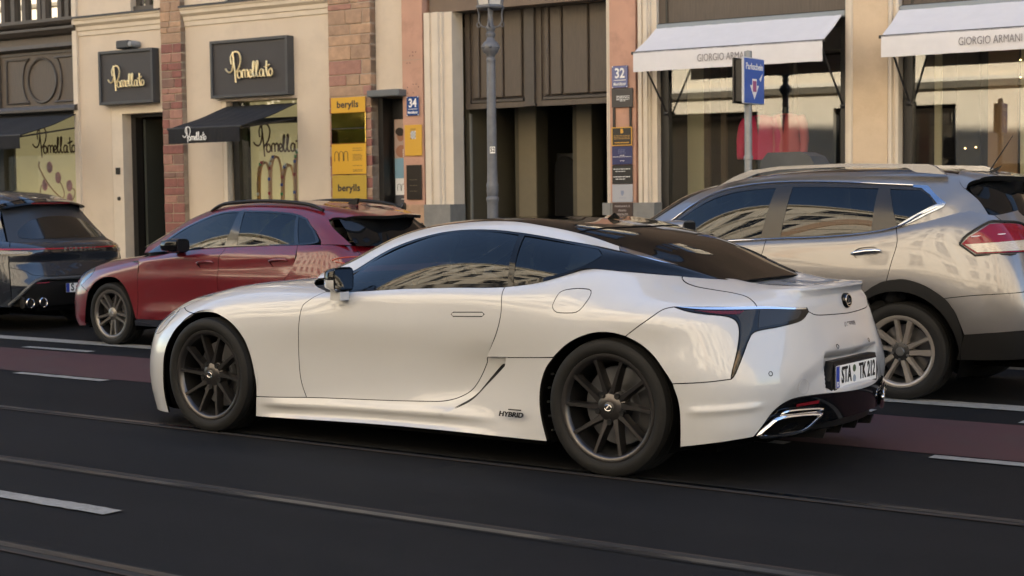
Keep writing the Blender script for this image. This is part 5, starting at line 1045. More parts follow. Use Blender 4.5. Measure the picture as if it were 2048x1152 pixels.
DISC = mat('brake_steel', (.22, .22, .23), .35, metal=.9); RGL = mat('parked_rear_glass', (.006, .0065, .007), .03, spec=.25); CGL = glass('parked_glass', (.13, .16, .17), .05); PGL = glass('privacy_glass', (.05, .055, .06), .05)

def build_suv():
    car = thing('suv', 'silver beige SUV with roof rails parked behind the white coupe', 'car', (-3.945, 10.82, 0), group='cars parked along the kerb')
    W = mat('silver_paint', (.20, .195, .195), .30, metal=.6, coat=1, flake=.05); T = TR['suv']; b, g = suv_surfaces()
    aR = arc(b, 0, .335, .43, 187, -4, 17); aF = arc(b, -2.52, .335, .43, 184, -7, 17)
    bl = lambda u0, u1: [(u, .902) for u in np.linspace(u0, u1, 6)]
    fd = [(2.648, .902), (2.64, .79), (2.615, .677), (2.60, .5), (2.605, .3), (2.60, .17)]; rd = [(3.619, .906), (3.644, .789), (3.618, .662), (3.586, .52)]
    ff = [(1.60, .902), (1.59, .7), (1.62, .45), (1.63, .17)]
    archout = T['arch']; bump = [(3.983, .426), (4.175, .453), (4.394, .480), (4.7, .497), (b.U, .50)]; low = [(4.092, .188), (4.242, .211), (4.384, .226), (4.7, .235), (b.U, .236)]
    panel('front_bumper', b, [(0, [(0, 0), (0, .70)], 1), (1, [(0, .70), (.3, .70), (.55, .70), (.80, .62)]), (0, [(.80, .62), aF[2]]), (1, aF[2::-1]), (0, [aF[0], (.7, 0), (0, 0)], 1)], W, car, sides='b', grid=.06)
    panel('hood', b, [(0, [(0, .70), (0, b.V)], 1), (0, [(0, b.V), (1.4, b.V)], 1), (1, [(1.4, b.V), (1.5, 1.1), (1.60, .93)]), (1, [(1.60, .93), (1.2, .86), (.80, .80), (.55, .70), (.3, .70), (0, .70)])], W, car, sides='b', grid=.06)
    panel('front_fender', b, [(1, [(.55, .70), (.80, .80), (1.2, .86), (1.60, .93)]), (0, [(1.60, .93), ff[0]]), (1, ff), (0, [ff[-1], (1.62, .05)]), (0, [(1.62, .05), aF[-1]]), (1, aF[:1:-1]), (0, [aF[2], (.80, .62)]), (0, [(.80, .62), (.55, .70)])], W, car, sides='nf', grid=.05)
    hnd = lambda u0, u1, v: [[(1, [(u0, v), (u0 + .03, v - .035), ((u0 + u1) / 2, v - .042), (u1 - .03, v - .03), (u1, v + .005), (u1 - .03, v + .035), ((u0 + u1) / 2, v + .042), (u0 + .03, v + .035), (u0, v)])]]
    h1, h2 = hnd(2.42, 2.60, .715), hnd(3.33, 3.52, .735)
    d1 = panel('front_door', b, [(1, ff), (0, [(1.63, .17), (2.60, .17)]), (1, fd[::-1]), (0, [(2.648, .902), (1.60, .902)])], W, car, sides='nf', holes=h1, grid=.05)
    d2 = panel('rear_door', b, [(1, fd), (0, [(2.60, .17), (3.23, .17)]), (1, [(3.23, .17), (3.26, .25), (3.33, .36), (3.43, .445), (3.50, .49), (3.586, .52)]), (1, rd[::-1]), (0, [(3.619, .906), (2.648, .902)])], W, car, sides='nf', holes=h2, grid=.05)
    for ds, hh in ((d1, h1), (d2, h2)):
        for d_, s_, sg in zip(ds, 'nf', (1, -1)):
            panel('handle_recess', b, hh[0], W, d_, sides=s_, off=-.014, gap=-.004, thick=0, grid=.02, step=.012)
            u0, v0 = hh[0][0][1][0]; mb = MB(); mb.tube(on(b, [(u0 - .01, v0 - .002), (u0 + .02, v0 + .004), (u0 + .10, v0 + .010), (u0 + .17, v0 + .008), (u0 + .205, v0 + .003)], .014, sg), [.008, .013, .014, .014, .009], 8); mb.build('door_handle', CHR, d_, 180)
    panel('rear_quarter_panel', b, [(1, rd[::-1]), (1, [(3.619, .906), (3.70, .94), (3.755, .976), (3.886, 1.024)]), (1, [(3.886, 1.024), (4.05, .96), (4.2, .92), (4.36, .902)]), (1, [(4.36, .902), (4.43, .84), (4.47, .75), (4.46, .62), (4.394, .480)]), (1, [(4.394, .480), (4.175, .453), (3.983, .426)]), (1, [(3.983, .426), (3.864, .499), (3.714, .536), (3.586, .52)])], W, car, sides='nf', grid=.04)
    panel('rear_bumper', b, [(1, bump), (0, [(b.U, .50), (b.U, .236)], 1), (1, low[::-1]), (1, [(4.092, .188), (4.072, .261), (4.04, .351), (3.983, .426)])], W, car, sides='b', grid=.05)
    panel('bumper_skirt', b, [(1, low), (0, [(b.U, .236), (b.U, 0)], 1), (0, [(b.U, 0), (4.05, 0)]), (0, [(4.05, 0), (4.092, .188)])], CLAD, car, sides='b', grid=.06, off=.004)
    panel('tailgate', b, [(1, [(4.394, .480), (4.46, .62), (4.47, .75), (4.43, .84), (4.36, .902)]), (0, [(4.36, .902), (b.U, .95)]), (0, [(b.U, .95), (b.U, .50)], 1), (1, [(b.U, .50), (4.7, .497), (4.394, .480)])], W, car, sides='b', grid=.06)
    panel('sill_cladding', b, [(0, [aF[-1], (1.62, .05), (1.63, .17), (3.23, .17)]), (0, [(3.23, .17), (3.24, .0)]), (0, [(3.24, 0), (1.60, 0)]), (0, [(1.60, 0), aF[-1]])], CLAD, car, sides='nf', off=.006, grid=.06, gap=.001)
    o2 = arc(b, 0, .335, .415, 184, -2, 17)
    panel('arch_cladding', b, [(1, [(3.23, .17), (3.26, .27), (3.33, .375), (3.417, .440)] + [tuple(p) for p in archout[1:]]), (0, [tuple(archout[-1]), (4.075, .08)]), (0, [(4.075, .08), o2[-1]]), (1, o2[::-1]), (0, [o2[0], (3.23, .17)])], CLAD, car, sides='nf', off=.012, gap=0, thick=.03, grid=.03)
    tl = panel('tail_light', b, [(0, [(4.085, .752), (4.13, .785), (4.285, .845)]), (1, [(4.285, .845), (4.40, .845), (4.54, .832), (4.62, .80)]), (1, [(4.62, .80), (4.60, .745), (4.52, .695)]), (0, [(4.52, .695), (4.353, .697), (4.168, .699)]), (0, [(4.168, .699), (4.085, .752)])], mat('suv_lamp_red', (.17, .004, .014), .08, spec=.5), car, sides='nf', off=.010, gap=.0, thick=.02, grid=.025)
    for t_, s_, sg in zip(tl, 'nf', (1, -1)):
        panel('reverse_lens', b, [(0, [(4.105, .748), (4.35, .752), (4.56, .752)]), (0, [(4.56, .752), (4.51, .702)]), (0, [(4.51, .702), (4.35, .704), (4.175, .705)]), (0, [(4.175, .705), (4.105, .748)])], mat('clear_lens', (.42, .37, .30), .12, coat=1, noise=.4, nscale=40, stretch=(1, 1, 12)), t_, sides=s_, off=.0125, gap=0, thick=.003, grid=.02, step=.012)
        mb = MB(); mb.tube(on(b, [(4.145, .784), (4.35, .789), (4.60, .785)], .014, sg), .004, 6); mb.build('lens_bar', mat('lens_bar', (.6, .55, .6), .2), t_, 60)
        mb = MB(); mb.tube(on(b, smooth_line([(4.070, .752), (4.12, .797), (4.285, .858), (4.40, .858), (4.54, .845), (4.63, .81)], None, 3), .008, sg), .008, 5); mb.tube(on(b, [(4.070, .752), (4.16, .690), (4.353, .687), (4.52, .685)], .006, sg), .007, 5); mb.build('lamp_seal', SB, t_, 60)
    # greenhouse
    dl, du = [tuple(p) for p in T['dlow']], [tuple(p) for p in T['dup']]
    dl = [(.55, 0)] + [(1.084, .002), (1.573, .002), (2.21, 0), (2.547, .003), (2.699, .057), (2.827, .11)]; du = [(.45, .20), (.672, .262), (.816, .283), (.988, .283), (1.296, .286), (1.642, .285), (2.149, .284), (2.418, .284), (2.623, .285), (2.69, .275), (2.827, .11)]
    fw_ = [(0, [(.60, .016), (1.08, .014), (1.528, .012)]), (0, [(1.528, .012), (1.58, .252)]), (1, [(1.58, .252), (1.30, .254), (1.10, .250), (.95, .244), (.80, .236), (.66, .20), (.57, .13), (.60, .016)])]
    rw_ = [(0, [(1.682, .014), (2.363, .010)]), (0, [(2.363, .010), (2.359, .258)]), (1, [(2.359, .258), (2.03, .256), (1.711, .254)]), (0, [(1.711, .254), (1.682, .014)])]
    qw_ = [(0, [(2.548, .022), (2.68, .07), (2.786, .118)]), (1, [(2.786, .118), (2.735, .20), (2.66, .257)]), (0, [(2.66, .257), (2.443, .258)]), (0, [(2.443, .258), (2.548, .022)])]
    panel('window_surround', g, [(0, dl[:5]), (1, dl[4:]), (1, du[:7:-1]), (1, du[8::-1]), (0, [du[0], dl[0]])], mat('pillar_film', (.020, .018, .016), .25), car, sides='nf', holes=[fw_, rw_, qw_], gap=0, off=.003, grid=.04)
    ws = [panel('front_window', g, fw_, CGL, car, sides='nf', gap=-.002, thick=0, grid=.05), panel('rear_window', g, rw_, PGL, car, sides='nf', gap=-.002, thick=0, grid=.05), panel('quarter_window', g, qw_, PGL, car, sides='nf', gap=-.002, thick=0, grid=.04)]
    for i in (0, 1): even_glass([w[i] for w in ws], 3)
    for sg in (1, -1):
        mb = MB(); mb.tube(on(g, smooth_line([(.55, .0), (1.084, .0), (1.573, -.0), (2.21, -.0), (2.547, .003), (2.699, .055), (2.80, .095)], None, 4), .008, sg), .0065, 6); mb.tube(on(g, smooth_line([(.45, .20), (.60, .245), (.816, .287), (1.296, .290), (1.642, .289), (2.149, .288), (2.60, .289)], None, 4), .008, sg), .0060, 6); mb.build('chrome_trim', CHR, car, 60)
        panel('chrome_surround', g, [(1, [(2.60, .292), (2.68, .292), (2.72, .275), (2.85, .115)]), (1, [(2.85, .115), (2.835, .085), (2.76, .055), (2.66, .018), (2.56, -.0)]), (0, [(2.56, 0), (2.56, .018)]), (0, [(2.56, .018), (2.70, .075), (2.80, .118)]), (0, [(2.80, .118), (2.74, .21), (2.665, .27), (2.60, .275)]), (0, [(2.60, .275), (2.60, .292)])], mat('trim_steel', (.34, .38, .45), .14, metal=1), car, sides='n' if sg > 0 else 'f', gap=0, off=.007, thick=.008, grid=.02, step=.014)
    panel('roof_side', g, [(1, du[:9]), (1, [(2.623, .287), (2.70, .281), (2.845, .11)]), (0, [(2.845, .11), (2.70, .052), (2.56, 0)]), (0, [(2.56, 0), (3.10, 0)]), (1, [(3.10, 0), (3.06, .13), (2.99, .262), (2.935, .33)]), (1, [(2.935, .33), (2.90, .41), (2.5, .42), (2.1, .42), (1.5, .43), (1.0, .42), (.65, .39), (.2, .36)]), (0, [(.2, .36), (.25, .20), (.45, .20)])], W, car, sides='nf', gap=.001, grid=.035)
    panel('roof_panel', g, [(0, [(1.0, .42), (1.0, g.V)]), (0, [(1.0, g.V), (2.86, g.V)], 1), (0, [(2.86, g.V), (2.90, .41)]), (1, [(2.90, .41), (2.5, .42), (2.1, .42), (1.5, .43), (1.0, .42)])], BGL, car, sides='b', off=-.004, gap=.001, grid=.06)
    panel('spoiler', g, [(0, [(2.935, .33), (2.90, .41), (2.86, g.V)]), (0, [(2.86, g.V), (g.U, g.V)], 1), (0, [(g.U, g.V), (g.U, .40)]), (1, [(g.U, .40), (3.02, .33), (2.985, .268), (2.935, .33)])], W, car, sides='b', gap=.001, grid=.05, thick=.035, off=.004)
    panel('windscreen', g, [(0, [(.15, .38), (.15, g.V)]), (0, [(.15, g.V), (1.0, g.V)], 1), (0, [(1.0, g.V), (1.0, .42)]), (1, [(1.0, .42), (.65, .39), (.15, .36)])], CGL, car, sides='b', gap=.001, thick=0, grid=.06)
    rg = Surf([[(.575, -.650, 1.245), (.47, -.615, 1.345), (.375, -.565, 1.45)], [(.68, -.38, 1.25), (.59, -.35, 1.37), (.49, -.33, 1.485)], [(.70, 0, 1.25), (.62, 0, 1.375), (.53, 0, 1.495)]], mu=(0, 2))
    panel('rear_glass', rg, [(0, [(0, 0), (rg.U, 0)]), (0, [(rg.U, 0), (rg.U, rg.V)], 1), (0, [(rg.U, rg.V), (0, rg.V)]), (0, [(0, rg.V), (0, 0)])], RGL, car, sides='b', gap=0, thick=0, grid=.08, flip=1)
    for sg in (1, -1):
        mb = MB(); y0, y1 = sorted((-.605 * sg, -.555 * sg)); mb.prism([(-1.49, 1.49), (-1.38, 1.545), (-1.25, 1.592), (-1.0, 1.617), (-.47, 1.627), (.10, 1.609), (.155, 1.592), (.23, 1.535), (.02, 1.555), (-.05, 1.590), (-.47, 1.603), (-1.0, 1.594), (-1.18, 1.570), (-1.30, 1.53)], y0, y1, 'y'); mb.build('roof_rail', mat('rail_silver', (.50, .50, .52), .25, metal=.9), car, 40)
    mb = MB(); mb.prism([(-.05, 0), (.06, 0), (.10, .05), (.02, .015)], -.012, .012, 'y'); a_ = mb.build('roof_aerial', SB, car); a_.location = (.28, .1, 1.55); mb = MB(); mb.tube([(0, 0, 0), (.16, 0, .24)], [.006, .003], 6); a2 = mb.build('aerial_rod', SB, a_); a2.location = (.02, 0, .02)
    for sg in (1, -1):
        mb = MB(); sec = [(-1.83, -.955, .05, .035), (-1.79, -.965, .085, .06), (-1.68, -.97, .10, .068), (-1.55, -.97, .10, .066)]; V = []
        for x, y, a, c in sec: V += [(x, (y + a * math.copysign(abs(math.cos(q)) ** .6, math.cos(q))) * sg, 1.165 + c * math.copysign(abs(math.sin(q)) ** .6, math.sin(q))) for q in np.linspace(0, 2 * math.pi, 17)[:-1]]
        m_ = mesh('wing_mirror', V, [(i * 16 + k, i * 16 + (k + 1) % 16, (i + 1) * 16 + (k + 1) % 16, (i + 1) * 16 + k) for i in range(3) for k in range(16)] + [tuple(range(16)), tuple(48 + k for k in range(16))], W, car, 50)
        mb = MB(); mb.box((-1.549, min(-.89 * sg, -1.05 * sg), 1.112), (-1.543, max(-.89 * sg, -1.05 * sg), 1.218), .002); mb.build('mirror_glass', SB, m_); mb = MB(); mb.box((-1.80, min(-.80 * sg, -.93 * sg), 1.085), (-1.70, max(-.80 * sg, -.93 * sg), 1.115), .01); mb.build('mirror_foot', SB, m_)
    shell('body_shell', b, 0, b.U, 0, .86, UB, car, -.06, 70, 12, cut=((-2.52, .335, .44), (0, .335, .44)))
    mb = MB(); mb.box((-2.2, -.80, .24), (-.35, .80, .28)); mb.box((-3.0, -.55, .24), (.8, .55, .28)); mb.build('floor_pan', UB, car)
    wells(car, (-2.52, 0), .335, .42, .83, UB); cabin(car, -2.1, 0, .72, .78, ((-1.05, (-.36, .36)), (-.15, (-.4, 0, .4))), INT, SEAT)
    mats = (mat('suv_wheel', (.40, .37, .34), .32, metal=.7), RUB, DISC, SB, mat('cap_grey', (.25, .25, .25), .3, metal=.8), mat('hub_black', (.015, .015, .016), .35))
    for xw, yw, fl, an in ((0, -.735, 1, .12), (-2.52, -.725, 1, .4), (0, .735, -1, 0), (-2.52, .725, -1, 0)): wheel_thing(car, (xw, yw, .335), .335, .243, .115, 'split5', mats, fl, 0, an)
    return car
build_suv()

def build_hatch():
    car = thing('hatchback', 'red five-door hatchback parked between the dark SUV and the silver one', 'car', (-9.75, 10.78, 0), group='cars parked along the kerb')
    W = mat('red_paint', (.10, .0006, .005), .35, metal=.0, coat=1, flake=.02); T = TR['hatch']; b, g = hatch_surfaces()
    aF = [tuple(p) for p in T['arch']]; aR = arc(b, .13, .31, .37, 184, -6, 15); bv = .752
    d3 = [(1.605, bv), (1.612, .70), (1.638, .60), (1.645, .474), (1.63, .25), (1.60, .075)]; d1 = [(2.816, bv), (2.800, .70), (2.770, .659), (2.764, .584), (2.760, .5), (2.75, .3), (2.74, .09)]; d2 = [(3.722, bv), (3.750, .654), (3.732, .588), (3.68, .516), (3.60, .44)]
    def crease(u, v): return .010 * np.exp(-((v - (.70 - .02 * (u - 1.5))) / .03) ** 2) * ramp(u, 1.2, 1.6) - .012 * np.exp(-((v - .57) / .05) ** 2) * ramp(u, 1.5, 1.8)
    def low(u, v): return .020 * np.exp(-((v - (.13 + .06 * (u - 1.6))) / .05) ** 2) * ramp(u, 1.62, 1.9) * (1 - ramp(u, 3.0, 3.4))
    bd = Shaped(b, crease, low)
    fb = [(.823, .021), (.86, .12), (.885, .21), (.923, .366)]
    panel('front_bumper', b, [(0, [(0, 0), (0, .66)], 1), (1, [(0, .66), (.4, .65), (.62, .60), (.78, .47)]), (0, [(.78, .47), (.923, .366)]), (1, fb[::-1]), (0, [fb[0], (.82, 0), (0, 0)], 1)], W, car, sides='b', grid=.05)
    panel('hood', b, [(0, [(0, .66), (0, b.V)], 1), (0, [(0, b.V), (1.45, b.V)], 1), (1, [(1.45, b.V), (1.5, 1.05), (1.60, .84)]), (1, [(1.60, .84), (1.3, .80), (1.0, .77), (.78, .74), (.62, .68), (.4, .65), (0, .66)])], W, car, sides='b', grid=.05)
    panel('front_fender', b, [(1, [(.78, .74), (1.0, .77), (1.3, .80), (1.60, .84)]), (0, [(1.60, .84), d3[0]]), (1, d3), (0, [(1.60, .075), aF[-2]]), (1, aF[8:1:-1]), (0, [aF[2], (.78, .47)]), (1, [(.78, .47), (.90, .55), (.90, .65), (.78, .74)])], W, car, sides='nf', grid=.04)
    panel('headlight', b, [(1, [(.62, .68), (.78, .74), (.90, .65), (.90, .55), (.78, .47), (.70, .53), (.62, .60), (.62, .68)])], mat('hatch_lamp', (.04, .05, .07), .05, coat=1), car, sides='nf', grid=.03, off=.001)
    hn = lambda u0, u1, v: [[(1, [(u0, v), (u0 + .04, v - .028), ((u0 + u1) / 2, v - .034), (u1 - .04, v - .026), (u1, v), (u1 - .04, v + .022), ((u0 + u1) / 2, v + .024), (u0 + .04, v + .022), (u0, v)])]]
    h1, h2 = hn(2.48, 2.70, .612), hn(3.43, 3.66, .612)
    D1 = panel('front_door', bd, [(1, d3), (0, [(1.60, .075), (2.74, .09)]), (1, d1[::-1]), (0, [(2.816, bv), (1.605, bv)])], W, car, sides='nf', holes=h1, grid=.04)
    D2 = panel('rear_door', bd, [(1, d1), (0, [(2.74, .09), (3.22, .10)]), (1, [(3.22, .10), (3.27, .22), (3.35, .32), (3.45, .40), (3.60, .44)]), (1, d2[::-1]), (0, [(3.722, bv), (2.816, bv)])], W, car, sides='nf', holes=h2, grid=.04)
    for ds, hh in ((D1, h1), (D2, h2)):
        for d_, s_, sg in zip(ds, 'nf', (1, -1)):
            panel('handle_recess', bd, hh[0], W, d_, sides=s_, off=-.012, gap=-.004, thick=0, grid=.02, step=.012); u0, v0 = hh[0][0][1][0]
            mb = MB(); mb.tube(on(b, [(u0 + .0, v0 + .006), (u0 + .03, v0 + .014), (u0 + .12, v0 + .018), (u0 + .20, v0 + .015), (u0 + .225, v0 + .008)], .008, sg), [.007, .011, .012, .012, .008], 8); mb.build('door_handle', W, d_, 180)
    panel('rear_quarter_panel', b, [(1, d2[::-1]), (0, [(3.722, bv), (4.36, bv)]), (1, [(4.36, bv), (4.38, .64), (4.36, .50), (4.30, .36)]), (1, [(4.30, .36), (4.10, .33), (3.95, .32)]), (1, [(3.95, .32), (3.85, .39), (3.73, .43), (3.60, .44)])], W, car, sides='nf', grid=.05)
    panel('rear_bumper', b, [(1, [(3.95, .32), (4.10, .33), (4.30, .36), (b.U, .38)]), (0, [(b.U, .38), (b.U, .0)], 1), (0, [(b.U, 0), (3.98, 0)]), (0, [(3.98, 0), (3.95, .32)])], W, car, sides='b', grid=.06)
    panel('tailgate', b, [(1, [(4.30, .36), (4.36, .50), (4.38, .64), (4.36, bv)]), (0, [(4.36, bv), (b.U, .76)]), (0, [(b.U, .76), (b.U, .38)], 1), (0, [(b.U, .38), (4.30, .36)])], W, car, sides='b', grid=.06)
    tl = panel('tail_light', b, [(1, [(4.11, .612), (4.18, .634), (4.30, .640), (4.50, .635)]), (0, [(4.50, .635), (4.48, .55)]), (1, [(4.48, .55), (4.30, .56), (4.17, .59), (4.11, .612)])], mat('hatch_lamp_red', (.10, .004, .006), .08, coat=1), car, sides='nf', off=.004, gap=0, grid=.025)
    for sg in (1, -1): mb = MB(); mb.tube(on(b, smooth_line([(4.13, .612), (4.19, .627), (4.30, .632), (4.48, .628)], None, 3), .006, sg), .006, 5); mb.tube(on(b, smooth_line([(4.16, .600), (4.30, .570), (4.46, .560)], None, 3), .006, sg), .005, 5); mb.build('lamp_tube', mat('lamp_orange', (.40, .06, .02), .2), tl[0] if sg > 0 else tl[1], 60)
    panel('sill_trim', b, [(0, [aF[-2], (1.60, .075), (2.74, .09), (3.22, .10)]), (0, [(3.22, .10), (3.24, 0)]), (0, [(3.24, 0), aF[-1]]), (0, [aF[-1], aF[-2]])], mat('sill_blade', (.03, .035, .05), .25, metal=.5), car, sides='nf', off=.004, grid=.05, gap=.001)
    dl = [(.33, 0), (.979, .0), (1.528, .0), (2.381, 0), (2.50, .004), (2.575, .022)]; du = [(.33, .03), (.45, .15), (.593, .229), (.80, .245), (1.026, .256), (1.287, .261), (1.577, .262), (2.0, .261), (2.249, .257), (2.407, .244), (2.519, .159), (2.582, .045)]
    fw_ = [(0, [(.60, .014), (1.482, .010)]), (0, [(1.482, .010), (1.526, .246)]), (1, [(1.526, .246), (1.30, .246), (1.058, .238), (.80, .222), (.62, .19), (.54, .12), (.60, .014)])]
    rw_ = [(0, [(1.642, .008), (2.358, .008)]), (0, [(2.358, .008), (2.25, .240)]), (1, [(2.25, .240), (1.946, .246), (1.595, .247)]), (0, [(1.595, .247), (1.642, .008)])]
    qw_ = [(0, [(2.398, .010), (2.49, .014), (2.552, .034)]), (1, [(2.552, .034), (2.50, .145), (2.40, .228)]), (0, [(2.40, .228), (2.290, .236)]), (0, [(2.29, .236), (2.398, .010)])]
    panel('window_surround', g, [(0, dl[:4]), (1, dl[3:]), (0, [dl[-1], du[-1]]), (1, du[:8:-1]), (1, du[9::-1]), (0, [du[0], dl[0]])], mat('pillar_gloss', (.006, .007, .009), .08, coat=.5), car, sides='nf', holes=[fw_, rw_, qw_], gap=0, off=.004, grid=.04)
    ws = [panel('front_window', g, fw_, CGL, car, sides='nf', gap=-.002, thick=0, grid=.05), panel('rear_window', g, rw_, CGL, car, sides='nf', gap=-.002, thick=0, grid=.05), panel('quarter_window', g, qw_, PGL, car, sides='nf', gap=-.002, thick=0, grid=.04)]
    for i in (0, 1): even_glass([w[i] for w in ws], 3)
    panel('roof_side', g, [(1, du[:10]), (1, [(2.407, .246), (2.525, .161), (2.595, .045)]), (0, [(2.595, .045), (2.60, 0)]), (0, [(2.60, 0), (2.877, 0)]), (1, [(2.877, 0), (2.80, .14), (2.69, .29), (2.665, .315)]), (1, [(2.665, .315), (2.60, .36), (2.2, .365), (1.6, .37), (1.0, .37), (.6, .345), (.2, .31)]), (0, [(.2, .31), (.25, .03), (.33, .03)])], W, car, sides='nf', gap=.001, grid=.035)
    panel('roof_panel', g, [(0, [(.95, .37), (.95, g.V)]), (0, [(.95, g.V), (2.45, g.V)], 1), (0, [(2.45, g.V), (2.56, .36)]), (1, [(2.56, .36), (2.2, .365), (1.6, .37), (.95, .37)])], W, car, sides='b', gap=.001, grid=.06)
    panel('spoiler', g, [(0, [(2.56, .36), (2.45, g.V)]), (0, [(2.45, g.V), (g.U, g.V)], 1), (0, [(g.U, g.V), (g.U, .40)]), (1, [(g.U, .40), (2.73, .33), (2.68, .30), (2.56, .36)])], W, car, sides='b', gap=.002, grid=.05, thick=.03, off=.003)
    panel('windscreen', g, [(0, [(.12, .33), (.12, g.V)]), (0, [(.12, g.V), (.95, g.V)], 1), (0, [(.95, g.V), (.95, .37)]), (1, [(.95, .37), (.6, .345), (.12, .31)])], CGL, car, sides='b', gap=.001, thick=0, grid=.06)
    rg = Surf([[(.745, -.61, 1.00), (.61, -.575, 1.12), (.465, -.52, 1.237)], [(.81, -.32, 1.0), (.71, -.32, 1.13), (.60, -.31, 1.255)], [(.83, 0, 1.0), (.74, 0, 1.13), (.66, 0, 1.262)]], mu=(0, 2))
    panel('rear_glass', rg, [(0, [(0, 0), (rg.U, 0)]), (0, [(rg.U, 0), (rg.U, rg.V)], 1), (0, [(rg.U, rg.V), (0, rg.V)]), (0, [(0, rg.V), (0, 0)])], RGL, car, sides='b', gap=0, thick=0, grid=.08)
    for sg in (1, -1):
        mb = MB(); mb.tube(smooth_line([(-1.13, -.555 * sg, 1.318), (-1.02, -.553 * sg, 1.368), (-.85, -.55 * sg, 1.395), (-.5, -.548 * sg, 1.408), (-.15, -.548 * sg, 1.398), (.15, -.55 * sg, 1.366), (.30, -.552 * sg, 1.318)], None, 5), .017, 8); mb.build('roof_rail', SB, car, 60)
    mb = MB(); mb.prism([(-.07, 0), (.06, 0), (.08, .055), (.05, .06)], -.014, .014, 'y'); a_ = mb.build('roof_aerial', SB, car); a_.location = (.16, .0, 1.365)
    for sg in (1, -1):
        mb = MB(); sec = [(-1.40, -.93, .04, .03), (-1.36, -.935, .07, .052), (-1.25, -.93, .085, .066), (-1.14, -.925, .085, .064)]; V = []
        for x, y, a, c in sec: V += [(x, (y + a * math.copysign(abs(math.cos(q)) ** .6, math.cos(q))) * sg, 1.0 + c * math.copysign(abs(math.sin(q)) ** .6, math.sin(q))) for q in np.linspace(0, 2 * math.pi, 17)[:-1]]
        m_ = mesh('wing_mirror', V, [(i * 16 + k, i * 16 + (k + 1) % 16, (i + 1) * 16 + (k + 1) % 16, (i + 1) * 16 + k) for i in range(3) for k in range(16)] + [tuple(range(16)), tuple(48 + k for k in range(16))], BGL, car, 50)
        mb = MB(); mb.box((-1.139, min(-.855 * sg, -.995 * sg), .95), (-1.133, max(-.855 * sg, -.995 * sg), 1.05), .002); mb.build('mirror_glass', SB, m_); mb = MB(); mb.box((-1.38, min(-.76 * sg, -.88 * sg), .925), (-1.26, max(-.76 * sg, -.88 * sg), .96), .01); mb.build('mirror_foot', BGL, m_)
        mb = MB(); q = on(b, [(1.555, .668), (1.625, .667)], .012, sg); mb.box((q[0][0], min(q[0][1], q[1][1] - .004 * sg), q[0][2] - .007), (q[1][0], max(q[0][1], q[1][1] - .004 * sg), q[0][2] + .007)); mb.build('fender_badge', CHR, car)
    shell('body_shell', b, 0, b.U, 0, .72, UB, car, -.06, 70, 12, cut=((-2.31, .31, .39), (.13, .31, .39)))
    mb = MB(); mb.box((-1.98, -.78, .20), (-.25, .78, .24)); mb.box((-2.9, -.5, .19), (.75, .5, .24)); mb.build('floor_pan', UB, car)
    wells(car, (-2.31, .13), .31, .375, .81, UB); cabin(car, -1.95, 0, .68, .66, ((-.72, (-.34, .34)), (.15, (-.38, 0, .38))), INT, SEAT)
    mats = (mat('hatch_wheel', (.20, .19, .18), .28, metal=.8), RUB, DISC, SB, mat('cap_grey2', (.3, .3, .3), .3, metal=.8), SB)
    for xw, yw, fl, an in ((-2.31, -.725, 1, .55), (.13, -.725, 1, .2), (-2.31, .725, -1, 0), (.13, .725, -1, 0)): wheel_thing(car, (xw, yw, .31), .31, .237, .11, 'ten5', mats, fl, 0, an)
    return car
build_hatch()

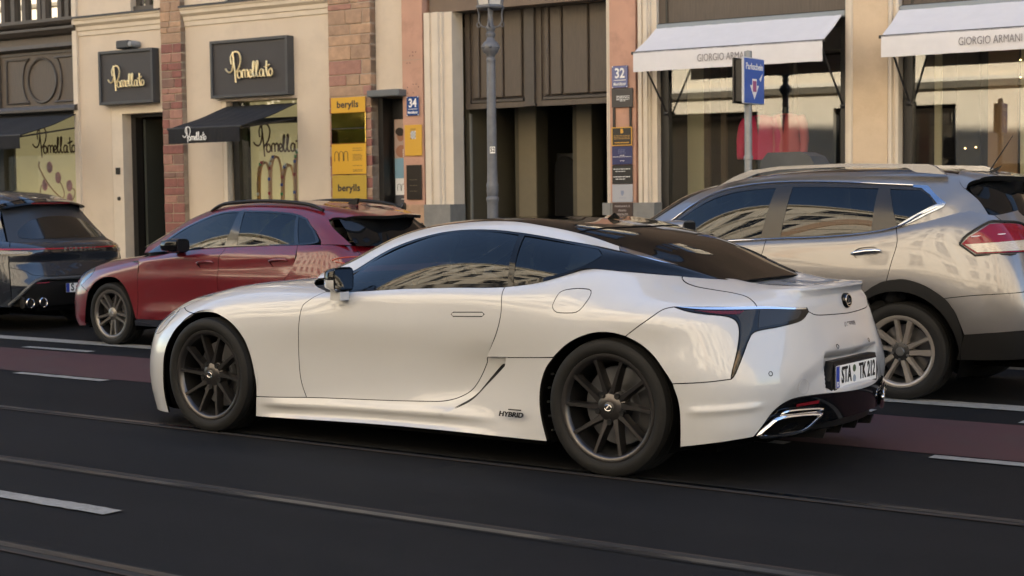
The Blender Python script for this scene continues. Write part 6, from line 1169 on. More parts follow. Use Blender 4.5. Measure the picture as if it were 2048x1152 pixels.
def build_dark_suv():
    car = thing('suv', 'dark grey coupe-like SUV seen from behind at the left edge', 'car', (-15.05, 11.22, 0), group='cars parked along the kerb')
    W = mat('grey_paint', (.018, .023, .032), .25, coat=1, flake=.04, metal=.3); c = col_
    S = []
    S.append([(-3.25,0,.22),(-3.3,0,.34),(-3.33,0,.48),(-3.32,0,.62),(-3.27,0,.76),(-3.15,0,.86),(-3.0,0,.92),(-2.8,0,.96)])
    S.append([(-3.05,-.62,.22),(-3.1,-.64,.34),(-3.12,-.65,.48),(-3.1,-.64,.62),(-3.05,-.62,.76),(-2.95,-.58,.86),(-2.85,-.5,.92),(-2.7,0,.96)])
    for x, bw in ((-2.5, .86), (-1.8, .85), (-1.1, .85), (-.5, .87)): S.append(c(x, (-bw+.04,.24),(-bw+.01,.35),(-bw,.48),(-bw,.62),(-bw,.76),(-bw+.02,.87),(-bw+.06,.98),(-.4,1.0)))
    S.append(c(.0,(-.86,.26),(-.88,.36),(-.89,.49),(-.895,.63),(-.89,.77),(-.87,.89),(-.82,1.0),(-.4,1.02)))
    S.append(c(.40,(-.85,.27),(-.87,.37),(-.885,.50),(-.885,.63),(-.88,.77),(-.85,.90),(-.77,1.0),(-.38,1.02)))
    S.append([(.66,-.78,.27),(.68,-.80,.37),(.70,-.82,.50),(.69,-.82,.63),(.67,-.81,.77),(.65,-.78,.90),(.58,-.70,.99),(.50,-.36,1.02)])
    S.append([(.86,-.58,.27),(.89,-.59,.37),(.91,-.60,.50),(.89,-.60,.63),(.86,-.60,.77),(.86,-.58,.90),(.78,-.54,.975),(.68,-.30,1.01)])
    S.append([(.93,-.3,.27),(.96,-.3,.37),(.98,-.3,.50),(.96,-.3,.63),(.93,-.3,.77),(.935,-.3,.90),(.86,-.28,.97),(.75,-.15,1.0)])
    S.append([(.95,0,.27),(.98,0,.37),(1.0,0,.50),(.98,0,.63),(.95,0,.77),(.955,0,.90),(.88,0,.97),(.77,0,1.0)])
    b = Surf(S, mu=(2, 2)); v = b.tv
    g = []
    def r(*p): g.append(list(p))
    r((-1.9,-.79,.97),(-1.9,-.72,1.06),(-1.9,-.66,1.15),(-1.92,-.58,1.19),(-2.0,0,1.25)); r((-1.3,-.79,.98),(-1.3,-.70,1.2),(-1.3,-.62,1.40),(-1.3,-.54,1.45),(-1.3,0,1.53))
    r((-.7,-.79,.985),(-.7,-.69,1.23),(-.7,-.61,1.44),(-.7,-.53,1.50),(-.7,0,1.575)); r((-.2,-.785,.99),(-.2,-.69,1.21),(-.2,-.61,1.41),(-.2,-.53,1.47),(-.2,0,1.55)); r((.15,-.77,.995),(.12,-.68,1.18),(.10,-.60,1.345),(.10,-.52,1.42),(.14,0,1.51)); r((.55,-.68,.99),(.42,-.62,1.13),(.32,-.575,1.27),(.28,-.52,1.355),(.40,0,1.455))
    gs = Surf(g, mv=(0, 2))
    rg = Surf([[(.60, -.69, .985), (.45, -.615, 1.15), (.28, -.535, 1.36)], [(.80, -.40, .975), (.60, -.37, 1.17), (.37, -.33, 1.40)], [(.86, 0, .975), (.66, 0, 1.18), (.42, 0, 1.42)]], mu=(0, 2))
    uR = b.U; L = lambda k: v[k]
    def lip(u, v_): return -.02 * np.exp(-((v_ - (L(4) - .01)) / .05) ** 2) * ramp(u, uR - .95, uR - .6) + .02 * np.exp(-((v_ - L(2)) / .05) ** 2) * ramp(u, uR - .95, uR - .6)
    bs = Shaped(b, lip)
    panel('body_side', b, [(0, [(0, L(1)), (0, L(7))], 1), (0, [(0, L(7)), (1.6, L(7))]), (0, [(1.6, L(7)), (1.6, L(6))]), (0, [(1.6, L(6)), (uR - .78, L(6))]), (0, [(uR - .78, L(6)), (uR - .78, L(0))]), (0, [(uR - .78, L(0)), (0, L(0))]), (0, [(0, L(0)), (0, L(1))], 1)], W, car, sides='b', grid=.08, holes=[[(1, arc(b, -2.45, .33, .40, 200, -160, 25))], [(1, arc(b, .0, .33, .40, 200, -160, 25))]])
    panel('tailgate', bs, [(0, [(uR - .775, L(4) - .06), (uR - .775, L(6))]), (0, [(uR - .775, L(6)), (uR, L(6) + .04)]), (0, [(uR, L(6) + .04), (uR, L(3) - .03)], 1), (1, [(uR, L(3) - .03), (uR - .5, L(3) - .02), (uR - .62, L(3) + .04), (uR - .775, L(4) - .06)])], W, car, sides='b', grid=.04)
    panel('rear_bumper', bs, [(0, [(uR - .775, L(0)), (uR - .775, L(4) - .06)]), (1, [(uR - .775, L(4) - .06), (uR - .62, L(3) + .04), (uR - .5, L(3) - .02), (uR, L(3) - .03)]), (0, [(uR, L(3) - .03), (uR, L(2) + .055)], 1), (0, [(uR, L(2) + .055), (uR - .52, L(2) + .05), (uR - .70, L(1) + .02)]), (0, [(uR - .70, L(1) + .02), (uR - .775, L(0))])], W, car, sides='b', grid=.04)
    panel('diffuser', b, [(0, [(uR - .775, L(0)), (uR - .70, L(1) + .02), (uR - .52, L(2) + .05), (uR, L(2) + .055)]), (0, [(uR, L(2) + .055), (uR, L(0))], 1), (0, [(uR, L(0)), (uR - .775, L(0))])], CLAD, car, sides='b', grid=.05, off=-.012)
    mb = MB(); mb.tube(on(b, smooth_line([(uR - .80, L(0) + .03), (uR - .72, L(1)), (uR - .53, L(2) + .06), (uR - .3, L(2) + .075), (uR, L(2) + .075)], None, 4), .012), .020, 6); mb.tube([(p[0], -p[1], p[2]) for p in on(b, smooth_line([(uR - .80, L(0) + .03), (uR - .72, L(1)), (uR - .53, L(2) + .06), (uR - .3, L(2) + .075), (uR, L(2) + .075)], None, 4), .012)], .020, 6); mb.build('bumper_moulding', mat('moulding_grey', (.06, .065, .07), .4), car, 60)
    lb = panel('light_bar', b, [(0, [(uR - 1.0, L(5) - .055), (uR - 1.0, L(5) + .035)]), (1, [(uR - 1.0, L(5) + .035), (uR - .6, L(5) + .03), (uR - .3, L(5) + .02), (uR, L(5) + .015)]), (0, [(uR, L(5) + .015), (uR, L(5) - .045)], 1), (1, [(uR, L(5) - .045), (uR - .45, L(5) - .045), (uR - .6, L(5) - .065), (uR - 1.0, L(5) - .055)])], mat('bar_black', (.012, .010, .012), .08, coat=1), car, sides='b', off=.008, grid=.03, gap=0)
    panel('bar_lens', b, [(0, [(uR - .98, L(5) - .005), (uR - .98, L(5) + .012)]), (0, [(uR - .98, L(5) + .012), (uR - .4, L(5) + .010), (uR, L(5) + .004)]), (0, [(uR, L(5) + .004), (uR, L(5) - .006)], 1), (0, [(uR, L(5) - .006), (uR - .4, L(5) - .004), (uR - .98, L(5) - .005)])], mat('bar_red', (.30, .01, .015), .1, coat=1), lb, sides='b', off=.011, thick=.003, grid=.03, gap=0)
    for z_ in (-.030, -.042): panel('bar_line', b, [(0, [(uR - .95, L(5) + z_), (uR - .58, L(5) + z_)]), (0, [(uR - .58, L(5) + z_), (uR - .60, L(5) + z_ + .005)]), (0, [(uR - .6, L(5) + z_ + .005), (uR - .95, L(5) + z_ + .005)]), (0, [(uR - .95, L(5) + z_ + .005), (uR - .95, L(5) + z_)])], mat('bar_grey', (.35, .36, .38), .2), lb, sides='b', off=.011, thick=.003, grid=.03, gap=0, step=.02)
    vt, ft = text_mesh('PORSCHE', .058, .004, font_bold=.001, sx=1.15, spacing=1.75); mesh('lettering', [(1.0 - .030 - b_ - .42 * (a / .9) ** 2 * .35, a, z_ + .893) for a, b_, z_ in vt], ft, mat('letter_steel', (.35, .36, .37), .25, metal=.8), car)
    panel('rear_glass', rg, [(0, [(0, 0), (rg.U, 0)]), (0, [(rg.U, 0), (rg.U, rg.V)], 1), (0, [(rg.U, rg.V), (0, rg.V)]), (0, [(0, rg.V), (0, 0)])], mat('tail_frame', (.02, .022, .026), .35), car, sides='b', gap=0, thick=0, grid=.08)
    panel('rear_window', rg, [(1, [(.20, .05), (rg.U, .05)]), (0, [(rg.U, .05), (rg.U, .37)], 1), (1, [(rg.U, .37), (.45, .36), (.25, .30), (.12, .18), (.11, .08), (.20, .05)])], mat('dusty_glass', (.008, .008, .007), .12, coat=.3), car, sides='b', gap=0, thick=0, grid=.05, off=.004)
    mb = MB(); mb.tube([(.80, .10, 1.03), (.76, -.15, 1.045), (.70, -.38, 1.05)], .012, 6); mb.build('rear_wiper', SB, car)
    for nm, a, z in (('side_window', 1, 0),): panel(nm, gs, [(0, [(.25, .02), (1.9, .02)]), (1, [(1.9, .02), (1.85, .2), (1.6, .36)]), (1, [(1.6, .36), (1.0, .40), (.4, .28)]), (0, [(.4, .28), (.25, .02)])], PGL, car, sides='nf', gap=0, thick=0, off=.003, grid=.08)
    panel('roof', gs, [(0, [(.05, 0), (gs.U, 0)]), (0, [(gs.U, 0), (gs.U, gs.V)]), (0, [(gs.U, gs.V), (.05, gs.V)], 1), (0, [(.05, gs.V), (.05, 0)])], W, car, sides='b', gap=0, grid=.08)
    V = []; n = 15
    for i in range(n):
        y = -.56 + 1.12 * i / (n - 1); k = abs(y / .56) ** 2.5; V += [(.26 + .12 * (1 - k), y, 1.40 + .06 * (1 - k)), (.36 + .14 * (1 - k), y, 1.375 + .055 * (1 - k)), (.37 + .14 * (1 - k), y, 1.355 + .055 * (1 - k)), (.25 + .14 * (1 - k), y, 1.34 + .06 * (1 - k))]
    mesh('spoiler', V, [(i * 4 + j, (i + 1) * 4 + j, (i + 1) * 4 + (j + 1) % 4, i * 4 + (j + 1) % 4) for i in range(n - 1) for j in range(4)] + [(0, 1, 2, 3), tuple((n - 1) * 4 + j for j in (3, 2, 1, 0))], BGL, car, 40)
    mb = MB(); mb.box((.50, -.30, 1.402), (.508, .22, 1.418)); o_ = mb.build('brake_light', mat('brake_lamp_red', (.14, .01, .015), .2), car); o_.location = (.012, 0, .0)
    mb = MB(); mb.box((1.0 + .002, -.25, .41), (1.012, .25, .52), .003); pl = mb.build('number_plate', SB, car); mb = MB(); mb.box((1.0125, -.245, .415), (1.0135, .245, .515)); mb.build('plate_face', WHITE, pl); mb = MB(); mb.box((1.0136, -.244, .416), (1.0142, -.20, .514)); mb.build('euro_band', mat('euro_blue', (.01, .04, .32), .4), pl)
    vt, ft = text_mesh('S', .115, .002, font_bold=.003, sx=.8); mesh('plate_letters', [(1.0140 - b_, a - .16, z_ + .465) for a, b_, z_ in vt], ft, SB, pl); mb = MB(); mb.lathe([(0, 1.0150), (.014, 1.0150), (.014, 1.0135)], 14, 'x', (0, -.098, .475)); mb.build('plate_seal', mat('seal_red', (.35, .05, .04), .5), pl); vt, ft = text_mesh('TK 38', .115, .002, font_bold=.003, sx=.6); mesh('plate_letters', [(1.0140 - b_, a + .08, z_ + .465) for a, b_, z_ in vt], ft, SB, pl)
    for s_ in (1, -1):
        for y in (-.63, -.49):
            mb = MB(); mb.lathe([(.050, -.12), (.056, .0), (.050, .006), (.045, 0), (.044, -.10), (0, -.10)], 22, 'x'); o_ = mb.build('exhaust_tip', CHR, car, 40); o_.location = (.93 if y == -.49 else .885, y * s_, .315)
        mb = MB(); mb.box((.80, min(-.72 * s_, -.40 * s_), .245), (.875, max(-.72 * s_, -.40 * s_), .385), .02); mb.build('exhaust_shroud', SB, car)
        q = on(b, [(uR - .60, L(2) + .03), (uR - .40, L(2) + .035)], .004, s_); mb = MB(); mb.tube(q, .010, 5); mb.build('rear_reflector', mat('reflector_red2', (.16, .01, .02), .2, coat=1), car)
    shell('body_shell', b, 0, b.U, 0, L(6) - .04, UB, car, -.04, 60, 10, cut=((-2.45, .33, .42), (.0, .33, .42)))
    mb = MB(); mb.box((-2.1, -.80, .22), (-.35, .80, .27)); mb.box((-3.0, -.55, .22), (.9, .55, .27)); mb.build('floor_pan', UB, car)
    wells(car, (-2.45, .0), .33, .41, .84, UB)
    mats = (mat('dark_wheel', (.05, .05, .05), .3, metal=.8), RUB, DISC, SB, SB, SB)
    for xw, yw, fl in ((-2.45, -.74, 1), (0, -.74, 1), (-2.45, .74, -1), (0, .74, -1)): wheel_thing(car, (xw, yw, .335), .335, .25, .125, 'ten5', mats, fl)
    return car
build_dark_suv()
# ---------------------------------------------------------------- white coupe: body surface, x back, y away, z up
def coupe_surfaces():
    #        r0            r1           r2           r3           r4           r5           r6           r7           r8
    def col(x, *yz): return [(x, y, z) for y, z in yz]
    S = []
    # nose centre, nose side, front corner
    S.append([(-3.72,0,.10),(-3.785,0,.22),(-3.80,0,.36),(-3.79,0,.49),(-3.74,0,.60),(-3.62,0,.70),(-3.44,0,.775),(-3.26,0,.82),(-3.1,0,.855)])
    S.append([(-3.70,-.42,.10),(-3.755,-.42,.22),(-3.77,-.42,.36),(-3.755,-.42,.49),(-3.70,-.42,.60),(-3.56,-.42,.70),(-3.40,-.40,.765),(-3.24,-.25,.815),(-3.09,0,.857)])
    S.append([(-3.545,-.77,.085),(-3.575,-.785,.22),(-3.59,-.785,.36),(-3.575,-.78,.48),(-3.53,-.765,.60),(-3.44,-.71,.705),(-3.34,-.62,.782),(-3.20,-.34,.842),(-3.08,0,.868)])
    S.append([(-3.28,-.90,.085),(-3.29,-.925,.22),(-3.29,-.938,.36),(-3.28,-.935,.48),(-3.25,-.915,.60),(-3.21,-.845,.722),(-3.14,-.70,.815),(-3.09,-.38,.860),(-3.05,0,.876)])
    S.append(col(-2.87,(-.925,.11),(-.945,.25),(-.957,.40),(-.960,.56),(-.948,.69),(-.89,.795),(-.735,.866),(-.40,.894),(0,.905)))
    S.append(col(-2.45,(-.925,.122),(-.928,.25),(-.928,.40),(-.932,.55),(-.934,.69),(-.893,.82),(-.75,.900),(-.42,.930),(0,.943)))
    S.append(col(-2.0,(-.932,.136),(-.908,.26),(-.900,.40),(-.908,.55),(-.925,.69),(-.908,.81),(-.85,.88),(-.5,.965),(0,.985)))
    S.append(col(-1.45,(-.935,.150),(-.902,.27),(-.886,.40),(-.895,.55),(-.915,.69),(-.906,.82),(-.858,.908),(-.5,.99),(0,1.01)))
    S.append(col(-.95,(-.938,.152),(-.906,.28),(-.886,.41),(-.892,.55),(-.914,.70),(-.910,.835),(-.858,.93),(-.5,1.02),(0,1.04)))
    S.append(col(-.5,(-.94,.150),(-.930,.28),(-.918,.42),(-.920,.56),(-.935,.71),(-.925,.855),(-.848,.962),(-.5,1.05),(0,1.075)))
    S.append(col(-.15,(-.945,.152),(-.953,.28),(-.955,.42),(-.959,.57),(-.960,.72),(-.932,.87),(-.765,1.028),(-.42,1.06),(0,1.08)))
    S.append(col(.15,(-.945,.16),(-.955,.28),(-.962,.42),(-.967,.57),(-.962,.72),(-.918,.87),(-.60,1.006),(-.35,1.02),(0,1.03)))
    S.append([(.43,-.935,.19),(.435,-.945,.30),(.44,-.951,.43),(.43,-.952,.57),(.42,-.937,.72),(.40,-.872,.865),(.34,-.50,.983),(.33,-.30,.982),(.33,0,.982)])
    S.append([(.625,-.85,.225),(.635,-.862,.32),(.645,-.868,.44),(.635,-.862,.57),(.615,-.83,.72),(.58,-.745,.865),(.50,-.47,.958),(.47,-.27,.958),(.45,0,.957)])
    S.append([(.765,-.70,.25),(.775,-.71,.34),(.785,-.715,.45),(.775,-.705,.57),(.74,-.66,.72),(.700,-.595,.865),(.63,-.43,.944),(.57,-.24,.948),(.54,0,.948)])
    S.append([(.865,-.46,.26),(.885,-.46,.36),(.893,-.46,.46),(.88,-.46,.57),(.845,-.44,.71),(.815,-.41,.85),(.775,-.37,.938),(.67,-.19,.943),(.60,0,.945)])
    S.append([(.925,-.2,.27),(.945,-.2,.37),(.950,-.2,.47),(.935,-.2,.57),(.893,-.19,.71),(.865,-.18,.85),(.845,-.17,.942),(.74,-.09,.943),(.66,0,.944)])
    S.append([(.935,0,.27),(.955,0,.37),(.960,0,.47),(.945,0,.57),(.903,0,.71),(.875,0,.85),(.86,0,.944),(.77,0,.943),(.69,0,.943)])
    body = Surf(S, mu=(2, 2), mv=(0, 0))
    # greenhouse: rows from the belt up to the roof centre
    g = []
    #            belt            glass mid        rail low          rail high        roof             centre
    def row(*p): g.append(list(p))
    row((-2.16,-.80,.90),(-2.15,-.765,.925),(-2.14,-.735,.95),(-2.16,-.69,.968),(-2.30,-.38,.965),(-2.34,0,.965))
    row((-1.93,-.845,.878),(-1.93,-.775,.93),(-1.93,-.71,.985),(-1.95,-.662,1.037),(-2.02,-.36,1.085),(-2.05,0,1.10))
    row((-1.63,-.855,.895),(-1.63,-.782,1.005),(-1.63,-.685,1.118),(-1.64,-.618,1.177),(-1.69,-.34,1.213),(-1.71,0,1.225))
    row((-1.32,-.858,.912),(-1.32,-.788,1.065),(-1.32,-.672,1.202),(-1.33,-.595,1.248),(-1.36,-.33,1.276),(-1.38,0,1.286))
    row((-1.0,-.857,.927),(-1.0,-.787,1.088),(-1.0,-.665,1.228),(-1.0,-.585,1.275),(-1.0,-.32,1.296),(-1.0,0,1.302))
    row((-.65,-.852,.943),(-.65,-.784,1.088),(-.65,-.665,1.208),(-.64,-.582,1.257),(-.64,-.32,1.284),(-.64,0,1.290))
    row((-.30,-.825,.987),(-.30,-.745,1.080),(-.30,-.645,1.154),(-.29,-.555,1.188),(-.28,-.31,1.234),(-.28,0,1.244))
    row((.03,-.665,1.018),(.03,-.620,1.056),(.03,-.565,1.094),(.04,-.475,1.112),(.05,-.33,1.145),(.05,0,1.158))
    row((.27,-.525,.990),(.27,-.50,1.005),(.27,-.465,1.022),(.275,-.405,1.034),(.28,-.25,1.050),(.28,0,1.058))
    row((.44,-.445,.966),(.44,-.425,.968),(.445,-.40,.970),(.45,-.35,.972),(.455,-.22,.975),(.46,0,.977))
    green = Surf(g, mv=(0, 2))
    return body, green
# ---------------------------------------------------------------- white coupe
def build_coupe():
    car = thing('coupe', 'white two-door coupe with black roof driving past in the tram lane', 'car', (-4.103, 7.441, 0))
    W = mat('white_paint', (.43, .435, .445), .30, coat=1, coatr=.02, flake=.03, spec=.5)
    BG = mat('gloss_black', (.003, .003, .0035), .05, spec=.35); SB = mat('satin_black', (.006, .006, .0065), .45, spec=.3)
    UB = mat('underbody_black', (.004, .004, .004), .9, spec=.1); CH = mat('chrome', (.72, .72, .74), .08, metal=1)
    RUB = mat('tyre_rubber', (.0075, .0075, .0075), .7, spec=.28, noise=.3, nscale=30, bump=.15, bscale=120); GUN = mat('gunmetal', (.095, .09, .09), .28, metal=.9)
    DISC = mat('brake_steel', (.22, .22, .23), .35, metal=.9); CAL = mat('caliper_black', (.02, .02, .022), .4)
    RED = mat('lamp_red', (.07, .004, .005), .10, spec=.4); SMOKE = mat('lamp_smoke', (.007, .007, .008), .08, spec=.35)
    GL = glass('side_glass', (.13, .155, .16), .05); GLR = glass('dark_glass', (.03, .032, .035), .06)
    BADGE = mat('badge_chrome', (.6, .6, .62), .15, metal=1); WT = mat('print_white', (.75, .75, .73), .5)
    b, g = coupe_surfaces()
    af = [(.887, .0), (.885, .042), (.888, .123), (.899, .237), (.908, .368), (.930, .461), (.978, .550), (1.057, .597), (1.165, .597), (1.277, .571), (1.372, .53), (1.461, .479), (1.543, .403), (1.591, .317), (1.617, .234), (1.629, .177), (1.629, .114), (1.620, .034), (1.617, .0)]
    afx = (1.109, .603)
    ar = [(3.751, 0), (3.718, .096), (3.699, .181), (3.704, .268), (3.739, .345), (3.802, .408), (3.888, .466), (3.987, .509), (4.08, .531), (4.175, .533), (4.256, .519), (4.332, .487), (4.402, .435), (4.457, .365), (4.486, .312), (4.506, .241), (4.515, .173), (4.518, .086), (4.516, .0)]
    iF = 7; hoodl = [(.87, .708), (.95, .755), (1.15, .815), (1.5, .865), (1.9, .935)]
    hoodA = [(1.9, .935), (2.0, .893), (2.121, .856), (2.143, .838)]
    dfront = [(2.143, .838), (2.05, .704), (2.008, .647), (1.993, .54), (1.972, .36), (1.975, .249), (1.995, .182), (2.027, .124)]
    dbot = [(2.027, .124), (2.409, .130), (2.883, .142), (3.036, .151), (3.14, .18), (3.226, .236), (3.320, .361)]
    drear = [(3.320, .361), (3.331, .389), (3.414, .506), (3.450, .61), (3.446, .72), (3.432, .838)]
    belt = [(3.432, .838), (3.458, .840), (3.586, .841), (3.709, .842), (3.799, .859)]; belt2 = [(3.799, .859), (3.862, .886), (3.95, .862), (4.058, .842), (4.203, .840), (4.361, .846)]
    lidl = [(4.361, .846), (4.372, .832), (4.395, .816), (4.442, .796), (4.52, .780), (4.62, .771), (4.717, .760), (4.798, .734), (4.847, .690), (4.863, .660)]
    ltop1 = [(4.863, .660), (4.666, .671), (4.486, .672)]; ltop2 = [(4.863, .660), (5.0, .664), (5.140, .665)]; lend = [(5.140, .665), (5.147, .643)]
    rfs = [(4.486, .672), (4.439, .658), (4.38, .61), (4.252, .520)]
    lleft = [(4.486, .672), (4.554, .651), (4.625, .637), (4.712, .624), (4.757, .605), (4.776, .575), (4.778, .529), (4.765, .452), (4.744, .373), (4.738, .337)]
    lright = [(4.738, .337), (4.755, .359), (4.789, .439), (4.822, .515), (4.853, .545), (4.964, .564), (5.093, .597), (5.147, .643)]
    ls2 = [(5.147, .643), (5.18, .626), (5.224, .618), (5.35, .611), (b.U, .608)]
    bs = [(4.487, .315), (4.626, .324), (4.738, .337)]
    dif = [(b.U, .166), (5.331, .172), (5.139, .189), (5.027, .193), (4.963, .176), (4.917, .135), (4.88, .073), (4.835, 0)]
    # pressed shapes
    sc = [(3.05, .09), (3.133, .119), (3.232, .167), (3.332, .251), (3.455, .349), (3.50, .41)]
    sd = line_side(sc)
    def scoop(u, v): return -.030 * ramp(u, 2.75, 3.30) * (1 - ramp(v, .30, .50)) * ramp(v, .10, .22) * (1 - ramp(np.abs(sd(u, v)), .02, .42))
    def sill(u, v): return (.016 * np.exp(-((v - .085) / .022) ** 2) - .02 * np.exp(-((v - .035) / .03) ** 2)) * ramp(u, 1.6, 1.85) * (1 - ramp(u, 3.0, 3.5))
    rc = line_side([(5.30, .52), (5.253, .468), (5.053, .346), (4.961, .231), (4.88, .10), (4.84, .0)])
    def rearc(u, v): d = rc(u, v); return -.020 * ramp(d, -.004, .10) * (1 - ramp(d, .15, .35)) * ramp(u, 4.75, 4.95) * (1 - ramp(v, .40, .52))
    def bump(u, v): return .010 * np.exp(-((v - .185) / .02) ** 2) * ramp(u, 4.52, 4.6) * (1 - ramp(u, 4.80, 4.92)) + .012 * (1 - ramp(v, .05, .19)) * ramp(u, 4.55, 4.75) * (1 - ramp(u, 4.8, 4.95))
    def lipf(u, v): return .016 * np.exp(-((v - .815) / .022) ** 2) * ramp(u, 4.85, 5.15) - .012 * np.exp(-((v - .735) / .04) ** 2) * ramp(u, 4.9, 5.2)
    def archl(u, v): return np.zeros_like(u)
    def pocket(u, v): return -.045 * ramp(u, 5.205, 5.24) * ramp(v, .195, .22) * (1 - ramp(v, .405, .435))
    bd = Shaped(b, scoop, sill); br = Shaped(b, rearc, bump, pocket); bl = Shaped(b, lipf)
    # panels
    panel('front_bumper', b, [(0, [(0, 0), (0, .80)], 1), (1, [(0, .80), (.35, .775), (.62, .715), (.789, .692), (.87, .708)]), (0, [(.87, .708), afx]), (1, [afx] + af[7:0:-1][0:0] + [af[6], af[5], af[4], af[3], af[2], af[1], af[0]]), (0, [af[0], (0, 0)], 1)], W, car, sides='b', grid=.045)
    panel('hood', b, [(0, [(0, .80), (0, b.V)], 1), (0, [(0, b.V), (1.78, b.V)], 1), (1, [(1.78, b.V), (1.80, 1.2), (1.816, 1.017), (1.9, .935)]), (1, hoodl[::-1]), (1, [(.87, .708), (.789, .692), (.62, .715), (.35, .775), (0, .80)])], W, car, sides='b', grid=.045)
    panel('front_fender', b, [(1, hoodl), (1, hoodA), (1, dfront), (0, [(2.027, .124), (1.629, .114)]), (1, af[16:7:-1] + [afx]), (0, [afx, (.87, .708)])], W, car, sides='nf')
    hs = [[(0, [(3.124, .599), (3.321, .599)]), (1, [(3.321, .599), (3.333, .604), (3.336, .612), (3.333, .620), (3.321, .625)]), (0, [(3.321, .625), (3.124, .625)]), (1, [(3.124, .625), (3.112, .620), (3.109, .612), (3.112, .604), (3.124, .599)])]]
    dn_, df_ = panel('door', bd, [(1, dfront), (1, dbot), (1, drear), (0, [(3.432, .838), (2.143, .838)])], W, car, sides='nf', holes=hs)
    for d_, s_ in ((dn_, 'n'), (df_, 'f')): panel('door_handle', bd, hs[0], W, d_, sides=s_, grid=.02, step=.008, gap=.0032, off=.001)
    panel('sill_panel', bd, [(0, [(1.617, 0), (1.629, .114)]), (0, [(1.629, .114), (2.027, .124)]), (1, dbot), (1, [(3.32, .361), (3.331, .389)]), (0, [(3.331, .389), (3.47, .392)]), (0, [(3.47, .392), (3.455, .349)]), (1, [(3.455, .349), (3.332, .251), (3.232, .167), (3.133, .119)]), (0, [(3.133, .119), (3.05, .09), (3.02, .0)], 1), (0, [(3.02, 0), (1.617, 0)])], W, car, sides='nf', grid=.025, gap=.002)
    bsk = Shaped(b, sill)
    panel('scoop_shade_strip', bd, [(1, [(3.12, .120), (3.20, .150), (3.30, .222), (3.40, .300), (3.456, .352)]), (1, [(3.456, .352), (3.42, .352), (3.33, .280), (3.22, .180), (3.12, .120)])], SB, car, sides='nf', off=.0025, thick=.002, gap=0, grid=.02, step=.01)  # black strip laid along the scoop line in place of its shade
    sk, sk2 = panel('side_skirt', bsk, [(0, [(3.47, .392), (3.704, .398)]), (1, [(3.795, .400), (3.739, .345), (3.704, .268), (3.699, .181), (3.718, .096), (3.751, 0)]), (0, [(3.751, 0), (3.02, 0)]), (0, [(3.02, 0), (3.05, .09), (3.133, .119)], 1), (1, [(3.133, .119), (3.232, .167), (3.332, .251), (3.455, .349)]), (0, [(3.455, .349), (3.47, .392)])], W, car, sides='nf', grid=.025, off=.0, thick=.045, gap=.002)
    cap = [[(1, [(3.80, .70), (3.812, .727), (3.84, .741), (3.897, .744), (3.965, .739), (3.995, .729), (4.002, .700), (3.983, .660), (3.962, .638), (3.935, .627), (3.892, .624), (3.826, .626), (3.798, .640), (3.789, .665), (3.80, .70)])]]
    qn, qf = panel('rear_quarter_panel', b, [(1, drear[1:]), (1, belt), (1, belt2), (1, lidl), (1, ltop1), (1, rfs), (1, [(4.252, .520), (4.175, .533), (4.08, .531), (3.987, .509), (3.888, .466), (3.795, .402)]), (0, [(3.795, .402), (3.704, .398), (3.331, .389)])], W, car, sides='nf', holes=cap)
    panel('fuel_cap', b, cap[0], W, qn, sides='n', step=.01, gap=.002); panel('fuel_cap', b, cap[0], W, qf, sides='f', step=.01, gap=.002)
    panel('bumper_side', b, [(1, rfs[::-1]), (1, lleft), (1, bs[::-1]), (1, [(4.487, .315), (4.457, .365), (4.402, .435), (4.332, .487), (4.252, .520)])], W, car, sides='nf')
    # number plate recess as a hole in the bumper
    rec = [[(0, [(5.228, .30), (5.262, .385)]), (1, [(5.262, .385), (5.275, .405), (5.30, .415), (b.U, .418)]), (0, [(b.U, .418), (b.U, .205)], 1), (0, [(b.U, .205), (5.235, .215)]), (0, [(5.235, .215), (5.228, .30)])]]
    panel('rear_bumper', br, [(1, bs), (1, lright), (1, ls2), (0, [(b.U, .608), (b.U, .166)], 1), (1, dif), (0, [(4.835, 0), (4.516, 0)]), (1, ar[18:13:-1])], W, car, sides='b', grid=.015)
    panel('diffuser', b, [(1, dif[::-1]), (0, [(b.U, .166), (b.U, 0)], 1), (0, [(b.U, 0), (4.835, 0)])], BG, car, sides='b', grid=.03, off=-.006, gap=.001)
    panel('trunk_lid', bl, [(1, lidl), (1, ltop2), (0, lend), (1, ls2), (0, [(b.U, .608), (b.U, b.V)], 1), (0, [(b.U, b.V), (4.66, b.V)], 1), (1, [(4.66, b.V), (4.65, 1.15), (4.60, .94), (4.52, .872), (4.361, .846)])], W, car, sides='b', grid=.022)
    tl = panel('tail_light', b, [(1, ltop1[::-1]), (1, ltop2), (0, lend), (1, lright[::-1]), (1, lleft[::-1])], SMOKE, car, sides='nf', grid=.025, off=.001)
    for t_, s_ in zip(tl, 'nf'):
        panel('chrome_strip', b, [(0, [(4.49, .671), (4.863, .664), (5.13, .664)]), (0, [(5.13, .664), (5.13, .658)]), (1, [(5.13, .658), (4.863, .650), (4.70, .655), (4.60, .660), (4.49, .671)])], CH, t_, sides=s_, grid=.03, off=.004, thick=.004, gap=0, step=.012)
        panel('reflector', b, [(0, [(4.58, .655), (4.80, .645)]), (0, [(4.80, .645), (4.78, .628)]), (0, [(4.78, .628), (4.70, .632), (4.58, .655)])], RED, t_, sides=s_, grid=.03, off=.0025, thick=.002, gap=0, step=.012)
        panel('lens', b, [(0, [(4.875, .648), (5.09, .652)]), (1, [(5.09, .652), (5.10, .640), (5.07, .606)]), (0, [(5.07, .606), (4.97, .577), (4.865, .560)]), (0, [(4.865, .560), (4.875, .648)])], mat('lamp_lens', (.018, .018, .020), .18, spec=.4), t_, sides=s_, grid=.02, off=.003, thick=.003, gap=0, step=.012)
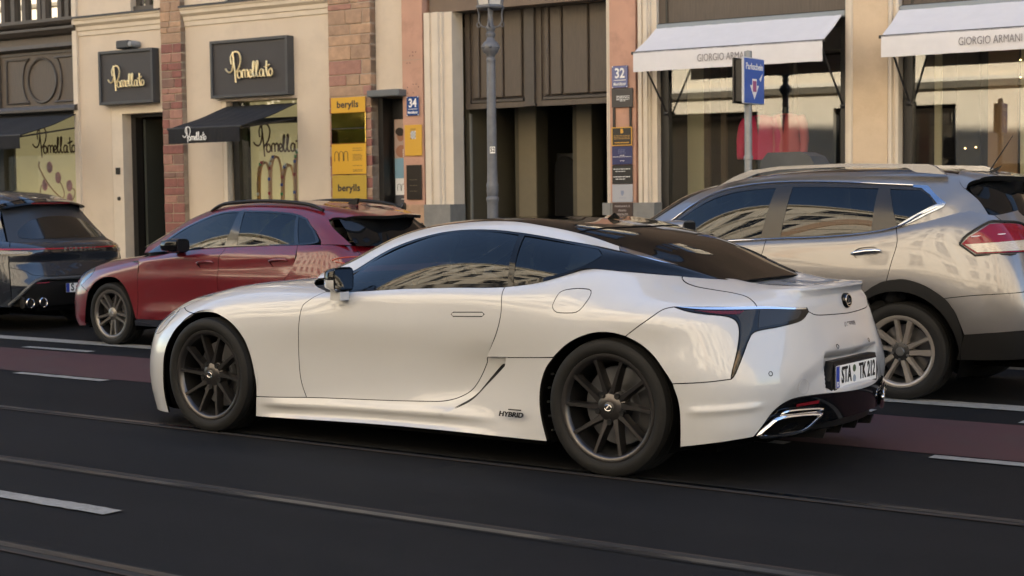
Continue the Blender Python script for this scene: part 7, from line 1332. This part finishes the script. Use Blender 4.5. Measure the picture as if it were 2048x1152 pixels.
        panel('light_strip', b, [(1, [(4.858, .652), (4.845, .60), (4.83, .55), (4.80, .49), (4.76, .40), (4.742, .345)]), (1, [(4.742, .345), (4.752, .40), (4.775, .47), (4.785, .53), (4.786, .58), (4.772, .615), (4.75, .635)]), (0, [(4.75, .635), (4.858, .652)])], mat('lamp_bronze', (.07, .055, .042), .14, metal=.8), t_, sides=s_, grid=.02, off=.002, thick=.002, gap=0, step=.012)
    hd = panel('headlight', b, [(1, [(.655, .655), (.72, .690), (.80, .697), (.845, .66), (.835, .58), (.80, .52), (.74, .49), (.68, .50), (.655, .58), (.655, .655)])], mat('headlight_glass', (.35, .38, .42), .05, coat=1), car, sides='nf', grid=.025, off=.002, gap=0)
    gr = panel('grille', b, [(0, [(0, .02), (0, .62)], 1), (1, [(0, .62), (.18, .61), (.33, .56), (.22, .40), (.36, .20), (.50, .03)]), (0, [(.5, .03), (0, .02)])], SB, car, sides='b', off=.003, grid=.04, gap=0)
    # greenhouse
    upl = [(.278, .191), (.452, .206), (.614, .207), (.768, .208), (.925, .213), (1.031, .216), (1.195, .216), (1.405, .214), (1.545, .211), (1.824, .211), (2.009, .216), (2.160, .207)]
    upl2 = [(2.160, .207), (2.28, .190), (2.383, .182), (2.472, .198)]
    rup = [(.0, .30), (.259, .287), (.436, .288), (.657, .290), (.85, .300), (1.033, .300), (1.222, .300), (1.428, .296), (1.635, .286), (1.805, .290), (1.955, .284), (2.122, .252)]
    lo = [(.24, 0), (1.604, 0)]; lo2 = [(1.604, 0), (1.736, .002), (1.862, .010), (1.955, .028), (2.031, .052), (2.10, .045), (2.217, .024), (2.377, .0)]
    fw_ = [(0, [(.33, .014), (1.588, .012)]), (0, [(1.588, .012), (1.543, .200)]), (1, [(1.543, .200), (1.405, .204), (1.195, .206), (1.031, .206), (.925, .203), (.768, .196), (.614, .192), (.452, .182), (.36, .15), (.31, .08), (.33, .014)])]
    qw_ = [(1, [(1.625, .012), (1.736, .016), (1.861, .026), (1.955, .044), (2.012, .064), (2.06, .10)]), (1, [(2.06, .10), (2.09, .15), (2.05, .195)]), (0, [(2.05, .195), (1.824, .200), (1.580, .200)]), (0, [(1.58, .200), (1.625, .012)])]
    panel('window_surround', g, [(0, lo), (1, lo2), (0, [(2.377, .0), (g.U, 0)]), (0, [(g.U, 0), (g.U, .19)]), (0, [(g.U, .19), (2.472, .198)]), (1, upl2[::-1]), (1, upl[::-1]), (0, [(.278, .191), (.20, .10), (.24, 0)])], BG, car, sides='nf', holes=[fw_, qw_], gap=0, off=.002, grid=.03)
    w1 = panel('front_window', g, fw_, GL, car, sides='nf', gap=-.002, thick=0, off=-.001, grid=.03)
    w2 = panel('quarter_window', g, qw_, GL, car, sides='nf', gap=-.002, thick=0, off=-.001, grid=.03)
    even_glass([w1[0], w2[0]], 3); even_glass([w1[1], w2[1]], 3)
    panel('roof_rail', g, [(1, upl), (0, [(2.160, .207), (2.122, .252)]), (1, rup[::-1]), (0, [(0, .30), (0, .19)]), (0, [(0, .19), (.278, .191)])], W, car, sides='nf', gap=.001, off=.004, grid=.025, thick=.02)
    panel('roof_strip', g, [(1, [(2.162, .208), (2.28, .191), (2.383, .183), (2.472, .199)]), (0, [(2.472, .199), (2.47, .207)]), (1, [(2.47, .207), (2.404, .209), (2.319, .225), (2.221, .238), (2.124, .253)]), (0, [(2.124, .253), (2.162, .208)])], mat('strip_steel', (.5, .52, .56), .12, metal=1), car, sides='nf', gap=0, off=.004, grid=.02, thick=.015)
    panel('roof_panel', g, [(0, [(.80, .300), (.80, g.V)]), (0, [(.80, g.V), (1.97, g.V)], 1), (1, [(1.97, g.V), (1.945, .62), (1.90, .47), (1.838, .304)]), (1, [(1.838, .292), (1.635, .288), (1.428, .298), (1.222, .302), (1.033, .302), (.80, .300)])], BG, car, sides='b', off=.003, gap=.001, grid=.04)
    panel('rear_window', g, [(1, [(1.838, .294), (1.90, .47), (1.945, .62), (1.97, g.V)]), (0, [(1.97, g.V), (g.U, g.V)], 1), (0, [(g.U, g.V), (g.U, .19)]), (1, [(g.U, .19), (2.472, .202), (2.404, .211), (2.319, .227), (2.221, .240), (2.124, .255), (1.955, .286), (1.838, .292)])], mat('rear_glass', (.006, .005, .0045), .03, spec=.12), car, sides='b', off=-.002, gap=.0015, grid=.03)
    panel('windscreen', g, [(0, [(.05, .30), (.05, g.V)]), (0, [(.05, g.V), (.80, g.V)], 1), (0, [(.80, g.V), (.80, .302)]), (0, [(.80, .302), (.657, .294), (.436, .292), (.05, .30)])], GL, car, sides='b', gap=.001, grid=.04, thick=0)
    # inner skin, floor, wheel wells
    shell('body_shell', b, 0, b.U, .0, .80, UB, car, -.07, 110, 18, cut=((-2.87, .35, .43), (0, .35, .43)))
    m = MB(); m.box((-3.5, -.70, .12), (-3.30, .70, .5)); m.box((-2.48, -.90, .125), (-.40, .90, .16)); m.box((-3.3, -.62, .12), (.45, .62, .16)); m.box((.40, -.60, .19), (.72, .60, .45)); m.box((-2.46, -.84, .16), (-2.42, .84, .86)); m.box((-.42, -.84, .16), (-.38, .84, .80)); m.build('floor_pan', UB, car)
    for xw in (-2.87, 0):
        for s_ in (-1, 1):
            m = MB(); m.lathe([(.40, s_ * .93), (.405, s_ * .62), (0, s_ * .60)], 28, 'y', (xw, 0, .35), a0=0, a1=math.pi); m.lathe([(.40, s_ * .93), (.405, s_ * .62), (0, s_ * .60)], 8, 'y', (xw, 0, .35), a0=math.pi, a1=math.pi * 1.17); m.lathe([(.40, s_ * .93), (.405, s_ * .62), (0, s_ * .60)], 8, 'y', (xw, 0, .35), a0=-math.pi * .17, a1=0); m.build('wheel_well', UB, car)
    GB = mat('well_bolts', (.5, .5, .5), .3, metal=1)
    m = MB()
    for k in range(5): a = math.radians(158 + k * 11); m.lathe([(0, -.895), (.006, -.895), (.006, -.88)], 6, 'y', (.392 * math.cos(a), 0, .35 + .392 * math.sin(a)))
    m.build('well_clip', GB, car)
    mats = (GUN, RUB, DISC, CAL, mat('cap_dark', (.03, .03, .03), .3), SB)
    for xw, yw, fl, an in ((-2.87, -.826, 1, .06), (0, -.816, 1, 0), (-2.87, .826, -1, 0), (0, .816, -1, 0)):
        wheel_thing(car, (xw, yw, .35), .352, .271, .135, 'twist10', mats, fl, 0, an)
    # cap emblem: oval with a slanted L
    for xw, yw in ((-2.87, -.826), (0, -.816)):
        m = MB(); y = yw - .135 * .80 - .006
        m.tube([(xw + .020 * math.cos(a), y, .35 + .015 * math.sin(a)) for a in np.linspace(0, 2 * math.pi, 20)[:-1]], .0022, 5, close=True)
        m.tube([(xw + .006, y, .35 + .012), (xw - .010, y, .35 - .004), (xw - .008, y, .35 - .008), (xw + .010, y, .35 - .008)], .0022, 5); m.build('wheel_emblem', BADGE, car)
    # interior
    INT = mat('cabin_dark', (.02, .02, .022), .7); SEAT = mat('seat_leather', (.045, .04, .04), .5, bump=.1, bscale=60)
    m = MB(); m.box((-2.3, -.72, .55), (-1.75, .72, .90), .06); m.build('dashboard', INT, car)
    m = MB(); m.tube([(-1.62 + .06 * math.sin(a), -.36 + .18 * math.cos(a), .83 + .18 * math.sin(a)) for a in np.linspace(0, 2 * math.pi, 24)[:-1]], .015, 6, close=True); m.build('steering_wheel', INT, car)
    for y in (-.36, .36):
        m = MB(); m.box((-1.5, y - .25, .25), (-.95, y + .25, .50), .07); v0 = len(m.v); m.box((-.12, -.25, 0), (.08, .25, .58), .07); m.box((-.09, -.13, .58), (.05, .13, .76), .05)
        R_ = Matrix.Translation((-.93, y, .45)) @ Matrix.Rotation(math.radians(20), 4, 'Y')
        m.v[v0:] = [tuple(R_ @ Vector(p)) for p in m.v[v0:]]; m.build('seat', SEAT, car, 40)
    m = MB(); m.box((-.55, -.62, .25), (-.35, .62, .92), .08); m.build('rear_seat', SEAT, car, 40)
    # mirrors
    for s_ in (1, -1):
        pr = [(-1.90, -.865, .925), (-1.88, -.93, .925)]
        m = MB(); V = []
        # housing: front (towards -x) rounded, rear face holds the glass
        for x, y0, y1, z0, z1 in ((-1.850, -1.0, -.91, .935, 1.0), (-1.828, -1.025, -.885, .905, 1.018), (-1.775, -1.04, -.872, .893, 1.03), (-1.745, -1.04, -.868, .890, 1.032)):
            for a in np.linspace(0, 2 * math.pi, 17)[:-1]:
                c_, s2 = math.cos(a), math.sin(a); e = .45
                V.append((x + (.035 if c_ > .3 else 0) * 0, (y0 + y1) / 2 + (y1 - y0) / 2 * math.copysign(abs(c_) ** e, c_), (z0 + z1) / 2 + (z1 - z0) / 2 * math.copysign(abs(s2) ** e, s2)))
        F = [(i * 16 + k, i * 16 + (k + 1) % 16, (i + 1) * 16 + (k + 1) % 16, (i + 1) * 16 + k) for i in range(3) for k in range(16)] + [tuple(range(15, -1, -1)), tuple(48 + k for k in range(16))]
        mi = [1 if (i >= 2 or (k < 8 and i == 2)) else 0 for i in range(3) for k in range(16)] + [0, 1]
        V = [(x, y * s_, z) for x, y, z in V]
        mm = mesh('wing_mirror', V, F, W, car, 50, mats=[W, BG], mi=[1 if z_ else 0 for z_ in [(0 if k > 7 else 1) for i in range(3) for k in range(16)]] + [0, 1])
        m2 = MB(); m2.prism([(-1.030 * s_, .905), (-.882 * s_, .905), (-.879 * s_, 1.018), (-1.030 * s_, 1.020)], -1.7445, -1.741, 'x'); m2.build('mirror_glass', mat('mirror', (.75, .76, .78), .02, metal=1), mm)
        m2 = MB(); m2.prism([(-1.83, -.91 * s_), (-1.745, -.91 * s_), (-1.745, -.985 * s_), (-1.82, -.985 * s_)], .842, .90, 'z'); m2.box((-1.83, min(-.84 * s_, -.93 * s_), .842), (-1.76, max(-.84 * s_, -.93 * s_), .872)); m2.build('mirror_foot', W, mm)
    # rear: recess, plate, badges, exhaust
    m = MB(); m.prism([(-.285, .41), (.285, .41), (.305, .475), (.27, .572), (-.27, .572), (-.305, .475)], .88, .9215, 'x'); m.build('plate_plinth', SB, car)
    pl = MB(); pl.box((.9218, -.268, .415), (.9295, .268, .555), .004); pl = pl.build('number_plate', SB, car)
    m = MB(); m.box((.9296, -.257, .434), (.9315, .257, .546), .003); m.build('plate_face', WT, pl)
    m = MB(); m.box((.9316, -.256, .436), (.9322, -.214, .544)); m.build('euro_band', mat('euro_blue', (.01, .04, .32), .4), pl)
    def rear_text(name, t, size, y, z, m_, par, x=.9320, **k):
        v, f = text_mesh(t, size, .002, **k); return mesh(name, [(x - b_, a, c) for a, b_, c in v], f, m_, par)
    rear_text('plate_letters', 'STA', .115, -.128, .491, SB, pl, font_bold=.0025, sx=.62).location.y = -.130
    for o_, t_, y_ in ((None, 'TK 212', .110),): rear_text('plate_letters', t_, .115, 0, 0, SB, pl, font_bold=.0025, sx=.60).location = (0, y_ + .025, .491)
    for o_ in pl.children:
        if o_.name.startswith('plate_letters') and abs(o_.location.z) < .1: o_.location.z = .491
    rear_text('euro_letter', 'D', .035, 0, 0, WT, pl, x=.9325).location = (0, -.235, .453)
    for z, c in ((.517, (.05, .09, .04)), (.465, (.25, .3, .36))):
        m = MB(); m.lathe([(0, .9332), (.019, .9332), (.019, .931)], 18, 'x', (0, -.030, z)); m.build('plate_seal', mat('seal_%d' % int(z * 1000), c, .5), pl)
    rear_text('frame_text', 'LEXUS FORUM  MUENCHEN  089 / 32', .016, 0, 0, WT, pl, x=.9302, sx=1.2).location = (0, 0, .4245)
    lg = MB(); lg.lathe([(0, .006), (.030, .006), (.036, 0), (.030, .010), (.034, .012), (.040, .004), (.040, -.01)], 28, 'x'); lo_ = lg.build('badge', BG, car, 40); lo_.location = (.876, 0, .862); lo_.rotation_euler = (0, math.radians(-6), 0); lo_.scale = (1, 1.15, 1)
    m = MB(); m.tube([(.012, .031 * math.cos(a), .030 * math.sin(a)) for a in np.linspace(0, 2 * math.pi, 24)[:-1]], .003, 5, close=True); m.tube([(.012, -.010, .026), (.012, .012, -.010), (.012, .010, -.016), (.012, -.022, -.016)], .003, 5); m.build('emblem', BADGE, lo_)
    rear_text('model_lettering', 'LC500h', .034, 0, 0, BADGE, car, x=.882, font_bold=.001, sx=1.25).location = (.012, 0, .742)
    v, f = text_mesh('HYBRID', .036, .004, font_bold=.001, sx=1.25, shear=.2); mesh('side_lettering', [(a - .585, c_y - .955, c + .276) for a, c_y, c in v], f, SB, car)
    m = MB(); m.box((-.60, -.9585, .300), (-.52, -.953, .306)); m.build('side_badge', SB, car)
    for u_, v_ in ((4.907, .354), (5.318, .455)):
        for s_ in (1, -1):
            p = b([u_], [v_])[0]; n_ = b.normal([u_], [v_])[0]; p = p * np.array([1, s_, 1]); n_ = n_ * np.array([1, s_, 1])
            m = MB(); m.lathe([(.009, 0), (.011, .002), (.0125, 0)], 16, 'z'); o_ = m.build('parking_sensor', UB, car); o_.location = p + n_ * .001; o_.rotation_euler = Vector(n_).to_track_quat('Z', 'Y').to_euler()
    p = b([5.063], [.261])[0]; n_ = b.normal([5.063], [.261])[0]; m = MB(); m.lathe([(.036, 0), (.0372, .0015), (.0384, 0)], 28, 'z'); o_ = m.build('tow_cover', mat('seam_grey', (.3, .3, .31), .5), car); o_.location = p + n_ * -.004; o_.rotation_euler = Vector(n_).to_track_quat('Z', 'Y').to_euler()
    # exhaust finishers and rear lower lip
    for s_ in (1, -1):
        def P(u_, v_, o=.012): q = b([u_], [v_])[0] + b.normal([u_], [v_])[0] * o; return (q[0], q[1] * s_, q[2])
        lo1 = [P(4.850, .004), P(4.90, .062), P(4.955, .098), P(5.15, .075), P(5.14, .045), P(5.06, -.012), P(4.90, -.014)]
        m = MB(); m.tube(smooth_line(lo1 + lo1[:1], None, 4)[:-1], .011, 6, close=True); ex = m.build('exhaust_tip', CH, car, 60)
        m = MB(); m.v = [tuple(np.array(q) - np.array([.012, 0, 0])) for q in lo1]; m.f = [tuple(range(len(lo1)))]; m.build('exhaust_hole', UB, ex)
        lo2_ = [P(4.945, .112), P(4.985, .132), P(5.145, .108), P(5.15, .090)]
        m = MB(); m.tube(smooth_line(lo2_ + lo2_[:1], None, 3)[:-1], .006, 6, close=True); m.build('exhaust_trim', CH, car, 60)
        m = MB(); q = [P(5.028, .162, .004), P(5.150, .157, .004), P(5.146, .137, .004), P(5.024, .146, .004)]; m.add(q, [(0, 1, 2, 3)]); m.build('rear_reflector', mat('reflector_red', (.12, .006, .01), .2), car)
    m = MB(); yy = np.linspace(-.56, .56, 15); V = []
    for y in yy:
        x = .93 - .30 * abs(y / .7) ** 2.4; V += [(x - .01, y, .275), (x - .02, y, .235), (x - .10, y, .205 if abs(y) < .45 else .22), (x - .3, y, .19)]
    m.add(V, [(i * 4 + j, (i + 1) * 4 + j, (i + 1) * 4 + j + 1, i * 4 + j + 1) for i in range(14) for j in range(3)]); m.build('diffuser_lip', SB, car, 40)
    for y in (-.3, -.1, .1, .3): m = MB(); m.prism([(.55, .19), (.90, .235), (.88, .185), (.58, .17)], y - .006, y + .006, 'y'); m.build('diffuser_fin', SB, car)
    m = MB(); m.prism([(-.03, 0), (.05, 0), (.05, .012), (.02, .035)], -.006, .006, 'y'); a_ = m.build('roof_aerial', BG, car); a_.location = (-.55, 0, 1.285)
    return car
coupe = build_coupe()
